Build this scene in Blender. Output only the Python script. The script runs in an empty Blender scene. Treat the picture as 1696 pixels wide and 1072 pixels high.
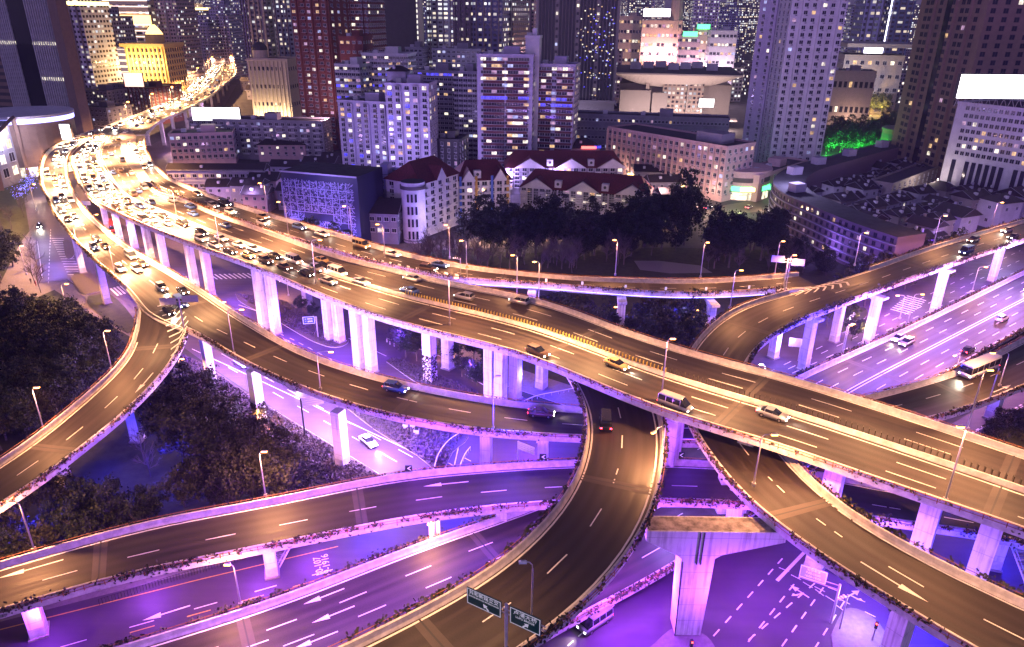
import bpy, bmesh, math, random
from mathutils import Vector, Matrix
random.seed(7)
S = bpy.context.scene
COL = S.collection
# ------------------------------------------------------------------ camera
F_PX, CAM_H, PITCH, ROLL = 1200.0, 76.0, math.radians(23.3), math.radians(0.6)
_fwd = Vector((0, math.cos(PITCH), -math.sin(PITCH)))
_r0 = Vector((1, 0, 0)); _u0 = _r0.cross(_fwd)
CR = _r0*math.cos(ROLL) + _u0*math.sin(ROLL)
CU = -_r0*math.sin(ROLL) + _u0*math.cos(ROLL)
cam_d = bpy.data.cameras.new('camera'); cam = bpy.data.objects.new('camera', cam_d); COL.objects.link(cam)
cam_d.sensor_width = 36; cam_d.lens = 36*F_PX/1696; cam_d.clip_start = 0.5; cam_d.clip_end = 12000
m = Matrix((CR, CU, -_fwd)).transposed().to_4x4(); m.translation = Vector((0, 0, CAM_H)); cam.matrix_world = m
S.camera = cam
def P(x, y, z=0.0):
    """world point at height z seen at pixel (x, y) of the 1696 px survey photograph"""
    d = _fwd + CR*((x-848)/F_PX) - CU*((y-536)/F_PX)
    return Vector((0, 0, CAM_H)) + d*((z-CAM_H)/d.z)
def PJ(p):
    v = Vector(p) - Vector((0, 0, CAM_H)); w = v.dot(_fwd)
    return 848+F_PX*v.dot(CR)/w, 536-F_PX*v.dot(CU)/w
def Htop(x, y, ytop, z=0.0):
    """height of a vertical that stands at pixel (x,y) and reaches image row ytop"""
    b = P(x, y, z); lo, hi = 0.0, 400.0
    for _ in range(40):
        mid = (lo+hi)/2
        q = b+Vector((0, 0, mid))
        if (q-Vector((0,0,CAM_H))).dot(_fwd) > 0 and PJ(q)[1] > ytop: lo = mid
        else: hi = mid
    return z+lo
# ------------------------------------------------------------------ world, sun, exposure
S.render.engine = 'CYCLES'
S.view_settings.view_transform = 'Standard'; S.view_settings.look = 'None'
S.view_settings.exposure = 0.0; S.view_settings.gamma = 1.0
try: S.view_settings.use_curve_mapping = False
except Exception: pass
S.cycles.use_light_tree = True
S.cycles.max_bounces = 4; S.cycles.diffuse_bounces = 2; S.cycles.glossy_bounces = 2
S.cycles.transparent_max_bounces = 4; S.cycles.sample_clamp_indirect = 3.0; S.cycles.sample_clamp_direct = 0
S.cycles.caustics_reflective = False; S.cycles.caustics_refractive = False
S.cycles.use_denoising = True
S.cycles.use_adaptive_sampling = True; S.cycles.adaptive_threshold = 0.02
SUN_EL, SUN_ROT = math.radians(14), math.radians(200)
W = bpy.data.worlds.new('World'); S.world = W; W.use_nodes = True
nt = W.node_tree; nt.nodes.clear()
sky = nt.nodes.new('ShaderNodeTexSky'); sky.sky_type = 'NISHITA'; sky.sun_disc = False
sky.sun_elevation = math.radians(4.0); sky.sun_rotation = SUN_ROT; sky.air_density = 1.0; sky.dust_density = 1.0; sky.ozone_density = 3.0
mx = nt.nodes.new('ShaderNodeMix'); mx.data_type = 'RGBA'; mx.blend_type = 'MULTIPLY'; mx.inputs[0].default_value = 1.0
mx.inputs[7].default_value = (1.7, 1.35, 3.1, 1)
bg = nt.nodes.new('ShaderNodeBackground'); bg.inputs[1].default_value = 0.06
out = nt.nodes.new('ShaderNodeOutputWorld')
hs = nt.nodes.new('ShaderNodeHueSaturation'); hs.inputs['Saturation'].default_value = 0.3
nt.links.new(sky.outputs[0], hs.inputs['Color']); nt.links.new(hs.outputs[0], mx.inputs[6]); nt.links.new(mx.outputs[2], bg.inputs[0]); nt.links.new(bg.outputs[0], out.inputs[0])
sl = bpy.data.lights.new('sun', 'SUN'); sl.energy = 0.26; sl.angle = math.radians(30); sl.color = (0.50, 0.34, 1.0)
so = bpy.data.objects.new('sun', sl); COL.objects.link(so)
so.rotation_euler = (math.radians(62), 0, math.radians(-18))
# ------------------------------------------------------------------ materials
MATS = {}
def node_mat(name):
    mt = bpy.data.materials.new(name); mt.use_nodes = True
    return mt, mt.node_tree, mt.node_tree.nodes['Principled BSDF']
def lk(nt, a, b): nt.links.new(a, b)
def mat(name, col, rough=0.7, metal=0.0, noise=0.0, scale=1.0, col2=None, emit=None, estr=0.0, bump=0.0, spec=None):
    if name in MATS: return MATS[name]
    mt, nt, b = node_mat(name)
    b.inputs['Base Color'].default_value = (*col, 1); b.inputs['Roughness'].default_value = rough
    b.inputs['Metallic'].default_value = metal
    if spec is not None: b.inputs['Specular IOR Level'].default_value = spec
    if noise > 0 or col2:
        tc = nt.nodes.new('ShaderNodeTexCoord'); n = nt.nodes.new('ShaderNodeTexNoise')
        n.inputs['Scale'].default_value = scale; n.inputs['Detail'].default_value = 6; n.inputs['Roughness'].default_value = 0.65
        g = nt.nodes.new('ShaderNodeNewGeometry')
        lk(nt, g.outputs['Position'], n.inputs['Vector'])
        r = nt.nodes.new('ShaderNodeValToRGB')
        c2 = col2 or tuple(c*(1-noise) for c in col)
        r.color_ramp.elements[0].position = 0.35; r.color_ramp.elements[1].position = 0.68
        r.color_ramp.elements[0].color = (*c2, 1); r.color_ramp.elements[1].color = (*col, 1)
        lk(nt, n.outputs['Fac'], r.inputs['Fac']); lk(nt, r.outputs['Color'], b.inputs['Base Color'])
        if bump:
            bp = nt.nodes.new('ShaderNodeBump'); bp.inputs['Strength'].default_value = bump
            lk(nt, n.outputs['Fac'], bp.inputs['Height']); lk(nt, bp.outputs['Normal'], b.inputs['Normal'])
    if emit:
        b.inputs['Emission Color'].default_value = (*emit, 1); b.inputs['Emission Strength'].default_value = estr
        if name.startswith('glass_'):
            g2 = nt.nodes.new('ShaderNodeNewGeometry'); n2 = nt.nodes.new('ShaderNodeTexNoise'); n2.inputs['Scale'].default_value = .55; n2.inputs['Detail'].default_value = 3; lk(nt, g2.outputs['Position'], n2.inputs['Vector'])
            mr = nt.nodes.new('ShaderNodeMapRange'); mr.inputs['From Min'].default_value = .35; mr.inputs['From Max'].default_value = .65; mr.inputs['To Min'].default_value = estr*.25; mr.inputs['To Max'].default_value = estr*1.5; lk(nt, n2.outputs['Fac'], mr.inputs['Value']); lk(nt, mr.outputs[0], b.inputs['Emission Strength'])
        try: mt.cycles.emission_sampling = 'NONE'
        except Exception: pass
    MATS[name] = mt; return mt
def asphalt_mat(name, c, rough=0.55):
    if name in MATS: return MATS[name]
    mt, nt, b = node_mat(name)
    g = nt.nodes.new('ShaderNodeNewGeometry')
    n1 = nt.nodes.new('ShaderNodeTexNoise'); n1.inputs['Scale'].default_value = 0.12; n1.inputs['Detail'].default_value = 5
    n2 = nt.nodes.new('ShaderNodeTexNoise'); n2.inputs['Scale'].default_value = 9.0; n2.inputs['Detail'].default_value = 3
    mp = nt.nodes.new('ShaderNodeMapping'); mp.inputs['Scale'].default_value = (0.05, 1.2, 1); mp.inputs['Rotation'].default_value = (0, 0, 0.6)
    n3 = nt.nodes.new('ShaderNodeTexNoise'); n3.inputs['Scale'].default_value = 0.8
    for n in (n1, n2): lk(nt, g.outputs['Position'], n.inputs['Vector'])
    lk(nt, g.outputs['Position'], mp.inputs['Vector']); lk(nt, mp.outputs[0], n3.inputs['Vector'])
    a = nt.nodes.new('ShaderNodeMath'); a.operation = 'MULTIPLY_ADD'; a.inputs[1].default_value = 0.35
    lk(nt, n2.outputs['Fac'], a.inputs[0]); lk(nt, n1.outputs['Fac'], a.inputs[2])
    r = nt.nodes.new('ShaderNodeValToRGB')
    r.color_ramp.elements[0].position = 0.35; r.color_ramp.elements[0].color = (*[x*0.6 for x in c], 1)
    r.color_ramp.elements[1].position = 0.95; r.color_ramp.elements[1].color = (*[x*1.35 for x in c], 1)
    lk(nt, a.outputs[0], r.inputs['Fac']); lk(nt, r.outputs['Color'], b.inputs['Base Color'])
    rr = nt.nodes.new('ShaderNodeMapRange'); rr.inputs['To Min'].default_value = rough-0.12; rr.inputs['To Max'].default_value = rough+0.18
    lk(nt, n3.outputs['Fac'], rr.inputs['Value']); lk(nt, rr.outputs[0], b.inputs['Roughness'])
    bp = nt.nodes.new('ShaderNodeBump'); bp.inputs['Strength'].default_value = 0.12; bp.inputs['Distance'].default_value = 0.02
    lk(nt, n2.outputs['Fac'], bp.inputs['Height']); lk(nt, bp.outputs['Normal'], b.inputs['Normal'])
    MATS[name] = mt; return mt
def deck_mat(name, c):
    mt, nt, b = node_mat(name); N = nt.nodes.new
    uv = N('ShaderNodeUVMap'); uv.uv_map = 'road'; sp = N('ShaderNodeSeparateXYZ'); lk(nt, uv.outputs[0], sp.inputs[0])
    def M_(op, a, b_=0.0, c_=None):
        n = N('ShaderNodeMath'); n.operation = op
        for i, v in enumerate((a, b_, c_)):
            if v is None: continue
            if isinstance(v, (int, float)): n.inputs[i].default_value = v
            else: lk(nt, v, n.inputs[i])
        return n.outputs[0]
    def noise(sx, sy, det=4):
        mp = N('ShaderNodeMapping'); mp.inputs['Scale'].default_value = (sx, sy, 1); lk(nt, uv.outputs[0], mp.inputs[0])
        n = N('ShaderNodeTexNoise'); n.inputs['Scale'].default_value = 1.0; n.inputs['Detail'].default_value = det; lk(nt, mp.outputs[0], n.inputs[0]); return n.outputs['Fac']
    track = M_('MULTIPLY_ADD', M_('COSINE', M_('MULTIPLY', sp.outputs[0], 3.59)), .5, .5)
    streak, blot, grain, patch = noise(1.6, .025), noise(.25, .06), noise(6, 6, 3), noise(.09, .035, 2)
    v = M_('MULTIPLY_ADD', track, -.16, M_('MULTIPLY_ADD', streak, .9, M_('MULTIPLY_ADD', blot, .5, M_('MULTIPLY', grain, .35))))
    r = N('ShaderNodeValToRGB'); r.color_ramp.elements[0].position = .55; r.color_ramp.elements[1].position = 1.15 if False else 1.0
    r.color_ramp.elements[0].color = (*[x*.45 for x in c], 1); r.color_ramp.elements[1].color = (*[x*1.7 for x in c], 1); lk(nt, v, r.inputs[0])
    pm = M_('MULTIPLY', M_('GREATER_THAN', patch, .63), .35)
    mx_ = N('ShaderNodeMix'); mx_.data_type = 'RGBA'; lk(nt, pm, mx_.inputs[0]); lk(nt, r.outputs[0], mx_.inputs[6]); mx_.inputs[7].default_value = (*[x*.4 for x in c], 1)
    lk(nt, mx_.outputs[2], b.inputs['Base Color'])
    rr = N('ShaderNodeMapRange'); rr.inputs['From Min'].default_value = .3; rr.inputs['From Max'].default_value = .7; rr.inputs['To Min'].default_value = .48; rr.inputs['To Max'].default_value = .75; lk(nt, streak, rr.inputs[0]); lk(nt, rr.outputs[0], b.inputs['Roughness'])
    bp = N('ShaderNodeBump'); bp.inputs['Strength'].default_value = .2; bp.inputs['Distance'].default_value = .02; lk(nt, grain, bp.inputs['Height']); lk(nt, bp.outputs[0], b.inputs['Normal'])
    MATS[name] = mt; return mt
ASPH = deck_mat('asphalt', (0.022, 0.016, 0.016)); ASPH_W = deck_mat('asphalt_worn', (0.034, 0.026, 0.024)); ASPH_OLD = asphalt_mat('asphalt_plain', (0.075, 0.066, 0.07))
CONC = mat('concrete', (0.74, 0.69, 0.67), 0.75, noise=0.38, scale=0.9, bump=0.1)
CONC_D = mat('concrete_stained', (0.42, 0.36, 0.34), 0.85, noise=0.6, scale=0.35, bump=0.2)
def pier_mat():
    mt, nt, b = node_mat('pier_concrete'); N = nt.nodes.new; g = N('ShaderNodeNewGeometry')
    def noise(sc, det=5, k=1.0):
        mp = N('ShaderNodeMapping'); mp.inputs['Scale'].default_value = sc; lk(nt, g.outputs['Position'], mp.inputs[0]); n = N('ShaderNodeTexNoise'); n.inputs['Scale'].default_value = k; n.inputs['Detail'].default_value = det; lk(nt, mp.outputs[0], n.inputs[0]); return n.outputs['Fac']
    def M_(op, a, b_=0.0, c_=None):
        n = N('ShaderNodeMath'); n.operation = op
        for i, v in enumerate((a, b_, c_)):
            if v is None: continue
            if isinstance(v, (int, float)): n.inputs[i].default_value = v
            else: lk(nt, v, n.inputs[i])
        return n.outputs[0]
    sp = N('ShaderNodeSeparateXYZ'); lk(nt, g.outputs['Position'], sp.inputs[0])
    seam = M_('LESS_THAN', M_('FRACT', M_('DIVIDE', sp.outputs[2], 2.7)), .022)
    st = noise((2.6, 2.6, .12)); bl = noise((.4, .4, .4))
    r = N('ShaderNodeValToRGB'); e = r.color_ramp.elements; e[0].position = .34; e[0].color = (.42, .38, .39, 1); e[1].position = .54; e[1].color = (.82, .80, .81, 1)
    lk(nt, M_('MULTIPLY_ADD', st, .65, M_('MULTIPLY', bl, .4)), r.inputs[0])
    mx_ = N('ShaderNodeMix'); mx_.data_type = 'RGBA'; lk(nt, M_('MULTIPLY', seam, .6), mx_.inputs[0]); lk(nt, r.outputs[0], mx_.inputs[6]); mx_.inputs[7].default_value = (.2, .18, .2, 1); lk(nt, mx_.outputs[2], b.inputs['Base Color']); b.inputs['Roughness'].default_value = .75
    return mt
PIER = pier_mat()
PAINT = mat('road_paint', (0.85, 0.83, 0.78), 0.6, noise=0.15, scale=3.0)
YPAINT = mat('yellow_paint', (0.7, 0.42, 0.06), 0.6, noise=0.2, scale=3.0)
JOINT = mat('joint_steel', (0.03, 0.03, 0.035), 0.6)
PATCH = asphalt_mat('joint_patch', (0.075, 0.062, 0.058), 0.7)
RAIL = mat('rail_rust', (0.42, 0.17, 0.05), 0.6, noise=0.4, scale=2.0)
GALV = mat('galvanised', (0.55, 0.53, 0.52), 0.45, metal=0.6)
DARKM = mat('dark_metal', (0.03, 0.03, 0.035), 0.5, metal=0.5)
IVY = mat('ivy_leaf', (0.035, 0.06, 0.016), 0.7, noise=0.6, scale=5.0, col2=(0.045, 0.022, 0.014))
LEAF = mat('dark_leaf', (0.018, 0.032, 0.018), 0.65, noise=0.6, scale=1.2)
LEAF2 = mat('brown_leaf', (0.024, 0.027, 0.015), 0.7, noise=0.6, scale=1.2)
BARK = mat('bark', (0.12, 0.10, 0.09), 0.9, noise=0.4, scale=3)
GRASS = mat('grass_ground', (0.035, 0.045, 0.02), 0.9, noise=0.6, scale=0.5, bump=0.4)
PAVE = mat('paving', (0.2, 0.18, 0.18), 0.8, noise=0.3, scale=1.5)
KERB = mat('kerb_stone', (0.45, 0.42, 0.42), 0.8, noise=0.2, scale=2)
# ------------------------------------------------------------------ object helpers
def tag(o, label=None, cat=None, group=None, kind=None):
    if label: o['label'] = label
    if cat: o['category'] = cat
    if group: o['group'] = group
    if kind: o['kind'] = kind
    return o
def empty(name, loc=(0, 0, 0), rz=0.0):
    o = bpy.data.objects.new(name, None); o.location = loc; o.rotation_euler = (0, 0, rz); COL.objects.link(o); o.empty_display_size = 0.3
    return o
def thing(name, label, cat, loc=(0, 0, 0), rz=0.0, group=None):
    return tag(empty(name, loc, rz), label, cat, group)
class MB:
    """collects faces, one material index per face, then becomes ONE mesh object"""
    def __init__(s): s.v = []; s.f = []; s.m = []; s.mats = []
    def mi(s, m):
        if m not in s.mats: s.mats.append(m)
        return s.mats.index(m)
    def poly(s, pts, m):
        k = len(s.v); s.v += [tuple(p) for p in pts]; s.f.append(tuple(range(k, k+len(pts)))); s.m.append(s.mi(m))
    def faces(s, pts, fs, m):
        k = len(s.v); s.v += [tuple(p) for p in pts]; j = s.mi(m)
        for f in fs: s.f.append(tuple(k+i for i in f)); s.m.append(j)
    def box(s, c, d, m, rz=0.0, top=1.0):
        cx, cy, cz = c; dx, dy, dz = d[0]/2, d[1]/2, d[2]/2; ca, sa = math.cos(rz), math.sin(rz)
        P8 = []
        for z, k in ((-dz, 1.0), (dz, top)):
            for x, y in ((-dx, -dy), (dx, -dy), (dx, dy), (-dx, dy)):
                x *= k; y *= k
                P8.append((cx+x*ca-y*sa, cy+x*sa+y*ca, cz+z))
        s.faces(P8, [(0, 3, 2, 1), (4, 5, 6, 7), (0, 1, 5, 4), (1, 2, 6, 5), (2, 3, 7, 6), (3, 0, 4, 7)], m)
    def prism(s, pts, z0, z1, m, m_top=None):
        n = len(pts); m_top = m_top or m
        a = sum(pts[i][0]*pts[(i+1) % n][1]-pts[(i+1) % n][0]*pts[i][1] for i in range(n))
        if a < 0: pts = pts[::-1]
        lo = [(p[0], p[1], z0) for p in pts]; hi = [(p[0], p[1], z1) for p in pts]
        s.faces(lo+hi, [(i, (i+1) % n, n+(i+1) % n, n+i) for i in range(n)], m)
        s.poly(hi, m_top); s.poly(lo[::-1], m)
    def tube(s, pts, r, m, n=6, r2=None):
        pts = [Vector(p) for p in pts]; r2 = r if r2 is None else r2; rings = []; k = len(s.v); L = len(pts)
        for i, p in enumerate(pts):
            t = (pts[min(i+1, L-1)]-pts[max(i-1, 0)]).normalized()
            a = t.cross(Vector((0, 0, 1)));
            if a.length < 0.05: a = Vector((1, 0, 0))
            a.normalize(); b = t.cross(a); rr = r+(r2-r)*i/max(L-1, 1)
            s.v += [tuple(p+(a*math.cos(2*math.pi*j/n)+b*math.sin(2*math.pi*j/n))*rr) for j in range(n)]
        jm = s.mi(m)
        for i in range(L-1):
            for j in range(n):
                s.f.append((k+i*n+j, k+i*n+(j+1) % n, k+(i+1)*n+(j+1) % n, k+(i+1)*n+j)); s.m.append(jm)
        s.f.append(tuple(k+j for j in range(n))[::-1]); s.m.append(jm)
        s.f.append(tuple(k+(L-1)*n+j for j in range(n))); s.m.append(jm)
    def mesh(s, name, smooth=False):
        me = bpy.data.meshes.new(name); me.from_pydata(s.v, [], s.f)
        for mm in s.mats: me.materials.append(mm)
        me.polygons.foreach_set('material_index', s.m)
        if smooth: me.polygons.foreach_set('use_smooth', [True]*len(s.f))
        me.update(); return me
    def build(s, name, parent=None, smooth=False, loc=None):
        o = bpy.data.objects.new(name, s.mesh(name, smooth)); COL.objects.link(o)
        if parent: o.parent = parent
        if loc is not None: o.location = loc
        return o
def inst(name, mesh, parent=None, loc=(0, 0, 0), rz=0.0, sc=None):
    o = bpy.data.objects.new(name, mesh); COL.objects.link(o); o.location = loc; o.rotation_euler = (0, 0, rz)
    if sc: o.scale = (sc, sc, sc) if isinstance(sc, (int, float)) else sc
    if parent: o.parent = parent
    return o
KIDS = {}
def copy_tree(src, parent=None, depth=0):
    c = src.copy(); COL.objects.link(c); c.parent = parent
    for ch in src.children: copy_tree(ch, c)
    return c
def light(name, loc, energy, color, kind='POINT', size=0.25, parent=None, spot=None, aim=None, blend=0.6):
    l = bpy.data.lights.new(name, kind); l.energy = energy; l.color = color
    l.shadow_soft_size = size
    if kind == 'SPOT': l.spot_size = math.radians(spot or 140); l.spot_blend = blend
    o = bpy.data.objects.new(name, l); COL.objects.link(o); o.location = loc
    if aim is not None: o.rotation_euler = Vector(aim).to_track_quat('-Z', 'Y').to_euler()
    if parent: o.parent = parent
    return o
# ------------------------------------------------------------------ curves
def catmull(pts, n=8):
    pts = [Vector(p) for p in pts]; Q = [pts[0]*2-pts[1]]+pts+[pts[-1]*2-pts[-2]]; o = []
    for i in range(1, len(Q)-2):
        a, b, c, d = Q[i-1:i+3]
        for k in range(n):
            t = k/n
            o.append(0.5*((2*b)+(c-a)*t+(2*a-5*b+4*c-d)*t*t+(3*b-a-3*c+d)*t*t*t))
    o.append(pts[-1]); return o
def resample(pts, n):
    d = [0]
    for a, b in zip(pts, pts[1:]): d.append(d[-1]+(b-a).length)
    o = []; j = 0
    for i in range(n):
        s = d[-1]*i/(n-1)
        while j < len(d)-2 and d[j+1] < s: j += 1
        t = (s-d[j])/max(d[j+1]-d[j], 1e-9); o.append(pts[j].lerp(pts[j+1], min(max(t, 0), 1)))
    return o
def nearest(poly, p):
    best = 1e18
    for a, b in zip(poly, poly[1:]):
        ab = (b-a).xy; L = ab.length_squared
        t = 0 if L < 1e-9 else max(0, min(1, (p.xy-a.xy).dot(ab)/L))
        q = a.xy+ab*t; dd = (p.xy-q).length
        if dd < best: best = dd
    return best
def smooth(a, k=3, it=1):
    for _ in range(it):
        b = []
        for i in range(len(a)):
            w = a[max(0, i-k):i+k+1]; s = w[0]
            for x in w[1:]: s = s+x
            b.append(s/len(w))
        b[0], b[-1] = a[0], a[-1]; a = b
    return a
class Road:
    """a deck between two edge lines, z = parapet top; A is the left edge looking along the list, B the right"""
    def __init__(s, A, B, n=None, rail=1.0):
        A = catmull([P(*p) for p in A]); B = catmull([P(*p) for p in B])
        L = sum((b-a).length for a, b in zip(A, A[1:])); n = n or max(12, int(L/2.5))
        a, b = resample(A, n), resample(B, n)
        c = [(p+q)/2 for p, q in zip(a, b)]; c = smooth(c, 3, 2); c = resample(c, n)
        s.n = n; s.c = c; s.T = []; s.N = []
        for i in range(n):
            t = (c[min(i+1, n-1)]-c[max(i-1, 0)]); t.z = 0; t.normalize(); s.T.append(t); s.N.append(Vector((-t.y, t.x, 0)))
        wa = smooth([nearest(A, p) for p in c], 3, 1); wb = smooth([nearest(B, p) for p in c], 3, 1)
        s.wa = wa; s.wb = wb; s.d = [0]
        for p, q in zip(c, c[1:]): s.d.append(s.d[-1]+(q-p).length)
        s.L = s.d[-1]; s.rail = rail
    def at(s, dist, u, dz=0.0):
        """point at arc length dist, lateral u in -1 (edge B) .. 1 (edge A), on the road surface + dz"""
        dist = max(0, min(s.L, dist)); i = min(s.n-2, int(dist/s.L*(s.n-1)))
        while i > 0 and s.d[i] > dist: i -= 1
        while i < s.n-2 and s.d[i+1] < dist: i += 1
        t = (dist-s.d[i])/max(1e-9, s.d[i+1]-s.d[i])
        def e(j): return s.c[j]+s.N[j]*((s.wa[j] if u > 0 else s.wb[j])*u)
        p = e(i).lerp(e(i+1), t); p.z += dz-s.rail; return p
    def width(s, dist):
        i = min(s.n-1, int(dist/s.L*(s.n-1))); return s.wa[i]+s.wb[i]
    def head(s, dist):
        i = min(s.n-1, int(dist/s.L*(s.n-1))); t = s.T[i]; return math.atan2(t.y, t.x)
    def find(s, p):
        """arc length and u of the nearest section to a world point"""
        p = Vector(p); j = min(range(s.n), key=lambda i: (s.c[i].xy-p.xy).length)
        dx = (p-s.c[j]).dot(s.T[j]); u = (p-s.c[j]).dot(s.N[j]); w = s.wa[j] if u > 0 else s.wb[j]
        return s.d[j]+dx, u/w
    def sweep(s, prof, m, i0=0, i1=None, caps=True, mb=None):
        """prof(i) -> list of (side, offset from that edge inwards, z) ; side +1=A, -1=B"""
        mb = mb or MB(); i1 = s.n-1 if i1 is None else i1; k0 = len(mb.v); np_ = 0
        for i in range(i0, i1+1):
            pr = prof(i); np_ = len(pr)
            for side, off, z in pr:
                w = (s.wa[i] if side > 0 else s.wb[i])-off
                p = s.c[i]+s.N[i]*(side*w); mb.v.append((p.x, p.y, s.c[i].z+z))
        j = mb.mi(m); R = i1-i0+1
        for i in range(R-1):
            for a in range(np_):
                b = (a+1) % np_; mb.f.append((k0+i*np_+a, k0+i*np_+b, k0+(i+1)*np_+b, k0+(i+1)*np_+a)); mb.m.append(j)
        if caps:
            mb.f.append(tuple(k0+a for a in range(np_))[::-1]); mb.m.append(j)
            mb.f.append(tuple(k0+(R-1)*np_+a for a in range(np_))); mb.m.append(j)
        return mb
    def stripe(s, mb, d0, d1, u, w, m, dz=0.012, u1=None):
        """painted strip along the road"""
        if d1-d0 < 0.2: return
        n = max(1, int((d1-d0)/3)); L = []
        u1 = u if u1 is None else u1
        for k in range(n+1):
            t = k/n; d = d0+(d1-d0)*t; uu = u+(u1-u)*t; p = s.at(d, uu, dz)
            hd = s.head(d); nn = Vector((-math.sin(hd), math.cos(hd), 0))*(w/2); L.append((p+nn, p-nn))
        for (a, b), (c, d) in zip(L, L[1:]): mb.poly([b, d, c, a], m)
    def dash(s, mb, u, w=0.15, on=4, off=6, d0=0, d1=None, m=None, ph=0):
        d = d0+ph; d1 = s.L if d1 is None else d1
        while d < d1: s.stripe(mb, d, min(d+on, d1), u, w, m or PAINT); d += on+off
# ------------------------------------------------------------------ road builder
def leaf_quad(mb, p, s, m):
    a = Vector((random.gauss(0, 1), random.gauss(0, 1), random.gauss(0, 1))).normalized(); b = a.orthogonal().normalized()
    b.rotate(Matrix.Rotation(random.random()*6.28, 3, a)); c = a.cross(b)
    mb.poly([p-b*s-c*s*.6, p+b*s-c*s*.6, p+b*s*.8+c*s*.6, p-b*s*.8+c*s*.6], m)
UNDER = []
def build_road(name, label, rd, asph=None, thick=1.5, hedge=(0, 0), rails=(1, 1), shoulder=0.5, box=0.28, i0=0, i1=None, walls=(1, 1), cat='overpass', hedge_m=None, joints=35, group=None, hedge_rng=None):
    root = thing(name, label, cat, group=group); r = rd.rail
    mb = MB(); asph = asph or ASPH
    b = lambda i: min(rd.wa[i], rd.wb[i])
    # slab: deck edges thin, box girder below
    rd.sweep(lambda i: [(1, .02, -r-.06), (1, .02, -r-.45), (1, b(i)*box, -r-.75), (1, b(i)*(box+.14), -r-thick), (-1, b(i)*(box+.14), -r-thick), (-1, b(i)*box, -r-.75), (-1, .02, -r-.45), (-1, .02, -r-.06)], CONC, i0, i1, mb=mb)
    mb.build('girder', root)
    mb = MB(); uvs = []; i9 = (i1 if i1 is not None else rd.n-1); K = 4
    for i in range(i0, i9):
        for k in range(K):
            row = []
            for j, q in ((i, k), (i, k+1), (i+1, k+1), (i+1, k)):
                f = q/K; wl, wr = rd.wa[j]-.3, rd.wb[j]-.3; off = -wr+(wl+wr)*f
                row.append(rd.c[j]+rd.N[j]*off+Vector((0, 0, -r+.006))); uvs.append((off, rd.d[j]))
            mb.poly(row, asph)
    cw = mb.build('carriageway', root)
    ul = cw.data.uv_layers.new(name='road'); flat_ = [c_ for f in cw.data.polygons for li in f.loop_indices for c_ in uvs[li]]
    ul.data.foreach_set('uv', flat_)
    for side, on, hg, rl in ((1, walls[0], hedge[0], rails[0]), (-1, walls[1], hedge[1], rails[1])):
        if not on: continue
        for (wa_, wb_) in ([(0, rd.L)] if on == 1 else on):
          j0 = max(0, int(round(wa_/rd.L*(rd.n-1)))); j1 = min(rd.n-1, int(round(wb_/rd.L*(rd.n-1))))
          if j1-j0 < 2: continue
          mb = MB()
          rd.sweep(lambda i: [(side, -.06, -r-.5), (side, -.06, -.12), (side, 0, 0), (side, .26, 0), (side, .34, -r+.35), (side, .5, -r+.012), (side, .3, -r-.3)][::side], CONC, j0, j1, mb=mb)
          pp = mb.build('parapet', root)
          if rl:
            mb = MB(); sgn = side; pts = []
            for i in range(j0, j1+1):
                w = (rd.wa[i] if side > 0 else rd.wb[i])+.35
                pts.append(rd.c[i]+rd.N[i]*(side*w)+Vector((0, 0, .1)))
            mb.tube(pts, .06, RAIL, 4)
            mb.tube([p+Vector((0, 0, -.45)) for p in pts], .05, RAIL, 4)
            for k in range(0, len(pts)-1):
                p = pts[k]; q = p-rd.N[j0+k]*(side*.4)
                mb.tube([p+Vector((0, 0, .1)), p+Vector((0, 0, -.75)), q+Vector((0, 0, -.6))], .06, RAIL, 4)
            mb.build('planter_rail', root)
          if hg:
            mb = MB(); hm = hedge_m or IVY
            a, e = (wa_, wb_); d = a
            while d < e:
                wv = .55+.5*math.sin(d*.31+side)+.35*math.sin(d*1.7+side*2)+random.uniform(-.25, .35)
                for _ in range(max(0, int(12*hg*wv))):
                    p = rd.at(d+random.random(), side*1.0); i = min(rd.n-1, int(d/rd.L*(rd.n-1)))
                    up = abs(random.gauss(0, .32))*hg if random.random() < .62 else -random.random()*random.random()*1.5
                    o = random.uniform(.05, .65) if up > -.1 else random.uniform(.05, .16)
                    p = p+rd.N[i]*(side*o)+Vector((0, 0, r+up-.15))
                    leaf_quad(mb, p, random.uniform(.09, .2)*(1+.3*hg), hm)
                d += .5
            h = mb.build('planter_hedge', root); h['kind'] = 'stuff'
    if joints:
        d = joints*.6
        while d < rd.L-3:
            mb = MB()
            for (w, mm, dz) in ((1.7, PATCH, .010), (.22, JOINT, .022)):
                N = 6
                for k in range(N):
                    t, t2 = 0.93-1.86*k/N, 0.93-1.86*(k+1)/N
                    mb.poly([rd.at(d-w/2, t2, dz), rd.at(d+w/2, t2, dz), rd.at(d+w/2, t, dz), rd.at(d-w/2, t, dz)], mm)
            mb.build('expansion_joint', root); d += joints
    return root
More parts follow.
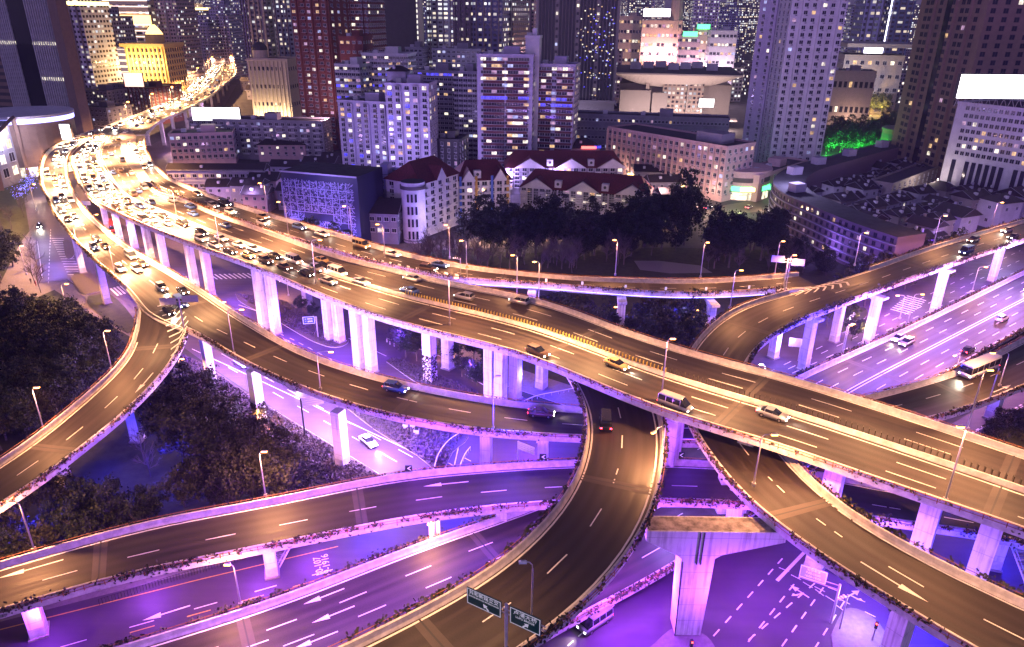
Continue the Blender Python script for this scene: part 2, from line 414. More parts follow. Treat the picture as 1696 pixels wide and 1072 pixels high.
def pier(root, loc, rz, top, w=1.6, t=1.6, cap=None, base_m=None, twin=0, m=None, band=True, glow=None, z0=0.0, ivy=False):
    """column under a deck (rz = direction of the road); cap = (length, height)"""
    mb = MB(); m = m or PIER; ch = cap[1] if cap else 0
    ca, sa = math.cos(rz), math.sin(rz)
    offs = (-twin/2, twin/2) if twin else (0,)
    for o in offs:
        x, y = loc[0]-sa*o, loc[1]+ca*o
        mb.box((x, y, (z0+top-ch)/2), (t, w, top-ch-z0), m, rz)
        if band: mb.box((x, y, z0+.9), (t+.05, w+.05, 1.8), CONC, rz)
        mb.box((x, y, z0+.15), (t+.5, w+.5, .3), CONC_D, rz)
    if cap:
        L, h = cap; hb = max(w, twin+w)/2
        pr = [(-L/2, top), (L/2, top), (L/2, top-h*.45), (hb, top-h), (-hb, top-h), (-L/2, top-h*.45)]
        V = []
        for dx in (-t/2-.1, t/2+.1):
            for (yy, zz) in pr: V.append((loc[0]+dx*ca-yy*sa, loc[1]+dx*sa+yy*ca, zz))
        n = 6; mb.faces(V, [(5, 4, 3, 2, 1, 0), (6, 7, 8, 9, 10, 11)]+[(i, (i+1) % n, n+(i+1) % n, n+i) for i in range(n)], m)
    p = mb.build('pier', root)
    if ivy:
        mb = MB()
        for _ in range(900):
            side = random.randrange(4); z = random.uniform(.1, top*.42 if ivy == 1 else top*.95); o = random.uniform(-.5, .5)
            x, y = ((t/2+.08)*(1 if side % 2 else -1), o*w) if side < 2 else (o*t, (w/2+.08)*(1 if side % 2 else -1))
            leaf_quad(mb, Vector((loc[0]+x*ca-y*sa, loc[1]+x*sa+y*ca, z0+z)), random.uniform(.15, .3), IVY)
        h = mb.build('creeper', p); h['kind'] = 'stuff'
    return p
def pos_on(rd, px, py, z): return rd.find(P(px, py, z))
# ------------------------------------------------------------------ the decks (edge picks: survey pixel + parapet height)
def zz(pts, zs):
    """attach heights: zs either number or list of (index fraction, z)"""
    n = len(pts); o = []
    for i, p in enumerate(pts):
        t = i/(n-1)
        for (t0, z0), (t1, z1) in zip(zs, zs[1:]):
            if t0 <= t <= t1+1e-9: o.append((p[0], p[1], z0+(z1-z0)*(t-t0)/max(t1-t0, 1e-9))); break
    return o
# main elevated road, seen from far left to the right edge of frame. A = far side, B = near side
M_far = [(213,262,18),(250,309,18.5),(300,327,18.7),(362,353,19),(424,374,19),(549,418,19),(639,440,19),(736,463,19),(848,484,19.3),(948,509,19.8),(1010,534,20.2),(1165,583,21),(1272,611,21.3),(1422,656,21.5),(1537,693,21.5),(1696,745,21.5),(1800,781,21.5)]
M_near = [(124,283,18),(135,309,18.3),(159,332,18.5),(210,358,18.7),(300,395,19),(424,440,19),(530,485,19),(640,525,19),(848,581,19.4),(948,618,20),(1100,678,20.8),(1272,729,21.3),(1400,772,21.5),(1482,801,21.5),(1600,840,21.5),(1696,873,21.5),(1830,921,21.5)]
M_far = [(207,215,17.5),(196,240,17.8)]+M_far[1:]; M_far[1] = (204,248,17.8)
M_near = [(150,228,17.5),(119,258,17.8)]+M_near
M = Road(M_far, M_near)
R_far = zz([(241,221),(239,239),(252,268),(277,292),(300,303),(350,323),(424,347),(529,375),(599,395),(674,415),(774,433),(848,442),(948,453),(1060,459),(1158,462),(1272,455),(1347,448),(1420,438),(1542,407),(1634,380),(1696,363),(1800,332)], [(0,18),(.35,18.8),(.5,18),(.65,15.5),(1,16)])
R_near1 = [(213,240,18),(222,262,18.3),(252,300,18.6),(300,323,18.7),(350,344,18.8),(424,371,18.7),(500,397,18.3),(600,428,17.7),(700,452,16.9),(774,466,16.2),(848,470,15.7),(953,476,15.5),(1060,482,15.5),(1158,483,15.5),(1240,480,15.5),(1300,474,15.6),(1330,470,15.6)]
iR = [p for p in R_far if p[0] <= 1350]
R = Road(iR, R_near1)
RR_far = [(1900,304,16),(1800,332,16),(1696,363,16),(1634,380,16),(1542,407,16),(1440,442,15.9),(1360,466,15.8),(1313,480,15.7),(1262,493,15.6),(1220,508,15.5),(1180,536,15.4),(1150,570,15.3),(1134,600,15.6),(1130,640,16.5),(1140,690,17.3),(1170,736,18),(1223,804,18.7),(1272,852,19),(1322,889,19),(1422,951,19),(1497,1004,19),(1622,1076,19),(1720,1128,19)]
RR_near = [(1900,328,16),(1800,363,16),(1696,395,16),(1634,415,16),(1572,436,16),(1447,480,16),(1362,512,16),(1300,540,15.8),(1255,572,15.5),(1238,600,15.3),(1232,640,15.8),(1250,680,16.5),(1285,728,17.5),(1310,752,18),(1359,804,18.7),(1405,838,19),(1497,895,19),(1597,946,19),(1696,989,19),(1800,1030,19)]
# looking along the list the right-hand start is top right: far edge of the picture is on the right until the bend
D = Road(RR_near, RR_far)
L_l = [(140,220,17.3),(100,236,17.3),(78,250,17.2),(68,270,17),(68,302,16.7),(78,323,16.4),(91,351,16),(120,390,15.4),(162,433,15),(205,470,14.8),(226,500,14.6),(262,533,14.6),(290,534,14.7),(318,541,14.8),(350,563,14.8),(424,604,14.6),(524,646,14.2),(636,680,13.6),(736,700,13),(848,715,12.4),(965,723,11.6),(1100,728,11.6),(1250,728,11.6),(1400,717,11.6),(1537,691,11.6),(1622,666,11.6),(1696,636,11.6),(1800,594,11.6)]
L_r = [(165,222,17.3),(140,230,17.3),(122,246,17.2),(110,264,17),(112,295,16.7),(120,316,16.4),(140,346,16),(163,368,15.6),(204,402,15.2),(275,443,15),(350,488,14.8),(431,541,14.6),(501,580,14.3),(584,608,14),(674,633,13.4),(848,664,12.4),(965,676,11.6),(1100,682,11.6),(1250,681,11.6),(1340,673,11.6),(1427,656,11.6),(1522,631,11.6),(1609,603,11.6),(1696,558,11.6),(1800,505,11.6)]
Lr = Road(L_r, L_l)
LL_l = [(226,500,14.6),(228,520,14.3),(225,536,14),(220,560,13.6),(202,596,13),(185,614,12.7),(140,653,12.2),(87,698,12),(25,743,12),(-60,796,12),(-180,862,12)]
LL_r = [(318,500,14.6),(316,520,14.4),(309,540,14.1),(300,568,13.7),(282,598,13.2),(250,636,12.6),(212,676,12.2),(162,718,12),(100,763,12),(52,801,12),(-30,852,12),(-180,935,12)]
LLr = Road(LL_r, LL_l)
E_far = [(-160,975,8),(0,929,8),(125,894,8),(250,861,8),(424,829,8.2),(564,801,8.4),(674,781,8.6),(848,766,9),(960,761,9),(1103,760,9),(1175,763,9),(1340,777,9),(1440,795,9),(1540,815,8.6),(1696,846,8),(1850,880,8)]
E_near = [(-160,1054,8),(0,1009,8),(100,979,8),(225,946,8),(424,905,8.2),(599,871,8.4),(724,849,8.6),(848,835,8.9),(918,829,9),(1088,826,9),(1238,831,9),(1370,842,9),(1452,856,9),(1507,866,8.8),(1597,874,8.4),(1696,897,8),(1850,935,8)]
Er = Road(E_far, E_near)
C_l = [(905,555,14.5),(930,600,15.5),(952,632,16.5),(967,665,17.2),(973,700,17.8),(968,735,18.3),(958,775,18.8),(943,806,19),(900,860,19),(848,911,19),(761,970,19),(660,1022,19),(556,1072,19),(440,1128,19)]
C_r = [(1030,560,14.5),(1062,610,15.5),(1084,655,16.5),(1094,680,17.1),(1099,710,17.7),(1099,740,18.2),(1093,790,18.8),(1080,836,19),(1053,891,19),(998,964,19),(923,1029,19),(863,1070,19),(760,1140,19),(640,1200,19)]
Cr = Road(C_r, C_l)
F_far = [(-100,1155,3.4),(195,1070,3.4),(424,1000,3.4),(524,964,3.4),(636,920,3.4),(779,869,3.4),(848,847,3.4),(1000,785,3.4),(1200,688,3.4),(1320,623,3.4),(1397,588,3.4),(1514,536,3.4),(1696,448,3.4),(1800,398,3.4),(1950,330,3.4)]
F_near = [(300,1340,3.4),(640,1190,3.4),(880,1064,3.4),(960,1016,3.4),(1058,966,3.4),(1128,924,3.4),(1260,835,3.4),(1370,751,3.4),(1480,672,3.4),(1600,596,3.4),(1760,508,3.4),(1900,438,3.4),(2050,375,3.4)]
Fr = Road(F_far, F_near)
T_l = [(300,88,16),(325,92,16),(345,98,16.5),(351,106,17),(345,115,17.2),(329,127,17.3),(297,158,17.4),(246,181,17.4),(190,203,17.4),(140,220,17.4)]
T_r = [(300,84,16),(347,90,16),(380,101,16.5),(390,112,17),(391,122,17.2),(373,138,17.3),(351,156,17.4),(306,181,17.5),(265,199,17.6),(241,221,17.8)]
Tr = Road(T_r, T_l)

def dz_(rd, px, py, z):
    return rd.find(P(px, py, z))[0]
def arrow(mb, rd, d, u, sgn=1, ln=6.0, m=None):
    m = m or PAINT
    def q(a, o):
        dd = d+sgn*a; p = rd.at(dd, u, .016); hd = rd.head(dd); n = Vector((-math.sin(hd), math.cos(hd), 0)); return p+n*o
    mb.poly([q(0, -.1), q(ln*.6, -.1), q(ln*.6, .1), q(0, .1)][::sgn], m)
    mb.poly([q(ln*.6, -.45), q(ln, 0), q(ln*.6, .45)][::sgn], m)
def ladder(mb, rd, d0, d1, u0, u1, step=2.2, w=.8, skew=1.5, m=None):
    d = d0
    while d < d1:
        t = (d-d0)/(d1-d0); ua = u0[0]+(u0[1]-u0[0])*t; ub = u1[0]+(u1[1]-u1[0])*t
        mb.poly([rd.at(d, ua, .014), rd.at(d+w, ua, .014), rd.at(d+w+skew, ub, .014), rd.at(d+skew, ub, .014)], m or PAINT); d += step
# ------------------------------------------------------------------ build the decks
MA = [(dz_(M, 250, 309, 18.5), M.L)]
r_T = build_road('elevated_highway', 'far stretch of the elevated highway bending away between the towers', Tr, ASPH_W, joints=0, rails=(0, 0), box=.4)
r_M = build_road('elevated_highway', 'widest elevated highway with a queue of cars and a central barrier', M, ASPH_W, walls=(MA, [(dz_(M, 119, 258, 17.8), M.L)]), thick=1.9, box=.25, hedge=(.25, .35))
dR = dz_(R, 252, 300, 18.6)
r_R = build_road('elevated_ramp', 'curved slip road behind the main highway, its near parapet glowing blue', R, walls=(1, [(dR, dz_(R, 1290, 475, 15.6))]), hedge=(.35, .9))
gD = dz_(D, 1313, 480, 15.7)
r_D = build_road('elevated_ramp', 'ramp from the right edge that bends under the main highway to the lower right corner', D, walls=([(0, D.L)], [(0, dz_(D, 1440, 442, 16)), (gD, D.L)]), hedge=(1.3, .9))
r_L = build_road('elevated_ramp', 'long slip road left of and below the main highway crossing behind the brown curve', Lr, walls=(1, [(0, dz_(Lr, 205, 470, 14.8)), (dz_(Lr, 318, 541, 14.8), Lr.L)]), hedge=(.25, .9))
r_LL = build_road('elevated_ramp', 'branch ramp curving down past dark woods to the left edge', LLr, walls=([(dz_(LLr, 309, 540, 14.1), LLr.L)], 1), hedge=(.9, .3))
r_E = build_road('elevated_ramp', 'low ramp running from the lower left edge under the brown curve', Er, hedge=(.5, 1.1))
r_C = build_road('elevated_ramp', 'brown curved ramp with a green sign sweeping to the bottom edge', Cr, hedge=(1.1, 1.1))
r_F = build_road('elevated_highway', 'lowest wide purple lit highway crossing beneath all the ramps', Fr, ASPH_W, hedge=(1.3, 1.3), thick=1.2)
# striped plate between highway and slip road at the far bend
mb = MB()
mb.poly([P(*p) for p in [(200, 240, 17.02), (196, 224, 17.02), (214, 213, 17.02), (226, 226, 17.02), (222, 250, 17.2), (236, 278, 17.5), (252, 303, 17.65), (236, 300, 17.6), (214, 275, 17.3)]], CONC_D)
mb.build('gore_plate', r_M)
# central barrier with anti-glare fins
def median(rd, root, u, d0, d1, h=.75, fins=None):
    mb = MB(); i0 = int(d0/rd.L*(rd.n-1)); i1 = int(d1/rd.L*(rd.n-1)); r = rd.rail
    for i in range(i0, i1):
        a, b = [[rd.at(rd.d[j], u, 0)+rd.N[j]*o+Vector((0, 0, z)) for o, z in ((-.32, .01), (-.12, h), (.12, h), (.32, .01))] for j in (i, i+1)]
        for k in range(3): mb.poly([a[k], b[k], b[k+1], a[k+1]], CONC)
    mb.build('median_barrier', root)
    if fins:
        mb = MB(); d = fins[0]
        while d < fins[1]:
            p = rd.at(d, u, h+.35); mb.box(p, (.08, .5, .75), fins[2], rd.head(d)+.3); d += .75
        f = mb.build('anti_glare_fence', root); f['kind'] = 'stuff'
FINY = mat('fin_yellow', (.55, .45, .08), .6); FIND = mat('fin_dark', (.06, .05, .035), .6)
UM = M.find(P(424, 399, 18))[1]
print('median u', UM, M.find(P(848, 533, 18.4))[1], M.find(P(1272, 672, 20.5))[1], M.find(P(1600, 772, 20.5))[1])
UM = .02
median(M, r_M, UM, 8, M.L-2, fins=(dz_(M, 690, 483, 18.2), dz_(M, 1100, 622, 20), FINY))
mb = MB(); d = dz_(M, 1100, 622, 20)
while d < M.L-1:
    p = M.at(d, UM+.06, 1.0); mb.box(p, (.1, .55, .9), FIND, M.head(d)+.3); d += .8
f = mb.build('anti_glare_fence', r_M); f['kind'] = 'stuff'
median(Tr, r_T, .0, 20, Tr.L-30)
# ---------------- painted markings
def lanes(rd, root, edge, dashes, solid=(), on=4, off=6, ew=.24, d0=2, d1=None):
    mb = MB(); d1 = d1 or rd.L-2
    for u in edge: rd.stripe(mb, d0, d1, u, ew, PAINT)  # real edge lines, widened to suggest headlight streaks
    for u in dashes: rd.dash(mb, u, .17, on, off, d0, d1, ph=random.random()*3)
    mb.build('road_marking', root); return mb
lanes(M, r_M, (.93, UM+.09, UM-.09, -.93), (.36, .66, -.33, -.63), on=6, off=9)
lanes(Tr, r_T, (.93, .06, -.06, -.93), (.35, .65, -.35, -.65), on=6, off=9)
lanes(R, r_R, (.84, -.84), (0.0,))
lanes(D, r_D, (.86, -.86), (0.0,))
lanes(Lr, r_L, (.86, -.86), (0.0,))
lanes(LLr, r_LL, (.82, -.82), (0.05,), d0=18)
lanes(Er, r_E, (.84, -.84), (-.08,))
lanes(Cr, r_C, (.84, -.84), (0.0,))
lanes(Fr, r_F, (.93, .04, -.04, -.93), (.34, .64, -.34, -.64))
mb = MB()
a = D.find(P(1418, 935, 18))[0]; uu = D.find(P(1465, 955, 18))[1]
arrow(mb, D, a, uu, 1, 7.5)
mb.build('road_arrow', r_D)
mb = MB(); d, u = Er.find(P(105, 927, 7)); arrow(mb, Er, d, u, -1, 7.5); mb.build('road_arrow', r_E)
mb = MB(); d, u = Er.find(P(776, 796, 8)); arrow(mb, Er, d, u, -1, 7); mb.build('road_arrow', r_E)
mb = MB(); d, u = LLr.find(P(254, 620, 11.6)); arrow(mb, LLr, d, u, 1, 7); mb.build('road_arrow', r_LL)
mb = MB(); d, u = Lr.find(P(1645, 650, 10.6)); arrow(mb, Lr, d, u, 1, 6); mb.build('road_arrow', r_L)
for (x, y) in ((570, 975), (587, 1004), (445, 1060), (560, 1046)):
    mb = MB(); d, u = Fr.find(P(x, y, 2.4)); arrow(mb, Fr, d, u, -1, 6); mb.build('road_arrow', r_F)
mb = MB(); ladder(mb, R, dz_(R, 480, 388, 17), dz_(R, 765, 462, 15.3), (-.86, -.86), (-.7, -.2), 2.6, .9, -2.0); mb.build('gore_hatching', r_R)
def poly_hatch(px, z, n, w, skew, root, name='gore_hatching', m=None):
    """chevron bars between two px polylines (left line, right line)"""
    mb = MB(); Lp, Rp = px; A = resample([P(x, y, z) for x, y in Lp], n); B = resample([P(x, y, z) for x, y in Rp], n)
    for i in range(n-1):
        c = (A[i]+B[i])/2; t = (A[i+1]-A[i]).normalized()
        for X in (A[i], B[i]):
            mid = c+t*skew
            mb.poly([X, X+t*w, mid+t*w, mid], m or PAINT)
    mb.build(name, root)
poly_hatch(([(222, 455), (252, 490), (272, 530), (283, 570), (283, 600)], [(226, 452), (272, 478), (300, 505), (312, 532), (300, 566)]), 13.75, 19, .55, 2.0, r_L)
poly_hatch(([(1322, 481), (1400, 462), (1460, 450)], [(1316, 490), (1400, 475), (1490, 440)]), 14.93, 16, .8, 2.2, r_D)
# ---------------- piers
def pier_px(root, rd, bx, by, w=1.9, t=1.7, cap=None, z_at=None, twin=0, snap=None, ivy=False, thick=1.9):
    p = P(bx, by, z_at or 0); d, u = rd.find(p)
    if snap is not None: p = rd.at(d, snap)
    i = min(rd.n-1, max(0, int(d/rd.L*(rd.n-1))))
    top = rd.c[i].z-rd.rail-thick+.05
    return pier(root, (p.x, p.y), rd.head(d), top, w, t, cap, twin=twin, ivy=ivy)
for (x, y) in ((178, 378), (200, 400), (224, 412), (250, 428), (274, 442), (324, 478), (350, 490), (438, 545), (458, 552), (547, 562), (563, 566), (596, 611), (616, 616), (742, 610), (812, 666), (829, 671), (853, 660)):
    pier_px(r_M, M, x, y, 1.9, 2.1)
pier_px(r_M, M, 713, 632, 2.2, 2.2, ivy=1)
for (x, y, z) in ((1532, 852, 19), (1240, 716, 18.5), (1150, 650, 18.5), (1380, 772, 19), (1640, 880, 19)): pier_px(r_M, M, x, y, 2.3, 2.4, z_at=z, snap=-.5)
for (x, y, z) in ((700, 470, 16), (500, 415, 16), (900, 525, 17), (330, 365, 16)): pier_px(r_M, M, x, y, 2.0, 2.0, z_at=z)
for (x, y, s) in ((138, 452, None), (178, 503, None), (352, 640, None)): pier_px(r_L, Lr, x, y, 1.7, 1.6, thick=1.5)
pier_px(r_L, Lr, 432, 702, 1.9, 1.8, thick=1.5, ivy=1); pier_px(r_L, Lr, 568, 770, 2.0, 1.8, thick=1.5)
for (x, y, z) in ((800, 716, 10), (900, 722, 9), (1205, 735, 9), (1585, 692, 9), (1690, 640, 9)): pier_px(r_L, Lr, x, y, 2.0, 1.8, cap=(6, 1.4), z_at=z, thick=1.5, snap=-.1)
pier_px(r_LL, LLr, 264, 730, 1.9, 1.8, thick=1.5, snap=0); pier_px(r_LL, LLr, 168, 842, 1.9, 1.8, cap=(5, 1.5), thick=1.5, ivy=2, snap=0); pier_px(r_LL, LLr, 20, 960, 1.9, 1.8, thick=1.5, snap=0)
pier_px(r_E, Er, 452, 975, 1.9, 1.6, thick=1.5, snap=-.35); pier_px(r_E, Er, 62, 1092, 2.4, 1.8, thick=1.5, snap=-.35); pier_px(r_E, Er, 720, 900, 1.9, 1.6, thick=1.5, snap=-.35); pier_px(r_E, Er, 830, 880, 1.9, 1.6, thick=1.5, snap=0); pier_px(r_E, Er, 1640, 930, 1.9, 1.6, thick=1.5, snap=0)
for (x, y) in ((1280, 592), (1330, 612), (1436, 572), (1546, 521), (1642, 466)): pier_px(r_D, D, x, y, 1.9, 1.8, thick=1.5, cap=(4.5, 1.2))
pier_px(r_D, D, 1381, 566, 1.8, 1.6, thick=1.5)
for (x, y, z) in ((1475, 1008, 16.4), (1290, 700, 14), (1700, 1080, 16.4)): pier_px(r_D, D, x, y, 2.6, 2.0, z_at=z, thick=1.5, snap=.1)
pier_px(r_D, D, 1180, 735, 2.4, 2.0, z_at=15, thick=1.5, snap=0, cap=(8, 2.2))
for (x, y, z) in ((1030, 497, 13), (1180, 500, 13), (882, 485, 13), (640, 432, 14), (420, 365, 15)): pier_px(r_R, R, x, y, 2.0, 1.8, z_at=z, thick=1.5, cap=(5, 1.3))
for (x, y, z) in ((1010, 640, 14), (720, 1040, 16), (500, 1150, 16)): pier_px(r_C, Cr, x, y, 2.2, 2.0, z_at=z, thick=1.5, snap=0)
for k in range(5): pier_px(r_F, Fr, 600+k*180, 980-k*80, 14, 1.4, thick=1.2, snap=0)
for k in range(14):
    d = 60+k*55
    if d < Tr.L-20: p = Tr.at(d, 0); pier(r_T, (p.x, p.y), Tr.head(d), 15, 1.8, 1.8, cap=(14, 1.8), twin=9)
# the big T pier carrying both curves
mb = MB(); a, b = P(1072, 880, 17.2), P(1304, 883, 17.2); ax = (b-a); Lc = ax.length; ax.normalize(); nx = Vector((-ax.y, ax.x, 0))
sc = P(1157, 905, 14.5); s0 = (sc-a).dot(ax)
pr = [(0, 17.2), (Lc, 17.2), (Lc, 15.7), (s0+2.9, 13.6), (s0+2.1, 13.0), (s0+1.7, 0), (s0-1.7, 0), (s0-2.1, 13.0), (s0-2.9, 13.6), (0, 15.7)]
V = []
for o in (0, 3.0):
    for s_, z_ in pr: q = a+ax*s_+nx*o; V.append((q.x, q.y, z_))
n = len(pr); mb.faces(V, [tuple(range(n))[::-1], tuple(range(n, 2*n))]+[(i, (i+1) % n, n+(i+1) % n, n+i) for i in range(n)], PIER)
tp = mb.build('pier', r_D)
mb = MB(); STAIN = mat('stained_top', (.5, .44, .44), .9, noise=.8, scale=.8)
q = [a+ax*.2+nx*.15, a+ax*(Lc-.2)+nx*.15, a+ax*(Lc-.2)+nx*2.85, a+ax*.2+nx*2.85]; mb.poly([Vector((p.x, p.y, 17.215)) for p in q], STAIN)
mb.build('cap_top', tp)
mb = MB(); g0 = a+ax*(s0+.1)-nx*.12
for o in (-.25, .25): mb.tube([Vector((g0.x, g0.y, z))+ax*o for z in (17.1, 12.2)], .09, DARKM, 6)
g1 = a+ax*(s0-1.9)-nx*.1; mb.tube([Vector((g1.x, g1.y, 12.5)), Vector((g1.x+.2, g1.y, .2))], .08, DARKM, 6)
mb.build('drain_pipe', tp)
# ------------------------------------------------------------------ ground
mb = MB(); mb.poly([(-4000, -300, 0), (5000, -300, 0), (5000, 9000, 0), (-4000, 9000, 0)], GRASS); tag(mb.build('ground'), kind='structure')
def flat(name, px, z, m, kind='structure'):
    mb = MB(); pts = [P(x, y, z) for x, y in px]
    a = sum(pts[i].x*pts[(i+1) % len(pts)].y-pts[(i+1) % len(pts)].x*pts[i].y for i in range(len(pts)))
    if a < 0: pts = pts[::-1]
    mb.poly(pts, m); return tag(mb.build(name), kind=kind)
CITY = mat('city_ground', (.07, .065, .075), .9, noise=.5, scale=.08)
mb = MB(); q = [P(x, y, .004) for x, y in ((-200, 300), (250, 300), (420, 345), (640, 400), (860, 420), (1100, 410), (1500, 420), (1800, 340))]
mb.poly([(p.x, p.y, .004) for p in q]+[(2500, 900, .004), (2500, 3500, .004), (-2200, 3500, .004), (-1500, 600, .004)], CITY); tag(mb.build('ground'), kind='structure')
ASP_G = asphalt_mat('street_asphalt', (.052, .033, .062), .6)  # purple of the light is partly mixed into this asphalt colour
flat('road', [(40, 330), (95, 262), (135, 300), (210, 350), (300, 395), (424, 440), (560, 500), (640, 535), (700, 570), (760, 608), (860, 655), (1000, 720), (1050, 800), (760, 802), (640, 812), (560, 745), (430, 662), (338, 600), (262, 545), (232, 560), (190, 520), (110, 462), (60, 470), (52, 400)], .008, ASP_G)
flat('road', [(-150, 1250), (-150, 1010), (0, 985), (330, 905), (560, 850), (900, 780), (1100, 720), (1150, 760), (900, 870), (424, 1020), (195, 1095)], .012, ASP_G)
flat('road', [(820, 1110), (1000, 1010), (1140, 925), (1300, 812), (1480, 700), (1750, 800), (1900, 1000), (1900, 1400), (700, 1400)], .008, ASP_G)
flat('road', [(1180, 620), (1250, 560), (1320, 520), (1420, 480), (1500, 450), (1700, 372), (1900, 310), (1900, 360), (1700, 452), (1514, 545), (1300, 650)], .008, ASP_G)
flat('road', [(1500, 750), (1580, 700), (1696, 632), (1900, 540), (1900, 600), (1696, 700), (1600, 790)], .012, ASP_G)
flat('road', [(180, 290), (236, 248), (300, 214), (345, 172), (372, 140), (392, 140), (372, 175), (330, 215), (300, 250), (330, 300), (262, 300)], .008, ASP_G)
flat('road', [(640, 420), (760, 412), (900, 408), (1100, 395), (1180, 360), (1300, 345), (1290, 325), (1200, 340), (1090, 372), (900, 392), (760, 395), (640, 405)], .012, mat('lane_pavement', (.14, .11, .09), .7, noise=.2, scale=1))
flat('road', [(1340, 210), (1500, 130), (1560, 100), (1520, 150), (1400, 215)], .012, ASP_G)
flat('pavement', [(0, 470), (35, 400), (58, 372), (62, 470), (108, 462), (190, 520), (228, 565), (150, 520), (90, 480), (0, 520)], .016, PAVE)
flat('pavement', [(0, 1005), (330, 905), (560, 860), (760, 815), (770, 830), (560, 885), (330, 945), (0, 1030)], .02, PAVE)
flat('pavement', [(1050, 432), (1090, 432), (1160, 440), (1180, 452), (1110, 453), (1060, 447)], .02, mat('plaza_stone', (.16, .15, .17), .7, noise=.15, scale=2))
def island(px, m=GRASS, h=.18, stuff=None):
    mb = MB(); pts = catmull([P(x, y, 0) for x, y in px+px[:1]], 4)[:-1]
    mb.prism([(p.x, p.y) for p in pts], .01, h, KERB, m); return tag(mb.build('traffic_island'), kind='structure')
SOIL = mat('planting_bed', (.05, .05, .03), .95, noise=.8, scale=2.5, col2=(.10, .07, .06), bump=.6)
ISL = [[(390, 487), (412, 484), (470, 500), (520, 530), (560, 545), (577, 560), (572, 572), (548, 576), (510, 562), (455, 530), (400, 502)],
 [(640, 600), (655, 594), (700, 612), (760, 640), (860, 683), (800, 680), (700, 640)],
 [(560, 665), (640, 668), (770, 715), (750, 750), (728, 782), (690, 755), (620, 712)],
 [(300, 588), (340, 605), (430, 665), (560, 745), (640, 800), (560, 812), (420, 740), (340, 660)],
 [(104, 400), (112, 398), (124, 408), (122, 425), (110, 428)], [(118, 462), (130, 452), (165, 475), (165, 483), (135, 487)],
 [(145, 492), (185, 490), (225, 535), (212, 552), (150, 510)], [(1376, 1052), (1400, 1010), (1440, 1020), (1470, 1060), (1480, 1150), (1400, 1150)],
 [(1390, 545), (1402, 520), (1430, 510), (1435, 524), (1415, 540), (1395, 552)],
 [(1075, 1075), (1120, 1040), (1170, 1055), (1180, 1090), (1090, 1100)]]
for k, px in enumerate(ISL): island(px, SOIL if k < 6 else (PAVE if k in (7, 9) else GRASS))
island([(690, 545), (760, 572), (860, 612), (1000, 660), (1000, 690), (870, 650), (790, 622), (740, 590)], PAVE)
def gl(mb, a, b, w, m=PAINT, z=.02):
    A, B = P(*a, z), P(*b, z); t = (B-A).normalized(); n = Vector((-t.y, t.x, 0))*(w/2); mb.poly([A-n, B-n, B+n, A+n], m)
def gdash(mb, a, b, w=.15, on=2, off=2, m=PAINT):
    A, B = P(*a, .02), P(*b, .02); L = (B-A).length; t = (B-A)/L; n = Vector((-t.y, t.x, 0))*(w/2); d = 0
    while d < L:
        p, q = A+t*d, A+t*min(L, d+on); mb.poly([p-n, q-n, q+n, p+n], m); d += on+off
def zebra(a, b, c, n, w=.45):
    """bars between the line a-b and its parallel shifted by c"""
    mb = MB(); A, B, C_ = P(*a, .02), P(*b, .02), P(*c, .02); sh = C_-A
    for i in range(n):
        p = A.lerp(B, i/(n-1)); t = (B-A).normalized()*(w/2); mb.poly([p-t, p+t, p+t+sh, p-t+sh], PAINT)
    tag(mb.build('road_marking'), kind='structure')
zebra((1475, 512), (1502, 490), (1508, 521), 9); zebra((340, 455), (425, 452), (352, 463), 12); zebra((183, 478), (210, 470), (196, 490), 6, .6)
zebra((85, 395), (112, 455), (106, 395), 16, .35)
mb = MB()
for k in range(4): gdash(mb, (345+k*22, 590-k*4), (720+k*20, 800-k*12), .17, 4, 5)
gl(mb, (318, 578), (740, 775), .2); gl(mb, (360, 622), (652, 800), .2)
tag(mb.build('road_marking'), kind='structure')
mb = MB()
gdash(mb, (480, 560), (600, 622)); gl(mb, (460, 505), (640, 590), .15); gl(mb, (640, 560), (960, 668), .15); gl(mb, (300, 478), (470, 556), .15)
gl(mb, (62, 400), (70, 460), .15); gdash(mb, (84, 380), (80, 470)); gl(mb, (735, 712), (722, 780), .2); gl(mb, (765, 715), (750, 782), .2)
for a, b in (((395, 505), (440, 520)), ((600, 575), (625, 612)), ((770, 620), (840, 660))): gl(mb, a, b, .2)
tag(mb.build('road_marking'), kind='structure')
mb = MB()
for k in range(5): gdash(mb, (1296+k*34, 925+k*24), (1176+k*42, 1060+k*30), .2, 1.6, 1.6)
gl(mb, (1287, 962), (1332, 915), .5)
for k in range(4): gdash(mb, (1290+k*20, 940+k*12), (1440+k*10, 1000+k*22), .15, 1.5, 2)
gdash(mb, (1240, 1060), (1450, 880), .2, 1.5, 1.5)
gdash(mb, (940, 1070), (1020, 1000), .18, 1.2, 1)
tag(mb.build('road_marking'), kind='structure')
mb = MB()
gl(mb, (0, 1043), (330, 960), .16, YPAINT); gl(mb, (330, 960), (560, 905), .16, YPAINT)
gdash(mb, (215, 1048), (600, 940), .16, 3, 4, YPAINT); gdash(mb, (100, 1072), (780, 878), .16, 3, 5)
for k in range(3): gdash(mb, (1270+k*6, 618-k*1+k*8), (1690, 415+k*16), .15, 3, 4)
gl(mb, (1560, 745), (1696, 672), .15); gdash(mb, (1600, 722), (1696, 668), .3, 1, 1)
tag(mb.build('road_marking'), kind='structure')
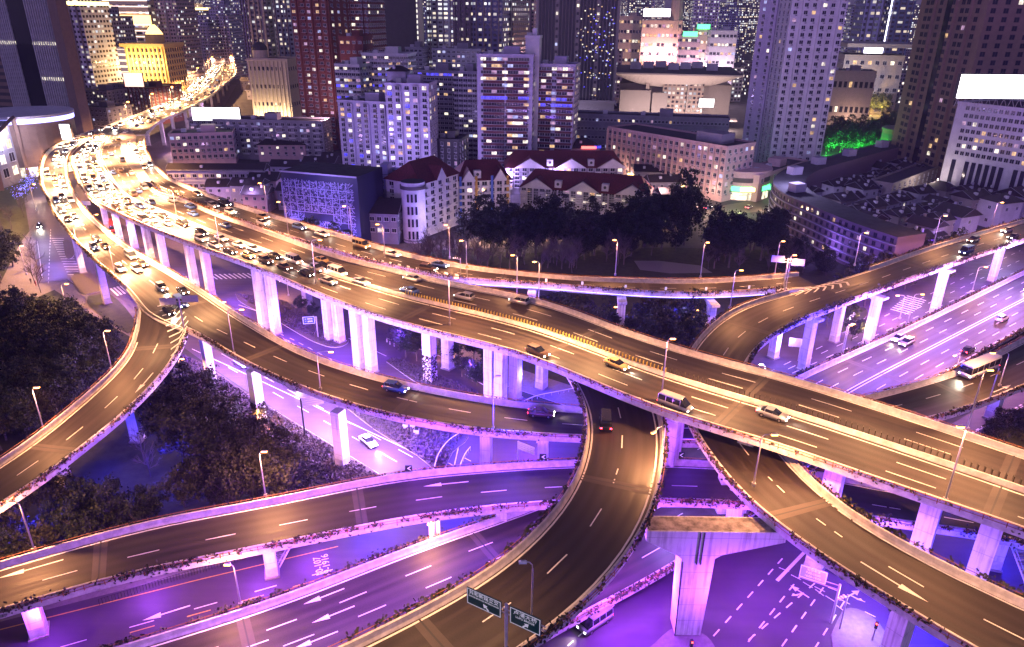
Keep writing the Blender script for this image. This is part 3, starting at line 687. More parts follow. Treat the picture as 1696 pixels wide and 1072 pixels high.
def garrow(x, y, tx, ty, ln=5.5, turn=0, s=1.0, z=.021):
    A = P(x, y, z); t = (P(tx, ty, z)-A); t.z = 0; t.normalize(); n = Vector((-t.y, t.x, 0)); mb = MB()
    q = lambda a, o: A+t*a+n*o
    mb.poly([q(0, -.12*s), q(ln*.62, -.12*s), q(ln*.62, .12*s), q(0, .12*s)], PAINT); mb.poly([q(ln*.62, -.5*s), q(ln, 0), q(ln*.62, .5*s)], PAINT)
    if turn: mb.poly([q(ln*.3, 0), q(ln*.38, 0), q(ln*.5, turn*1.0), q(ln*.42, turn*1.0)], PAINT); mb.poly([q(ln*.36, turn*.9), q(ln*.62, turn*1.1), q(ln*.56, turn*1.7)], PAINT)
    tag(mb.build('road_marking'), kind='structure')
garrow(315, 1003, 245, 1025, 6); garrow(490, 572, 440, 545, 6); garrow(1475, 703, 1520, 680, 6); garrow(1600, 486, 1640, 470, 5); garrow(1340, 990, 1310, 970, 3, 1); garrow(1400, 990, 1430, 975, 3, -1); garrow(1410, 945, 1440, 930, 3, 1)
def text_mesh(name, cu, m):
    o = bpy.data.objects.new(name, cu); COL.objects.link(o); bpy.context.view_layer.update()
    me = bpy.data.meshes.new_from_object(o.evaluated_get(bpy.context.evaluated_depsgraph_get())); bpy.data.objects.remove(o)
    if not me.materials: me.materials.append(m)
    o = bpy.data.objects.new(name, me); COL.objects.link(o); return o
def ground_text(txt, x, y, tx, ty, size, z=.024, sx=1.0, m=None, kind='structure', name='road_marking'):
    cu = bpy.data.curves.new(name, 'FONT'); cu.body = txt; cu.size = size; cu.align_x = 'CENTER'; cu.align_y = 'CENTER'
    o = text_mesh(name, cu, m or PAINT); A = P(x, y, z); t = P(tx, ty, z)-A
    o.location = A; o.rotation_euler = (0, 0, math.atan2(t.y, t.x)); o.scale = (sx, 1, 1)
    return tag(o, kind=kind)
ground_text('10-107', 528, 938, 524, 920, 1.5); ground_text('19-1916', 541, 936, 537, 916, 1.5)
# ------------------------------------------------------------------ light under the decks
PUR = (.18, .045, 1.0); BLU = (.035, .025, 1.0); LIL = (.36, .20, 1.0); VIO = (.36, .06, 1.0)
UL = [ # px, py at ground, height, colour, watts
 (215, 420, 9, LIL, 9000), (300, 460, 9, LIL, 12000), (390, 500, 9, PUR, 14000), (480, 560, 9, PUR, 14000), (520, 600, 6, LIL, 9000),
 (570, 590, 9, PUR, 12000), (660, 590, 8, PUR, 9000), (670, 650, 9, LIL, 12000), (780, 640, 8, PUR, 12000), (870, 660, 8, BLU, 12000), (930, 690, 7, BLU, 9000),
 (160, 400, 10, LIL, 7000), (70, 400, 9, (.75, .55, 1.0), 7000), (90, 440, 8, LIL, 9000), (200, 500, 8, PUR, 6000), (310, 600, 7, PUR, 7000), (390, 620, 7, LIL, 11000),
 (450, 655, 10, (.6, .3, 1.0), 30000), (540, 700, 10, (.72, .42, 1.0), 40000), (630, 750, 10, (.65, .35, 1.0), 34000), (370, 615, 9, (.6, .3, 1.0), 16000), (700, 760, 6, PUR, 9000), (760, 740, 6, BLU, 14000), (880, 760, 5, PUR, 9000),
 (250, 680, 6, BLU, 5000), (180, 790, 7, BLU, 6000), (280, 800, 6, BLU, 5000), (60, 900, 6, BLU, 2500),
 (900, 500, 8, BLU, 12000), (1030, 560, 8, BLU, 14000), (1120, 550, 7, BLU, 9000), (1180, 520, 8, BLU, 6000),
 (1300, 600, 8, LIL, 7000), (1400, 560, 8, (.8, .4, 1.0), 9000), (1470, 520, 8, VIO, 8000), (1520, 500, 8, (.8, .4, .8), 4500), (1600, 470, 8, VIO, 3000), (1370, 490, 8, BLU, 6000), (1560, 430, 7, PUR, 4000), (1660, 420, 7, (1, .5, .4), 2500),
 (1150, 780, 13, LIL, 10000), (1180, 800, 14, PUR, 12000), (1240, 800, 13, PUR, 9000), (1380, 800, 13, PUR, 8000), (1460, 850, 13, PUR, 7000), (1560, 900, 10, BLU, 7000), (1650, 920, 6, BLU, 8000), (1580, 1000, 7, BLU, 9000),
 (1250, 970, 15, (.42, .06, 1.0), 9000), (1360, 1050, 13, (.4, .06, 1.0), 6000), (1420, 1040, 5, (.8, .6, 1), 2500), (1200, 1090, 12, VIO, 8000), (1450, 960, 9, PUR, 9000), (1080, 1010, 9, VIO, 9000), (1020, 1050, 8, VIO, 9000), (1110, 900, 9, LIL, 7000),
 (1520, 1060, 6, BLU, 12000), (80, 1060, 6, VIO, 3500), (250, 990, 5, VIO, 3500), (430, 960, 5, VIO, 4000), (620, 890, 5, BLU, 7000), (760, 860, 5, BLU, 5000), (520, 930, 4.5, VIO, 4000),
]
for (x, y, z, c, e) in UL:
    p = P(x, y, 0); light('under_deck_light', (p.x, p.y, z*.72), e*.95, c, size=.5)
# added floods over the low highway and ramps, no masts carry them
for (x, y, c, e) in ((430, 1040, (.55, .15, 1.0), 6500), (560, 1010, (.55, .15, 1.0), 7500), (680, 960, (.5, .13, 1.0), 7500), (780, 910, PUR, 8000), (860, 880, PUR, 6000), (1000, 960, VIO, 9000),
    (1380, 640, BLU, 22000), (1470, 590, (.3, .14, 1.0), 24000), (1570, 530, (.35, .18, 1.0), 24000), (1670, 480, (.5, .25, 1.0), 24000), (1730, 460, PUR, 9000), (1540, 600, (1, .3, .5), 12000), (1640, 560, (1, .35, .5), 12000), (1700, 520, (1, .4, .5), 10000),
    (840, 800, BLU, 4000), (700, 815, VIO, 4000), (1130, 800, PUR, 3000), (840, 660, PUR, 2500), (900, 640, BLU, 2500)):
    p = P(x, y, 2.4 if y > 460 else 2.4); light('added_flood', (p.x, p.y, 14.5), e*(2.2 if y > 860 and x < 900 else 1.8 if y < 660 else 1.2), c, size=.8)
# blue LED line below the near parapet of the rear ramp
LED = mat('led_blue', (.05, .03, .4), .4, emit=(.25, .2, 1.0), estr=9)
mb = MB(); a, b = dz_(R, 780, 470, 15), dz_(R, 1270, 480, 15); i0 = int(a/R.L*(R.n-1)); i1 = int(b/R.L*(R.n-1)); 
R.sweep(lambda i: [(-1, -.12, -1.62), (-1, -.12, -1.5), (-1, .1, -1.5), (-1, .1, -1.62)], LED, i0, i1, mb=mb); mb.build('led_strip', r_R)
d = a
while d < b: p = R.at(d, -1.06, -1.6); hd = R.head(d); n = Vector((math.sin(hd), -math.cos(hd), 0)); light('led_light', p+n*1.6+Vector((0, 0, -.6)), 900, (.3, .2, 1.0), size=.3); d += 10
# ------------------------------------------------------------------ street lamps
BULB = mat('sodium_bulb', (1, .6, .2), .4, emit=(1.0, .36, .06), estr=22); BULBW = mat('white_bulb', (1, 1, 1), .4, emit=(1.0, .9, .85), estr=40); BULB_OFF = mat('lamp_glass', (.7, .75, .85), .2)
SOD = (1.0, .41, .16)
NL = {}
ORD = ['first', 'second', 'third', 'fourth', 'fifth', 'sixth', 'seventh', 'eighth', 'ninth', 'tenth', 'eleventh', 'twelfth', 'thirteenth', 'fourteenth', 'fifteenth', 'sixteenth']
def street_lamp(bx, by, hx, hy, z, label, power=7000, col=SOD, bulb=None, group='lamps lining the roads', spot=True):
    b = P(bx, by, z); h = Htop(bx, by, hy, z)-z; h = max(4.5, min(h, 16)); hp = P(hx, hy, z+h)
    off = hp-b; off.z = 0; L = max(.8, min(off.length, 3.2)); rz = math.atan2(off.y, off.x)
    t = thing('street_lamp', label, 'street lamp', b, rz, group)
    mb = MB(); mb.tube([(0, 0, 0), (0, 0, h-.9)], .13, GALV, 8, .085); mb.box((0, 0, .25), (.45, .45, .5), GALV); mb.build('pole', t)
    mb = MB(); mb.tube([(0, 0, h-1.0), (.05, 0, h-.45), (.35, 0, h-.12), (L*.8, 0, h)], .065, GALV, 6); mb.build('arm', t)
    mb = MB(); mb.box((L, 0, h+.03), (.85, .32, .14), GALV, top=.6); hd = mb.build('lamp_head', t)
    mb = MB(); mb.box((L, 0, h-.11), (.78, .36, .18), bulb or BULB); mb.build('bulb', hd)
    if power: light('lamp_or_fill_light', (L, 0, h-.35), power*1.65, col, kind='SPOT' if spot else 'POINT', size=.12, parent=t, spot=165, blend=.5)
    return t
LA = [ # base x, y, head x, y, z, phrase, watts
 (443, 350, 430, 303, 17.5, 'lamp with a starburst beside the small gabled houses behind the rear ramp', 9000),
 (478, 390, 461, 334, 17.5, 'lamp before the blue lattice building, on the divider of two decks', 14000),
 (583, 392, 570, 341, 17.3, 'lamp at the corner of the blue lattice building on the rear parapet', 9000),
 (638, 430, 625, 371, 16.5, 'lamp on the divider strip in front of the round white stair tower', 10000),
 (745, 428, 739, 372, 15.8, 'lamp on the rear parapet left of the dark round trees', 8000),
 (773, 458, 764, 398, 15.3, 'lamp at the divider tip beside a camera pole', 8000),
 (856, 492, 849, 422, 14.6, 'lamp left of a shorter pair on the near parapet of the rear ramp', 6000),
 (892, 498, 885, 433, 14.6, 'lamp right of its twin where the rear ramp leaves the highway', 6000),
 (1019, 456, 1021, 397, 14.7, 'lamp on the rear parapet beside the dark round lawn', 7000),
 (1160, 460, 1168, 401, 14.7, 'lamp on the rear parapet right of the small grey plaza', 7000),
 (1209, 511, 1228, 447, 14.6, 'lamp on the inside of the right hand bend', 7000),
 (1283, 455, 1296, 399, 14.7, 'lamp just left of the pale direction boards', 7000),
 (1301, 480, 1311, 422, 14.7, 'lamp between the two pale direction boards', 6000),
 (1415, 440, 1435, 385, 15, 'lamp in front of the long curved purple apartment block', 7000),
 (1546, 406, 1566, 357, 15, 'lamp in front of the dark tiled row houses', 7000),
 (1640, 380, 1660, 335, 15, 'lamp in front of the pale house near the right edge', 7000),
 (255, 380, 256, 322, 17.7, 'thin lamp on the left of the near highway parapet', 16000),
 (293, 360, 292, 316, 17.7, 'lamp with a yellow warning sign on the divider', 16000),
 (365, 416, 367, 354, 17.8, 'lamp behind the head of the car queue', 16000),
 (193, 345, 188, 300, 17.6, 'lamp on the near parapet above the pink gantry sign', 20000),
 (126, 396, 138, 372, 14.6, 'bright lamp on the outer parapet of the left slip road', 16000),
 (191, 458, 194, 405, 14, 'tall lamp where the left branch begins to widen', 16000),
 (523, 470, 530, 397, 18, 'lamp on the near parapet beside the white vans', 15000),
 (745, 538, 756, 459, 18.2, 'tall lamp on the near parapet left of the middle of the highway', 14000),
 (1095, 665, 1113, 560, 19.6, 'tall lamp on the near parapet where the brown curve dives under', 14000),
 (1248, 805, 1283, 719, 18, 'lamp on the inner parapet of the lower right ramp', 12000),
 (1565, 830, 1599, 706, 20.5, 'tall lamp on the near parapet toward the lower right', 9000),
 (1601, 712, 1636, 612, 20.5, 'tall brownish pole lamp on the far parapet beside the hedge', 10000),
 (388, 587, 400, 512, 13.7, 'guyed mast lamp on the near parapet of the middle slip road', 6000),
 (531, 646, 548, 582, 13, 'lamp on the near parapet above the ground gantry sign', 6000),
 (185, 612, 178, 547, 11.8, 'lamp on the wooded side of the left branch ramp, the upper one', 9000),
 (73, 714, 58, 641, 11.2, 'lamp on the wooded side of the left branch ramp, the lower one', 9000),
 (440, 823, 429, 747, 7.2, 'lamp at the far parapet of the low ramp beside round trees', 14000),
 (57, 912, 20, 831, 7, 'lamp at the far parapet of the low ramp near the left edge', 12000),
 (399, 1003, 385, 934, 2.5, 'lamp in the hedge between street and lowest highway, the left one', 6000),
 (720, 890, 711, 866, 2.5, 'short lamp in the hedge below the low ramp', 4000),
 (1098, 745, 1076, 720, 17.5, 'lamp leaning over the top of the brown curve', 4500),
 (1503, 537, 1528, 487, 2.5, 'lamp in front of the striped crosswalk', 7000),
 (1608, 490, 1633, 442, 2.5, 'lamp right of the second tall pier from the right', 7000),
 (1395, 592, 1413, 536, 2.5, 'lamp between two tall piers on the far hedge of the lowest highway', 7000),
 (1262, 640, 1261, 603, 0, 'low white lamp beside the first pier right of the bend', 5000),
 (1584, 612, 1573, 593, 2.5, 'small lamp above the pink carriageway', 5000),
 (1655, 640, 1642, 584, 10.6, 'lamp on the far parapet of the right middle ramp', 5000),
 (1700, 745, 1681, 742, 0, 'low orange lamp at the right edge', 2000),
 (812, 768, 812, 692, 0, 'lamp standing behind the slip road above the low ramp', 6000),
 (1022, 560, 1020, 508, 0, 'lamp in the blue lit park left of the pier', 4000),
 (1138, 572, 1155, 513, 0, 'lamp in the blue lit park right of the pier', 4000),
 (60, 350, 56, 305, 0, 'lamp in the street left of the left slip road', 3000),
 (44, 455, 33, 407, 0, 'lamp beside the pavement at the far left', 2000),
 (113, 520, 110, 470, 0, 'lamp at the edge of the dark woods', 5000),
 (165, 405, 160, 355, 0, 'lamp under the highway beside the lilac piers', 4000),
 (305, 648, 301, 594, 0, 'lamp under the left branch fork', 3000),
 (252, 430, 252, 420, 0, 'low lamp seen between two pairs of lilac piers', 2500),
 (312, 480, 311, 466, 0, 'low lamp among the lilac piers beside the crosswalk', 2500),
 (368, 560, 371, 500, 0, 'lamp beside the far parapet of the middle slip road, upper', 4000),
 (392, 565, 390, 517, 0, 'lamp beside the far parapet of the middle slip road, lower', 4000),
 (478, 490, 465, 465, 0, 'lamp in the planted strip under the highway', 3000),
 (745, 590, 731, 574, 0, 'lamp behind the pier with dark ivy', 3500),
 (430, 700, 428, 688, 0, 'yellow lamp at the ivy covered foot of a pier', 3500),
 (1393, 590, 1408, 538, 0, 'lamp in the street under the right ramp', 0),
 (1490, 528, 1487, 489, 0, 'lamp on the round corner of the crosswalk', 4000),
]
for (bx, by, hx, hy, z, ph, w) in LA:
    wh = 'white' in ph and 'low white' in ph
    street_lamp(bx, by, hx, hy, z, ('' if ph.startswith(('low', 'short', 'tall', 'thin', 'bright', 'small', 'yellow', 'guyed')) else 'lit sodium ')+ph, w, (1, .8, .9) if wh else SOD, BULBW if wh else None)
street_lamp(880, 1030, 866, 930, 17.8, 'unlit grey lamp on the brown curve beside the green signs', 0, bulb=BULB_OFF)
street_lamp(817, 711, 820, 622, 11.5, 'unlit tall lamp on the middle slip road left of the brown curve', 0, bulb=BULB_OFF)
# far highway lamps: small, close together
for k in range(34):
    d = 30+k*(Tr.L-60)/17*1.0 if k < 17 else 45+(k-17)*(Tr.L-60)/17
    u = 1.0 if k < 17 else -1.0
    p = Tr.at(min(d, Tr.L-20), u*1.02)
    t = thing('street_lamp', 'small bright orange lamp in the chain along the far highway', 'street lamp', p, Tr.head(min(d, Tr.L-20))-u*math.pi/2, 'chain of lamps along the far highway')
    mb = MB(); mb.tube([(0, 0, 0), (0, 0, 9), (1.4, 0, 9.6)], .12, GALV, 5); mb.build('pole', t)
    mb = MB(); mb.box((1.8, 0, 9.5), (1.2, .7, .5), BULB); mb.build('bulb', t)
    light('lamp_or_fill_light', (2.2, 0, 8.8), 95000, (1, .52, .22), kind='SPOT', size=.2, parent=t, spot=165)
# added spots above the decks, no lamps there, strongest over the far bend
for (x, y, z, e) in ((140, 236, 17, 20000), (130, 275, 17, 20000), (225, 262, 17.5, 20000), (170, 262, 17.5, 24000), (205, 300, 17.5, 24000), (245, 290, 17.7, 20000), (80, 285, 16.5, 20000), (230, 205, 17, 26000), (280, 175, 17, 26000), (330, 145, 17, 30000), (110, 262, 17, 22000), (92, 310, 16, 30000), (120, 350, 15.5, 30000), (170, 230, 17, 30000), (150, 290, 17.5, 34000), (190, 330, 17.6, 34000), (200, 250, 17.5, 26000), (240, 360, 17.8, 34000), (232, 240, 17.6, 22000), (270, 320, 17.8, 22000), (300, 375, 17.9, 30000), (150, 400, 14.2, 22000), (215, 440, 14, 18000), (275, 465, 13.8, 18000), (340, 505, 13.7, 15000), (420, 420, 18, 20000), (620, 480, 18.1, 16000), (880, 570, 18.4, 14000), (980, 590, 19, 14000), (1200, 660, 20, 16000), (1330, 720, 20.4, 12000), (1450, 700, 20.4, 10000), (1450, 775, 20.4, 10000), (700, 1010, 18, 9000), (830, 990, 18, 8000), (1560, 1010, 18, 8000), (1380, 860, 18, 6000), (1680, 1060, 18, 7000), (560, 1110, 18, 9000), (1660, 800, 20.4, 9000), (200, 720, 11.5, 4000), (250, 560, 13, 7000)):
    p = P(x, y, z); light('lamp_or_fill_light', (p.x, p.y, z+9), e*(6.5 if x < 400 and y < 450 else 2.2 if x < 1000 and y < 850 else 1.15 if y < 850 else .6), (1.0, .48, .20), kind='SPOT', size=.3, spot=138 if x < 420 else 140, blend=.7)
# ------------------------------------------------------------------ vehicles (front towards +x)
GLASS = mat('car_glass', (.015, .018, .025), .08); TYRE = mat('tyre', (.02, .02, .02), .9); RIM = mat('rim', (.5, .5, .52), .3, metal=.8)
HEAD = mat('headlight', (1, 1, 1), .2, emit=(1, .93, .8), estr=45); TAIL = mat('taillight', (.5, .01, .01), .3, emit=(1, .03, .06), estr=22)
PW = mat('paint_white', (.75, .75, .74), .3); PBK = mat('paint_black', (.02, .02, .024), .25); PS = mat('paint_silver', (.42, .43, .45), .3, metal=.5); PBR = mat('paint_brown', (.10, .06, .045), .3); PGD = mat('paint_gold', (.5, .36, .16), .35); PRD = mat('paint_red', (.5, .03, .03), .3); PBL = mat('paint_blue', (.04, .09, .3), .3)
def bevel_mesh(me, w=.06, seg=2):
    bm = bmesh.new(); bm.from_mesh(me); bmesh.ops.remove_doubles(bm, verts=bm.verts, dist=.0005)
    bmesh.ops.bevel(bm, geom=[e for e in bm.edges if e.is_manifold and e.calc_face_angle(0) > .3], offset=w, segments=seg, affect='EDGES', clamp_overlap=True)
    bm.to_mesh(me); bm.free(); me.polygons.foreach_set('use_smooth', [True]*len(me.polygons)); me.update(); return me
def loft(prof, m, mb=None):
    """prof: list of (x, z_bottom, z_top, half_width_bottom, half_width_top)"""
    mb = mb or MB(); V = []
    for x, zb, zt, wb, wt in prof: V += [(x, -wb, zb), (x, wb, zb), (x, wt, zt), (x, -wt, zt)]
    F = [(0, 3, 2, 1)]; n = len(prof)
    for i in range(n-1):
        a = 4*i; b = a+4
        for k in range(4): F.append((a+k, a+(k+1) % 4, b+(k+1) % 4, b+k))
    F.append((4*n-4, 4*n-3, 4*n-2, 4*n-1)); mb.faces(V, F, m); return mb
VP = {}
def vehicle_parts(kind, paint):
    key = (kind, paint.name)
    if key in VP: return VP[key]
    if kind == 'sedan':
        L, Wd = 4.6, .88; body = [(-2.3, .42, .85, .74, .72), (-2.15, .28, 1.0, .84, .80), (-1.35, .22, 1.02, .88, .84), (1.0, .22, .98, .88, .85), (2.0, .25, .84, .85, .78), (2.3, .36, .66, .72, .68)]
        cab = [(-1.75, .98, 1.0, .76, .74), (-1.05, .98, 1.42, .78, .60), (.2, .96, 1.45, .80, .61), (1.15, .94, .98, .78, .74)]; roof = [(-1.0, 1.41, 1.445, .6, .57), (.2, 1.44, 1.475, .61, .58)]
    elif kind == 'suv':
        L, Wd = 4.6, .92; body = [(-2.3, .45, 1.05, .82, .78), (-2.2, .32, 1.12, .9, .84), (.9, .28, 1.1, .92, .88), (2.05, .3, .98, .9, .82), (2.3, .42, .78, .78, .72)]
        cab = [(-2.2, 1.08, 1.2, .8, .76), (-1.9, 1.08, 1.68, .8, .68), (.1, 1.08, 1.72, .84, .68), (1.1, 1.06, 1.1, .82, .78)]; roof = [(-1.9, 1.67, 1.72, .68, .64), (.1, 1.71, 1.76, .68, .64)]
    elif kind == 'van':
        L, Wd = 5.2, .93; body = [(-2.6, .4, 1.2, .88, .86), (-2.55, .3, 1.25, .93, .9), (1.9, .28, 1.22, .93, .9), (2.4, .3, 1.05, .9, .84), (2.6, .4, .85, .82, .78)]
        cab = [(-2.56, 1.2, 1.9, .88, .78), (-2.4, 1.2, 2.12, .9, .76), (1.2, 1.2, 2.12, .9, .76), (2.25, 1.16, 1.2, .88, .82)]; roof = [(-2.42, 2.05, 2.2, .79, .74), (1.2, 2.05, 2.2, .79, .72)]
    else:  # bus
        L, Wd = 10.5, 1.22; body = [(-5.2, .4, 1.3, 1.2, 1.2), (5.2, .35, 1.3, 1.2, 1.2)]; cab = [(-5.18, 1.28, 2.7, 1.2, 1.12), (5.15, 1.28, 2.7, 1.18, 1.1)]; roof = [(-5.2, 2.62, 3.0, 1.18, 1.08), (5.1, 2.62, 3.0, 1.18, 1.05)]
    R = {}
    R['body'] = bevel_mesh(loft(body, paint).mesh('body'), .05)
    cb = loft(cab, GLASS)
    R['window'] = bevel_mesh(cb.mesh('window'), .03, 1)
    rf = loft(roof, paint)
    for sx in ((-1.0, .2) if kind == 'sedan' else (-1.9, -.8, .1) if kind == 'suv' else (-2.5, -1.2, 0, 1.25) if kind == 'van' else (-5.1, -3, -1, 1, 3, 5.0)):
        zt = roof[0][1]+.02; wt = roof[0][3]; wb = cab[1][3] if kind != 'bus' else 1.2; zb = cab[1][1]
        for s in (-1, 1): rf.poly([(sx-.05, s*(wb+.012), zb), (sx+.05, s*(wb+.012), zb), (sx+.05, s*(wt+.014), zt), (sx-.05, s*(wt+.014), zt)][::s], paint)
    R['roof'] = rf.mesh('roof')
    hl = MB(); hx, hz, hw = body[-1][0]-.1, (body[-1][1]+body[-1][2])/2+.1, body[-1][3]-.16; hl.box((0, 0, 0), (.2, .3, .17), HEAD, top=.8); R['headlight'] = hl.mesh('headlight')
    tl = MB(); tl.box((0, 0, 0), (.14, .28, .2), TAIL); R['taillight'] = tl.mesh('taillight')
    wh = MB(); wr = .33 if kind != 'bus' else .48; wh.tube([(0, -.11, 0), (0, .11, 0)], wr, TYRE, 14); wh.tube([(0, -.12, 0), (0, .12, 0)], wr*.6, RIM, 10); R['wheel'] = wh.mesh('wheel')
    R['_'] = (L, Wd, hx, hz, hw, body[0][0]+.07, (body[0][1]+body[0][2])/2+.1, body[0][3]-.14, wr)
    VP[key] = R; return R
def vehicle(kind, paint, loc, rz, label, cat, group=None, name=None, beam=0, parts=True, glow=0):
    R = vehicle_parts(kind, paint); L, Wd, hx, hz, hw, tx, tz, tw, wr = R['_']
    t = thing(name or {'sedan': 'car', 'suv': 'car', 'van': 'van', 'bus': 'bus'}[kind], label, cat, loc, rz, group)
    for k in ('body', 'window', 'roof'): inst(k, R[k], t)
    if parts:
        for s in (-1, 1):
            inst('headlight', R['headlight'], t, (hx+.02, s*hw, hz)); inst('taillight', R['taillight'], t, (tx-.02, s*tw, tz))
            for x in (L*.29, -L*.29): inst('wheel', R['wheel'], t, (x, s*(Wd-.09), wr))
    else:
        for s in (-1, 1): inst('headlight', R['headlight'], t, (hx+.02, s*hw, hz))
    if beam:
        l = light('headlight_beam', (hx+.3, 0, hz+.1), beam, (1, .88, .68), kind='SPOT', size=.2, parent=t, spot=75, blend=1.0)
        l.rotation_euler = (math.radians(79), 0, math.radians(-90))
    return t
Q = [ # px, py on deck, kind, paint, label
 (334, 387, 'suv', PBK, 'dark hatchback at the very tail of the stopped queue'),
 (333, 397, 'suv', PW, 'white off-roader last in the outer lane of the queue'),
 (366, 396, 'sedan', PW, 'white saloon in the inner lane beside the dark barrier, rearmost of the sharp white ones'),
 (356, 407, 'sedan', PW, 'white saloon at the parapet, just behind a black saloon'),
 (381, 417, 'sedan', PBK, 'black saloon between a white saloon and a gold taxi'),
 (396, 407, 'sedan', PW, 'white saloon in the middle of the queue next to the barrier'),
 (411, 424, 'sedan', PGD, 'gold taxi in the outer lane of the queue'),
 (420, 413, 'sedan', PW, 'white saloon ahead of another in the inner lane, behind the dark one'),
 (440, 433, 'suv', PBR, 'brown off-roader ahead of the gold taxi'),
 (455, 425, 'sedan', PBK, 'black saloon beside a white van and behind it'),
 (471, 443, 'sedan', PBR, 'dark brown saloon below the rear white van'),
 (487, 433, 'van', PW, 'white minibus, the one further back in the queue'),
 (507, 454, 'sedan', PBK, 'black saloon at the parapet below the silver people carrier'),
 (525, 446, 'suv', PS, 'silver people carrier between the two white minibuses'),
 (559, 453, 'van', PW, 'white minibus leading the queue'),
 (544, 467, 'sedan', PS, 'pale silver saloon beside the leading minibus, near the parapet'),
 (597, 468, 'sedan', PS, 'grey saloon pulling away in front of the queue')]
for (x, y, k, pm, lb) in Q:
    d, u = M.find(P(x, y, 18.4)); p = M.at(d, u, .02)
    vehicle(k, pm, p, M.head(d), lb, 'minibus' if 'minibus' in lb else 'taxi' if 'taxi' in lb else 'car', 'vehicles in the stopped queue', beam=700, name='minibus' if 'minibus' in lb else None)
# moving traffic, at rest here
random.seed(11)
kinds = ['sedan', 'sedan', 'sedan', 'suv', 'suv', 'van']; paints = [PW, PW, PS, PBK, PBR, PS, PGD, PBL]
def traffic(rd, n, d0, d1, us, sgn, label, group, beam=600, parts=False, gap=8, avoid=None, every=2):
    used = []; k = 0; tries = 0
    while k < n and tries < n*30:
        tries += 1; d = random.uniform(d0, d1); u = random.choice(us)
        if any(abs(d-a) < gap and abs(u-b) < .12 for a, b in used): continue
        if avoid and avoid[0] < d < avoid[1] and u < avoid[2]: continue
        used.append((d, u)); kd = random.choice(kinds); rz = rd.head(d)+(0 if sgn > 0 else math.pi)
        vehicle(kd, random.choice(paints), rd.at(d, u+random.uniform(-.015, .015), .02), rz, label, 'van' if kd == 'van' else 'car', group, beam=beam if k % every == 0 else 0, parts=parts); k += 1
qa = (dz_(M, 318, 380, 18.4), dz_(M, 600, 470, 18.4)+6, 0)
traffic(M, 62, 4, qa[0]-6, (-.22, -.48, -.78), 1, 'car in the dense dazzling traffic filling the near carriageway at the left bend', 'dense traffic on the near carriageway', 2600, every=2)
traffic(M, 4, qa[1]+6, M.L-30, (-.22, -.48, -.78), 1, 'car spaced out on the near carriageway ahead of the queue', 'free flowing traffic on the near carriageway', 2200, parts=True, gap=14, every=1)
traffic(M, 22, 4, dz_(M, 900, 500, 19), (.22, .5, .8), -1, 'car driving left on the far carriageway of the main highway', 'traffic on the far carriageway', 1500, parts=False, gap=12, every=2)
traffic(Lr, 34, 4, dz_(Lr, 320, 530, 14), (-.5, 0, .5), 1, 'car on the bright upper part of the left slip road', 'traffic on the left slip road', 2600, every=2)
traffic(Lr, 2, dz_(Lr, 380, 555, 14), dz_(Lr, 900, 700, 11), (.45,), 1, 'car in the upper lane of the middle slip road', 'traffic on the middle slip road', 1500, parts=True, gap=25, every=1)
traffic(R, 22, 4, dz_(R, 760, 450, 15), (-.4, .45), 1, 'car on the curved slip road behind the highway', 'traffic on the rear slip road', 1800, every=2)
traffic(Tr, 130, 10, Tr.L-4, (-.25, -.5, -.8), 1, 'tiny car with lit headlights on the far highway heading this way', 'far traffic coming this way', 5000, every=3, gap=9)
traffic(Tr, 80, 10, Tr.L-4, (.25, .5, .8), -1, 'tiny car on the far highway driving away', 'far traffic driving away', 0, every=3, gap=9)
traffic(Fr, 14, 20, dz_(Fr, 830, 900, 3), (.2, .5, .8), -1, 'car on the lowest purple highway heading left', 'traffic on the lowest highway', 1500, parts=True, gap=16, every=1) if False else None
traffic(Fr, 6, dz_(Fr, 1300, 1000, 3), Fr.L-90, (.2, .5, .8), -1, 'car on the lowest highway in the far carriageway', 'traffic on the far half of the lowest highway', 900, parts=True, gap=18, every=1)
traffic(Fr, 4, dz_(Fr, 1400, 640, 3), Fr.L-90, (-.3, -.7), 1, 'car on the pink lit near carriageway of the lowest highway', 'traffic on the near half of the lowest highway', 900, parts=True, gap=18, every=1)
traffic(D, 4, dz_(D, 1690, 380, 16), gD, (-.45, .4), 1, 'car on the right hand ramp before the bend', 'traffic on the right hand ramp', 1200, parts=True, gap=20, every=1)
def single(rd, x, y, z, kind, pm, lab, cat, sgn=1, beam=0, name=None):
    d, u = rd.find(P(x, y, z)); vehicle(kind, pm, rd.at(d, u, .02), rd.head(d)+(0 if sgn > 0 else math.pi), lab, cat, beam=beam, name=name)
single(Cr, 1003, 700, 17, 'van', PBK, 'dark van with red tail lamps driving up the brown curve', 'van', sgn=-1)
single(Lr, 1620, 618, 10.6, 'bus', PW, 'white bus on the right middle ramp beside a lamp', 'bus', sgn=-1, beam=3500)
def gcar(x, y, tx, ty, kind, pm, lab, cat='car', beam=1200, name=None):
    p = P(x, y, .03); t = P(tx, ty, .03)-p; vehicle(kind, pm, p, math.atan2(t.y, t.x), lab, cat, beam=beam, name=name)
gcar(66, 376, 66, 420, 'sedan', PBK, 'dark car with headlights on in the street at far left', beam=6000)
gcar(188, 380, 190, 400, 'bus', PRD, 'dark red bus under the highway between lilac piers', 'bus', 800)
gcar(1150, 335, 1130, 338, 'sedan', PW, 'pale car in front of the green lit shopfront'); gcar(1172, 346, 1190, 340, 'sedan', PBL, 'blue car at the crossing before the shopfront', beam=0)
gcar(1525, 440, 1545, 432, 'sedan', PW, 'white car waiting under the right ramp', beam=1500); gcar(1556, 428, 1540, 436, 'suv', PS, 'silver car with headlights on under the right ramp', beam=2500)
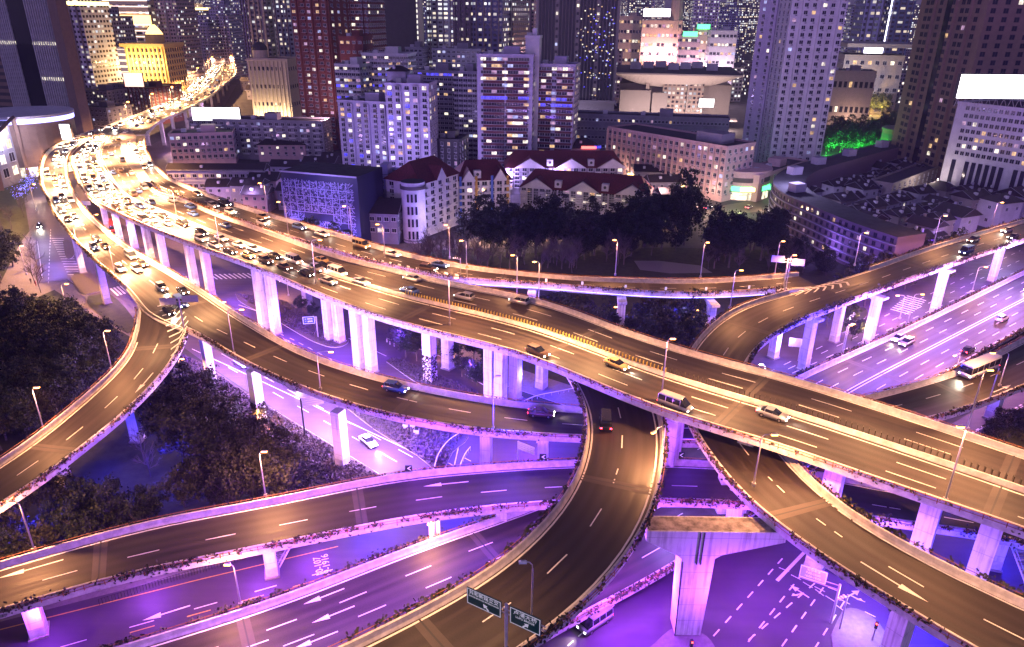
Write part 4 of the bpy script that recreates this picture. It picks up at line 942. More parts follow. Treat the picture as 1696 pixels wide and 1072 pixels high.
gcar(610, 735, 660, 775, 'sedan', PW, 'white car leading on the bright sunken street', beam=2500); gcar(480, 640, 520, 665, 'sedan', PS, 'silver car on the bright sunken street behind', beam=2500); gcar(400, 605, 440, 630, 'van', PW, 'white van on the bright sunken street', 'van', beam=2500)
gcar(985, 1035, 945, 1062, 'van', PS, 'grey van on the street left of the big T shaped pier', 'van', 1500); gcar(1240, 345, 1250, 340, 'sedan', PS, 'grey car by the trees right of the shopfront', beam=800)
# ------------------------------------------------------------------ signs
SIGN_G = mat('sign_green', (.01, .09, .06), .4); SIGN_W = mat('sign_white', (.9, .9, .9), .4, emit=(1, 1, 1), estr=.25); SIGN_BACK = mat('sign_back', (.5, .46, .46), .5, metal=.4); SIGN_B = mat('sign_blue', (.03, .07, .4), .4)
def text_on(parent, txt, size, loc, rot, m, name='lettering', sx=1, align='CENTER'):
    cu = bpy.data.curves.new(name, 'FONT'); cu.body = txt; cu.size = size; cu.align_x = align; cu.align_y = 'CENTER'; cu.extrude = .01; cu.materials.append(m)
    o = text_mesh(name, cu, m); o.parent = parent; o.location = loc; o.rotation_euler = rot; o.scale = (sx, 1, 1); return o
def board(t, cx, cy, cz, w, h, m, rot=0, lines=(), border=True, y=-.06, arrowdir=None, col=None):
    """board in the local xz plane facing -y"""
    mb = MB(); mb.box((cx, cy, cz), (w, .1, h), m); b = mb.build('sign_board', t)
    mb = MB(); c = col or SIGN_W
    if border:
        for (x, z, ww, hh) in ((0, h/2-.09, w-.1, .07), (0, -h/2+.09, w-.1, .07), (w/2-.09, 0, .07, h-.1), (-w/2+.09, 0, .07, h-.1)): mb.box((cx+x, cy-.06, cz+z), (ww, .03, hh), c)
        mb.build('border', b)
    for (txt, size, x, z, sx) in lines: text_on(b, txt, size, (cx+x, cy-.075, cz+z), (math.pi/2, 0, 0), c, sx=sx)
    if arrowdir:
        mb = MB(); ax_, az = arrowdir[:2]; dx, dz = arrowdir[2:]; L_ = math.hypot(dx, dz); dx /= L_; dz /= L_; nx_, nz_ = -dz, dx
        q = lambda a, o: (cx+ax_+dx*a+nx_*o, cy-.08, cz+az+dz*a+nz_*o)
        mb.poly([q(-.45, -.09), q(.05, -.09), q(.05, .09), q(-.45, .09)], c); mb.poly([q(0, -.28), q(.45, 0), q(0, .28)], c); mb.build('sign_arrow', b)
    return b
def post_at(px, py, z): return P(px, py, z)
b0 = P(838, 1085, 18); hs = Htop(838, 1085, 1003, 18)-18
t = thing('direction_sign', 'green direction boards with white lettering on a pale post over the brown curve', 'road sign', b0, math.radians(-30))
mb = MB(); mb.tube([(0, 0, 0), (0, 0, hs+.2)], .17, CONC, 10); mb.build('post', t)
mb = MB()
for z in (hs-.5, hs-1.0): mb.tube([(-4.2, -.0, z), (4.2, 0, z)], .07, GALV, 6)
mb.build('crossbar', t)
board(t, -2.35, -.25, hs-.55, 3.9, 2.0, SIGN_G, lines=(('共和新路立交', .56, 0, .55, 1), ('GONGHEXIN RD INTERCHANGE', .23, 0, .12, 1)), arrowdir=(.25, -.5, -1, 1))
board(t, 2.2, -.25, hs-.55, 3.3, 2.0, SIGN_G, lines=(('卢浦大桥', .6, 0, .52, 1.05), ('LUPU BRIDGE', .33, 0, .05, 1)), arrowdir=(.1, -.5, 1, 1))
def back_sign(name, label, bx, by, z, topy, rz, boards, post=None):
    p = P(bx, by, z); h = Htop(bx, by, topy, z)-z; t = thing(name, label, 'road sign', p, rz)
    mb = MB(); mb.tube([(0, 0, 0), (0, 0, h)], .16, post or GALV, 8); mb.build('post', t)
    w0 = min(b[0]-b[2]/2 for b in boards); w1 = max(b[0]+b[2]/2 for b in boards)
    mb = MB()
    for k in (.35, 1.05): mb.tube([(min(w0, 0), .12, h-k), (max(w1, 0), .12, h-k)], .06, GALV, 6)
    mb.build('crossbar', t)
    for (cx, cz, w, hh, m, lines) in boards:
        b = board(t, cx, 0, h+cz, w, hh, m, lines=lines, border=bool(lines))
        if not lines:
            mb = MB()
            for k in range(4): mb.box((cx, -.08, h+cz-hh/2+hh*(k+.5)/4), (w, .06, .06), GALV)
            for k in range(5): mb.box((cx-w/2+w*(k+.5)/5, -.1, h+cz), (.05, .05, hh), GALV)
            mb.build('backing_rail', b)
    return t
back_sign('direction_sign', 'pink lit backs of two boards above the fork of the left slip road', 305, 545, 14, 492, math.radians(8), [(-2.2, -.9, 3.2, 1.5, SIGN_BACK, ()), (2.2, -.5, 3.2, 1.5, SIGN_BACK, ())])
back_sign('direction_sign', 'pale boards with blank backs over the rear ramp', 1298, 475, 14.7, 428, math.radians(-8), [(-2.4, -.3, 3.0, 1.7, SIGN_BACK, ()), (2.4, -.9, 3.0, 1.7, SIGN_BACK, ())])
back_sign('direction_sign', 'gridded back of a board on a dark post beside the bright street', 505, 720, 0, 660, math.radians(20), [(2.2, -.9, 4.0, 1.9, SIGN_BACK, ())], DARKM)
back_sign('direction_sign', 'blue board with white lettering below the highway', 527, 560, 0, 524, math.radians(12), [(-1.8, -.9, 2.9, 2.0, SIGN_B, (('←  延安路', .42, 0, .35, 1), ('↑  成都路', .42, 0, -.35, 1)))])
back_sign('direction_sign', 'pink board hanging below the highway at the far left bend', 150, 372, 0, 334, 0, [(0, -.6, 3.6, 1.6, SIGN_BACK, ())])
back_sign('direction_sign', 'pale lit board with ribs behind the brown curve', 858, 765, 0, 731, math.radians(-35), [(1.8, -.8, 3.4, 1.6, SIGN_BACK, ())])
back_sign('direction_sign', 'grey ribbed board beside the second pier right of the bend', 1322, 598, 0, 562, math.radians(-12), [(-1.2, -1.0, 3.2, 2.2, SIGN_BACK, ())])
p0 = P(1385, 1040, 0)
t = back_sign('lane_sign', 'pale blue board with lane hours above the crossing', 1376, 1032, 0, 968, math.radians(-28), [(-3.4, .2, 3.4, 2.0, mat('sign_pale_blue', (.35, .5, .75), .4), (('公交车道', .42, 0, .6, 1), ('7:00-10:00', .44, 0, .05, 1), ('16:00-19:00', .44, 0, -.5, 1)))])
def pole_thing(name, label, cat, bx, by, z, topy, build, rz=0):
    p = P(bx, by, z); h = Htop(bx, by, topy, z)-z; t = thing(name, label, cat, p, rz); mb = MB(); mb.tube([(0, 0, 0), (0, 0, h)], .11, GALV, 8); mb.build('pole', t); build(t, h); return t
def cam_top(t, h):
    mb = MB(); mb.tube([(0, 0, h-.3), (-1.6, 0, h)], .06, GALV, 6); mb.build('arm', t)
    for x in (-.7, -1.2, -1.7): mb = MB(); mb.box((x, 0, h+.05), (.22, .45, .2), PW); mb.build('camera', t)
pole_thing('camera_pole', 'white camera pole on the divider tip', 'camera pole', 763, 462, 15.2, 428, cam_top)
pole_thing('camera_pole', 'slanting camera mast on the crossing island', 'camera pole', 1390, 1043, 0, 985, cam_top, .5)
def tl_top(t, h):
    mb = MB(); mb.box((0, -.15, h-.2), (.36, .3, 1.1), DARKM); hb = mb.build('signal_box', t)
    mb = MB(); mb.tube([(0, -.31, h+.1), (0, -.36, h+.1)], .12, mat('signal_red', (1, .05, .02), .4, emit=(1, .06, .03), estr=12), 10); mb.build('red_light', hb)
pole_thing('traffic_light', 'traffic light beside the pier at the lower right crossing', 'traffic light', 1444, 1062, 0, 1032, tl_top, -.5); pole_thing('traffic_light', 'traffic light at the foot of the big T shaped pier', 'traffic light', 1141, 1088, 0, 1062, tl_top, .2)
def tri(t, h):
    mb = MB(); mb.poly([(-.5, -.14, h-1.2), (.5, -.14, h-1.2), (0, -.14, h-.35)], YPAINT); mb.poly([(-.5, -.1, h-1.2), (0, -.1, h-.35), (.5, -.1, h-1.2)], YPAINT); mb.build('warning_plate', t)
pole_thing('warning_sign', 'yellow triangle warning sign on the rear divider', 'warning sign', 774, 464, 15.2, 436, tri); pole_thing('warning_sign', 'yellow triangle sign on the near parapet of the right ramp', 'warning sign', 1637, 668, 10.6, 610, tri)
# white marker plates along the near parapet of the rear ramp
for k, (x, y) in enumerate(((905, 471), (964, 475), (1035, 479), (1101, 481), (1167, 481), (1240, 480))):
    d, u = R.find(P(x, y, 15.4)); p = R.at(d, -.97, 1.0); t = thing('marker_plate', '%s white marker plate from the left on the blue lit parapet' % ORD[k], 'marker sign', p, R.head(d), 'marker plates on the rear ramp')
    mb = MB(); mb.box((0, 0, .55), (.5, .06, .8), SIGN_W); mb.build('plate', t); mb = MB(); mb.tube([(0, .06, -.2), (0, .06, .9)], .04, GALV, 5); mb.build('post', t)
def chevron(px, py, z, label, rz=0):
    t = thing('curve_sign', label, 'curve sign', P(px, py, z), rz); mb = MB(); mb.box((0, 0, .6), (1.1, .06, 1.1), DARKM); b = mb.build('plate', t)
    mb = MB(); q = [(.25, .95), (-.25, .6), (.25, .25), (.45, .25), (0, .6), (.45, .95)]; mb.poly([(x, -.045, z_) for x, z_ in q], SIGN_W); mb.build('chevron_mark', b)
chevron(677, 781, 8.6, 'black and white chevron plate on the far parapet of the low ramp'); chevron(899, 762, 9, 'black and white chevron plate just left of the brown curve'); chevron(1127, 759, 9, 'black and white chevron plate between the two curves')

# stairs, bollards and glowing kerb lines seen between the decks
def stairs(label, a, b, h):
    A, B = P(*a, 0), P(*b, 0); d = B-A; L = d.length; t = thing('staircase', label, 'staircase', A, math.atan2(d.y, d.x)); n = 18
    for k in range(n): mb = MB(); mb.box((L*(k+.5)/n, 0, h*(k+.5)/n), (L/n*1.1, 2.6, .22), WLW if k % 2 else CONC); mb.build('step', t)
    for s in (-1, 1):
        mb = MB(); mb.tube([(0, s*1.35, 1.0), (L, s*1.35, h+1.0)], .06, PW, 5); mb.tube([(0, s*1.35, .1), (L, s*1.35, h)], .14, PW, 4)
        for k in range(n): mb.tube([(L*k/n, s*1.35, h*k/n), (L*k/n, s*1.35, h*k/n+1.0)], .025, PW, 4)
        mb.build('handrail', t)
WLW = mat('step_stone', (.4, .34, .36), .8)
stairs('covered footbridge stairs beside a pier of the low ramp', (452, 936), (500, 900), 5.0)
stairs('footbridge stairs at the right edge under the main highway', (1720, 985), (1655, 915), 6.0)
for k, (x, y) in enumerate(((641, 567), (646, 571), (653, 574), (660, 577))):
    t = thing('bollard', '%s of the four pale bollards on the street behind the twin piers' % ORD[k], 'bollard', P(x, y, 0), 0, 'four bollards'); mb = MB(); mb.tube([(0, 0, 0), (0, 0, .85)], .09, PW, 8); mb.build('post', t); mb = MB(); mb.tube([(0, 0, .6), (0, 0, .72)], .1, PRD, 8); mb.build('band', t)
def kerb_line(label, px, z=.9):
    pts = catmull([P(x, y, z) for x, y in px], 6); O = pts[0].copy(); O.z = 0; t = thing('guard_rail', label, 'guard rail', O); mb = MB(); mb.tube([p-O for p in pts], .09, PW, 5); mb.build('rail', t)
    mb = MB(); [mb.tube([pts[i]-O, Vector((pts[i].x-O.x, pts[i].y-O.y, 0))], .05, GALV, 4) for i in range(0, len(pts), 2)]; mb.build('posts', t)
kerb_line('outer white guard rail of the small curved street above the low ramp', [(762, 716), (742, 730), (726, 752), (718, 778)])
kerb_line('inner white guard rail of the small curved street above the low ramp', [(779, 740), (770, 752), (762, 770)])
kerb_line('curved rail left of the brown curve under the main highway', [(866, 665), (890, 655), (925, 648), (950, 643)])
# ------------------------------------------------------------------ buildings
def VX(x, y, D):
    """world x,y on the vertical plane at distance D seen at pixel (x,y)"""
    d = _fwd+CR*((x-848)/F_PX)-CU*((y-536)/F_PX); k = D/d.y; return Vector((d.x*k, D, 0))
def HX(x, D, ytop):
    """height reached by a vertical over the world point seen at (x, ytop) at distance D"""
    d = _fwd+CR*((x-848)/F_PX)-CU*((ytop-536)/F_PX); return CAM_H+d.z*D/d.y
def part_place(t, name, protos, places, cap=100):
    """protos: list of MB; places: (proto index, (x,y,z), rz). Nearest `cap` become parts, the rest one stuff part"""
    if not places: return
    M4 = Matrix.Translation(t.location) @ Matrix.Rotation(t.rotation_euler[2], 4, 'Z'); c = Vector((0, 0, CAM_H))
    places = sorted(places, key=lambda q: ((M4 @ Vector(q[1]))-c).length)
    ms = {}
    for k, loc, rz in places[:cap]:
        if k not in ms: ms[k] = protos[k].mesh(name)
        inst(name, ms[k], t, loc, rz)
    if places[cap:]:
        mb = MB()
        for k, loc, rz in places[cap:]:
            ca, sa = math.cos(rz), math.sin(rz); pr = protos[k]; b = len(mb.v)
            mb.v += [(x*ca-y*sa+loc[0], x*sa+y*ca+loc[1], z+loc[2]) for x, y, z in pr.v]
            for f, m_ in zip(pr.f, pr.m): mb.f.append(tuple(b+i for i in f)); mb.m.append(mb.mi(pr.mats[m_]))
        o = mb.build(name, t); o['kind'] = 'stuff'
GD = mat('glass_dark', (.02, .022, .04), .12); GW = mat('glass_warm', (.3, .2, .1), .3, emit=(1, .62, .28), estr=.9); GY = mat('glass_white', (.4, .4, .35), .3, emit=(1, .9, .66), estr=1.3)
GC = mat('glass_cool', (.2, .22, .4), .3, emit=(.6, .65, 1.0), estr=.8); GP = mat('glass_pink', (.3, .2, .3), .3, emit=(.9, .55, .75), estr=.5); GB = mat('glass_blue', (.05, .05, .5), .3, emit=(.10, .08, 1.0), estr=1.1)
FRAME = mat('frame_white', (.55, .54, .58), .6); FRAMED = mat('frame_dark', (.06, .05, .06), .6)
GL = [GD, GW, GY, GC, GP, GB]
def win_protos(w, h, fr=None, ac=True, sill=True, d=.12):
    o = []; fr = fr or FRAME
    for g in GL:
        mb = MB(); mb.poly([(-w/2, -.02, -h/2), (w/2, -.02, -h/2), (w/2, -.02, h/2), (-w/2, -.02, h/2)], g)
        for (x, z, ww, hh) in ((0, h/2, w+.16, .09), (0, -h/2, w+.16, .09), (-w/2, 0, .09, h), (w/2, 0, .09, h), (0, 0, .06, h)): mb.box((x, -.06, z), (ww, .1, hh), fr)
        if sill:
            mb.box((0, -.16, -h/2-.08), (w+.35, .3, .08), fr)
            if g in (GD, GY, GP): mb.box((w*.3, -.34, -h/2-.42), (.8, .42, .5), WGREY)
        o.append(mb)
    return o
def rnd_state(lit=.25, blue=0):
    r = random.random()
    if r < blue: return 5
    r = random.random()
    if r > lit*.72: return 0
    return random.choice([1, 1, 2, 2, 2, 3, 4])
FM = {}
def facade_mat(name, wall, bay=3.2, fl=3.2, lit=.18, glass=(.02, .02, .035), warm=(1, .75, .45), es=1.6, wx=(.2, .8), wz=(.25, .8), rough=.7, cool=.3):
    """procedural facade for the far city: window grid with individual lit rooms"""
    if name in FM: return FM[name]
    mt, nt, b = node_mat(name); N = nt.nodes.new
    tc = N('ShaderNodeTexCoord'); sp = N('ShaderNodeSeparateXYZ'); lk(nt, tc.outputs['Object'], sp.inputs[0])
    def M_(op, a, b_=None, c=None):
        n = N('ShaderNodeMath'); n.operation = op
        for i, v in enumerate((a, b_, c)):
            if v is None: continue
            if isinstance(v, (int, float)): n.inputs[i].default_value = v
            else: lk(nt, v, n.inputs[i])
        return n.outputs[0]
    u = M_('DIVIDE', M_('ADD', sp.outputs[0], sp.outputs[1]), bay); v = M_('DIVIDE', sp.outputs[2], fl)
    fu, fv = M_('FRACT', u), M_('FRACT', v)
    mk = M_('MULTIPLY', M_('MULTIPLY', M_('GREATER_THAN', fu, wx[0]), M_('LESS_THAN', fu, wx[1])), M_('MULTIPLY', M_('GREATER_THAN', fv, wz[0]), M_('LESS_THAN', fv, wz[1])))
    g = N('ShaderNodeNewGeometry'); sn = N('ShaderNodeSeparateXYZ'); lk(nt, g.outputs['Normal'], sn.inputs[0])
    mk = M_('MULTIPLY', mk, M_('LESS_THAN', M_('ABSOLUTE', sn.outputs[2]), .5))
    cm = N('ShaderNodeCombineXYZ'); lk(nt, M_('FLOOR', u), cm.inputs[0]); lk(nt, M_('FLOOR', v), cm.inputs[1])
    wn = N('ShaderNodeTexWhiteNoise'); wn.noise_dimensions = '3D'; lk(nt, cm.outputs[0], wn.inputs['Vector'])
    on = M_('MULTIPLY', M_('LESS_THAN', wn.outputs['Value'], lit), mk)
    mxn = N('ShaderNodeMix'); mxn.data_type = 'RGBA'; lk(nt, mk, mxn.inputs[0]); mxn.inputs[6].default_value = (*wall, 1); mxn.inputs[7].default_value = (*glass, 1)
    lk(nt, mxn.outputs[2], b.inputs['Base Color'])
    cr = N('ShaderNodeValToRGB'); cr.color_ramp.elements[0].color = (*warm, 1); cr.color_ramp.elements[0].position = .0; cr.color_ramp.elements[1].color = (.75, .85, 1.0, 1); cr.color_ramp.elements[1].position = 1.0-cool*.5
    lk(nt, wn.outputs['Color'], cr.inputs[0]); lk(nt, cr.outputs[0], b.inputs['Emission Color'])
    wn2 = N('ShaderNodeTexWhiteNoise'); ad = N('ShaderNodeVectorMath'); ad.operation = 'ADD'; ad.inputs[1].default_value = (17.3, 5.1, 2); lk(nt, cm.outputs[0], ad.inputs[0]); lk(nt, ad.outputs[0], wn2.inputs['Vector'])
    lk(nt, M_('MULTIPLY', on, M_('MULTIPLY_ADD', wn2.outputs['Value'], es, es*.25)), b.inputs['Emission Strength'])
    rm = N('ShaderNodeMapRange'); lk(nt, mk, rm.inputs['Value']); rm.inputs['To Min'].default_value = rough; rm.inputs['To Max'].default_value = .15; lk(nt, rm.outputs[0], b.inputs['Roughness'])
    mt.cycles.emission_sampling = 'NONE'; FM[name] = mt; return mt
ROOF = mat('roof_felt', (.05, .05, .06), .9, noise=.5, scale=.4); ROOFR = mat('roof_red', (.13, .020, .028), .8, noise=.4, scale=1.5); ROOFT = mat('roof_tile', (.03, .022, .026), .85, noise=.5, scale=1.5); WLILAC = mat('wall_lilac', (.42, .38, .52), .8, noise=.2, scale=.4); WWHITE = mat('wall_white', (.6, .58, .64), .8, noise=.2, scale=.3); WGREY = mat('wall_grey', (.26, .25, .3), .85, noise=.25, scale=.3); WRED = mat('wall_redbrown', (.17, .05, .045), .85, noise=.3, scale=.4); WPINK = mat('wall_pink', (.55, .38, .40), .8, noise=.2, scale=.4); WBRN = mat('wall_brown', (.22, .15, .12), .8, noise=.2, scale=.5); WDARK = mat('wall_dark', (.035, .032, .04), .5, noise=.3, scale=.3); WSTONE = mat('wall_stone', (.30, .26, .25), .75, noise=.15, scale=.5); BALR = mat('balcony_red', (.10, .025, .035), .8); CREAM = mat('wall_cream', (.6, .5, .36), .8, noise=.15, scale=.5)
ALLB = []
def bld(name, label, cat, A, B, H, depth, wall, nx=0, nz=0, ww=1.4, wh=1.5, lit=.25, blue=0, balc=None, side=True, z0=3.0, roof='flat', fr=None, group=None, mx=.0, bands=None, wmat=None, nside=None, top_box=True, cap=100, base_z=0, sill=True, litrow=None, proj=()):
    A, B = Vector((A[0], A[1], 0)), Vector((B[0], B[1], 0)); Wd = (B-A).length; rz = math.atan2((B-A).y, (B-A).x)
    t = thing(name, label, cat, (A.x, A.y, base_z), rz, group); mb = MB()
    mb.prism([(0, 0), (Wd, 0), (Wd, depth), (0, depth)], 0, H, wmat or wall, ROOF)
    w = mb.build('wall', t)
    if roof == 'flat':
        mb = MB()
        for (x, y, dx, dy) in ((Wd/2, -.1, Wd+.5, .4), (Wd/2, depth+.1, Wd+.5, .4), (-.1, depth/2, .4, depth-.2), (Wd+.1, depth/2, .4, depth-.2)): mb.box((x, y, H+.25), (dx, dy, 1.1), wall)
        mb.build('roof_parapet', t)
        if top_box:
            mb = MB(); mb.box((Wd*.6, depth*.5, H+1.9), (min(7, Wd*.3), min(6, depth*.5), 3.6), wall); mb.build('stair_house', t)
            for k in range(2 if Wd > 18 else 1): mb = MB(); mb.box((Wd*(.2+.25*k), depth*.55, H+1.0), (2.4, 2.2, 1.8), WWHITE); mb.build('water_tank', t)
    elif roof == 'gable' or roof == 'hip':
        rh = depth*.28; e = .7; rm = ROOFR if group == 'red' else ROOFT; mb = MB(); hx_ = depth*.45 if roof == 'hip' else 0
        V = [(-e, -e, H), (Wd+e, -e, H), (Wd+e, depth+e, H), (-e, depth+e, H), (-e+hx_, depth/2, H+rh), (Wd+e-hx_, depth/2, H+rh)]
        mb.faces(V, [(0, 1, 5, 4), (2, 3, 4, 5), (1, 2, 5), (3, 0, 4), (3, 2, 1, 0)], rm); mb.build('roof', t)
        if roof == 'gable':
            for xx in (-e, Wd+e): mb = MB(); mb.tube([(xx, -e-.05, H+.05), (xx, depth/2, H+rh+.12), (xx, depth+e+.05, H+.05)], .1, WGREY, 4); mb.build('verge', t)
        mb = MB(); mb.box((Wd*.35, depth*.22, H+rh*.62), (1.1, 1.3, 1.0), WWHITE); mb.build('dormer', t)
    if nx and nz:
        cx, cy = -A.x, -A.y  # camera relative to A
        lx = cx*math.cos(-rz)-cy*math.sin(-rz)
        pl = []; fh = (H-z0)/nz; bw = (Wd-2*mx)/nx
        for i in range(nx):
            for k in range(nz):
                s = rnd_state(lit, blue if (litrow is None or k in litrow) else 0); pl.append((s, (mx+bw*(i+.5), -1.25 if i in proj else 0, z0+fh*(k+.5)), 0))
        for i in proj: mb = MB(); mb.box((mx+bw*(i+.5), -.62, H/2-.3), (bw*.72, 1.24, H-.8), wall); mb.build('bay', t)
        if side:
            ns = nside or max(1, int(depth/ (bw*1.15)))
            if lx > Wd or lx < 0:
                X, r_ = (Wd, math.pi/2) if lx > Wd else (0, -math.pi/2)
                for i in range(ns):
                    for k in range(nz): pl.append((rnd_state(lit*.7), (X, depth*(i+.5)/ns, z0+fh*(k+.5)), r_))
        part_place(t, 'window', win_protos(ww, wh, fr, sill=sill), pl, cap)
        if balc:
            bm_, bw_, bh_, cols = balc; mb = MB(); mb.box((0, -.55, 0), (bw_, 1.1, bh_), bm_); mb.box((0, -.55, bh_/2+.04), (bw_+.1, 1.2, .08), FRAME)
            pl2 = [(0, (x, 0, z0+fh*(k+.5)-wh/2-bh_/2-.05), 0) for x in cols(Wd) for k in range(nz)]
            part_place(t, 'balcony', [mb], pl2, 60)
    if bands:
        n, hh, m_ = bands; mb = MB(); mb.box((Wd/2, -.1, 0), (Wd+.3, .35, hh), m_); part_place(t, 'floor_band', [mb], [(0, (0, 0, z0+(H-z0)*k/n), 0) for k in range(n+1)], 100)
    ALLB.append((t, Wd, H)); return t, Wd
def AB(xl, xr, y, Dl, Dr): return VX(xl, y, Dl), VX(xr, y, Dr)
# -------- middle distance, left to right
A, B = AB(-60, 98, 10, 470, 455); H = 150
t, W_ = bld('office_tower', 'dark stone tower with white vertical fins and a black glass centre at the left edge', 'office tower', A, B, H, 6, WBRN, roof='none')
mb = MB(); mb.box((W_*.56, -.4, 96), (W_*.17, .9, 188), mat('black_glass', (.008, .01, .016), .06)); mb.build('glass_panel', t)
fin = MB(); fin.box((0, -.7, 0), (.5, 1.1, 118), WWHITE)
part_place(t, 'fin', [fin], [(0, (W_*(.27+.012+.022*i), 0, 70), 0) for i in range(9)]+[(0, (W_*(.66+.024*i), 0, 70), 0) for i in range(12)])
mb = MB()
for k in range(32): mb.box((W_*.47, -.15, 14+k*4), (W_*.9, .25, 1.9), WDARK)
o = mb.build('window_band', t)
mb = MB()
for (z, a, b) in ((56, .3, .9), (36, .66, .92), (13, .6, .93)): mb.box((W_*(a+b)/2, -.55, z), (W_*(b-a), .1, 1.8), GY)
mb.build('lit_floor', t)
A, B = AB(99, 113, 100, 452, 446)
bld('office_tower', 'narrow brown stone pylon on the right of the dark finned tower', 'office tower', A, B, 140, 5, WBRN, 0, 0, roof='none')
# shopping drum + angular hall
def drum(name, label, cat, px, py, r, h, m, bands=(), z0=0, glow=None):
    p = P(px, py, 0); t = thing(name, label, cat, p); mb = MB(); n = 40
    pts = [(r*math.cos(2*math.pi*i/n), r*math.sin(2*math.pi*i/n)) for i in range(n)]; mb.prism(pts, 0, h, m, ROOF); mb.build('wall', t, False)
    for (z, hh, mm, dr) in bands:
        mb = MB(); q = [(x*(r+dr)/r, y*(r+dr)/r) for x, y in pts]; k = len(q)
        mb.faces([(x, y, z) for x, y in q]+[(x, y, z+hh) for x, y in q], [(i, (i+1) % k, k+(i+1) % k, k+i) for i in range(k)], mm); mb.poly([(x, y, z+hh) for x, y in q], mm); mb.poly([(x, y, z) for x, y in q][::-1], mm); mb.build('band', t)
    return t
NEONB = mat('neon_blue', (.3, .3, .9), .4, emit=(.35, .35, 1.0), estr=4); NEONW = mat('neon_white', (1, 1, 1), .4, emit=(.9, .85, 1.0), estr=5); NEONY = mat('neon_yellow', (1, .8, .3), .4, emit=(1, .72, .25), estr=5); NEONG = mat('neon_green', (.1, 1, .3), .4, emit=(.08, 1, .25), estr=4); NEONR = mat('neon_red', (1, .1, .1), .4, emit=(1, .12, .1), estr=4); WARMW = mat('warm_flood_panel', (1, .9, .7), .5, emit=(1, .78, .5), estr=1.6)
drum('shopping_hall', 'brown rounded hall with a blue glowing roof rim beside the left bend', 'shopping hall', 58, 283, 22, 27, WBRN, [(25.5, 2.2, NEONB, .5), (27.7, 1.2, WWHITE, .9), (1, 4.5, GY, .12)])
A, B = P(-40, 330, 0), P(38, 300, 0)
t, W_ = bld('shopping_hall', 'angular hall with a tilted frame and bright shop windows at the left edge', 'shopping hall', A, B, 27, 30, WGREY, 5, 4, 4, 4, lit=.6)
mb = MB(); mb.tube([(W_*.45, -1.5, 0), (W_*.5, -1.5, 22), (W_+2, -1.5, 29), (W_+3, -1.5, 0)], 1.2, WBRN, 4); mb.build('frame', t)
def screen(name, label, cat, x0, y0, x1, y1, D, m, depth=1.2, stand=True, rz=0):
    a, b = VX(x0, y1, D), VX(x1, y1, D); z0, z1 = HX(x0, D, y1), HX(x0, D, y0); w = (b-a).length
    t = thing(name, label, cat, (a.x, a.y, z0)); mb = MB(); mb.box((w/2, 0, (z1-z0)/2), (w, depth, z1-z0), WDARK); mb.build('case', t)
    mb = MB(); mb.poly([(.2, -depth/2-.02, .2), (w-.2, -depth/2-.02, .2), (w-.2, -depth/2-.02, z1-z0-.2), (.2, -depth/2-.02, z1-z0-.2)], m); mb.build('screen', t)
    if stand:
        mb = MB(); n = max(3, int(w/3))
        for i in range(n): x = w*(i+.5)/n; mb.tube([(x, 0, .1), (x, 1.5, -3.2)], .12, GALV, 4); mb.tube([(x, 0, .1), (x+w/n*.5, 0, -3.0)], .1, GALV, 4)
        mb.build('truss', t)
    return t, z0
SCR = mat('screen_white', (1, 1, 1), .5, emit=(1, .97, .92), estr=3.2)
screen('video_screen', 'small glowing screen on the wall behind the far left bend', 'screen', 104, 205, 122, 232, 350, SCR, stand=False)
# dark low apartment blocks beyond the bend
for (x0, x1, yt, D, dp, lb, nx, nz) in ((122, 176, 150, 520, 22, 'dark apartment block left of the red roofed billboard block', 9, 10), (178, 222, 140, 540, 22, 'dark apartment block with balcony rows beside the narrow lit wall', 6, 11), (206, 246, 145, 530, 30, 'brown corner block carrying the red and white roof sign', 7, 10), (128, 175, 178, 480, 20, 'low dark house row in front of the dark apartment block', 7, 5)):
    A, B = AB(x0, x1, yt, D, D-8); bld('apartment_block', lb, 'apartment block', A, B, HX(x0, D, yt), dp, WRED if 'brown' in lb else WGREY, nx, nz, 1.6, 1.4, lit=.3)
screen('roof_sign', 'red and white lit sign box on the roof of the brown corner block', 'roof sign', 208, 120, 240, 144, 520, mat('sign_pinkwhite', (1, .7, .6), .5, emit=(1, .5, .38), estr=2.6))
# white banded tower, low banded block, golden tower
A, B = AB(173, 246, 20, 700, 690)
t, W_ = bld('office_tower', 'tall tower striped with rows of white light above the golden building', 'office tower', A, B, 190, 40, CREAM, 14, 34, 3.2, 2.0, lit=.7, roof='none', fr=FRAME, bands=(38, 1.0, mat('strip_light', (1, 1, 1), .4, emit=(1, .72, .55), estr=1.9)), sill=False)
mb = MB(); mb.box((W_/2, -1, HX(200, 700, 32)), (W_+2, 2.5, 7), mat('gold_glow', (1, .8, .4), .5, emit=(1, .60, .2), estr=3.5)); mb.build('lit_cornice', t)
A, B = AB(170, 224, 100, 640, 635)
t, W_ = bld('office_block', 'white block with horizontal window bands left of the golden building', 'office block', A, B, HX(170, 640, 80), 30, WWHITE, 1, 1, 1, 1, bands=(9, 1.6, WARMW), fr=FRAME)
GOLD = mat('gold_stone', (.75, .52, .22), .7, noise=.1, scale=.4)
A, B = AB(219, 284, 150, 600, 600); H = HX(219, 600, 78)
t, W_ = bld('classical_tower', 'golden floodlit classical building with pilasters and a lantern top', 'tower building', A, B, H, 34, GOLD, 8, 8, 1.7, 2.4, lit=.05, mx=2, z0=12, fr=FRAMED, top_box=False)
mb = MB(); mb.box((W_/2, 15, H+1.5), (W_+3, 38, 2.2), GOLD); mb.box((W_/2, 15, 11), (W_+3, 38, 1.6), GOLD); mb.build('cornice', t)
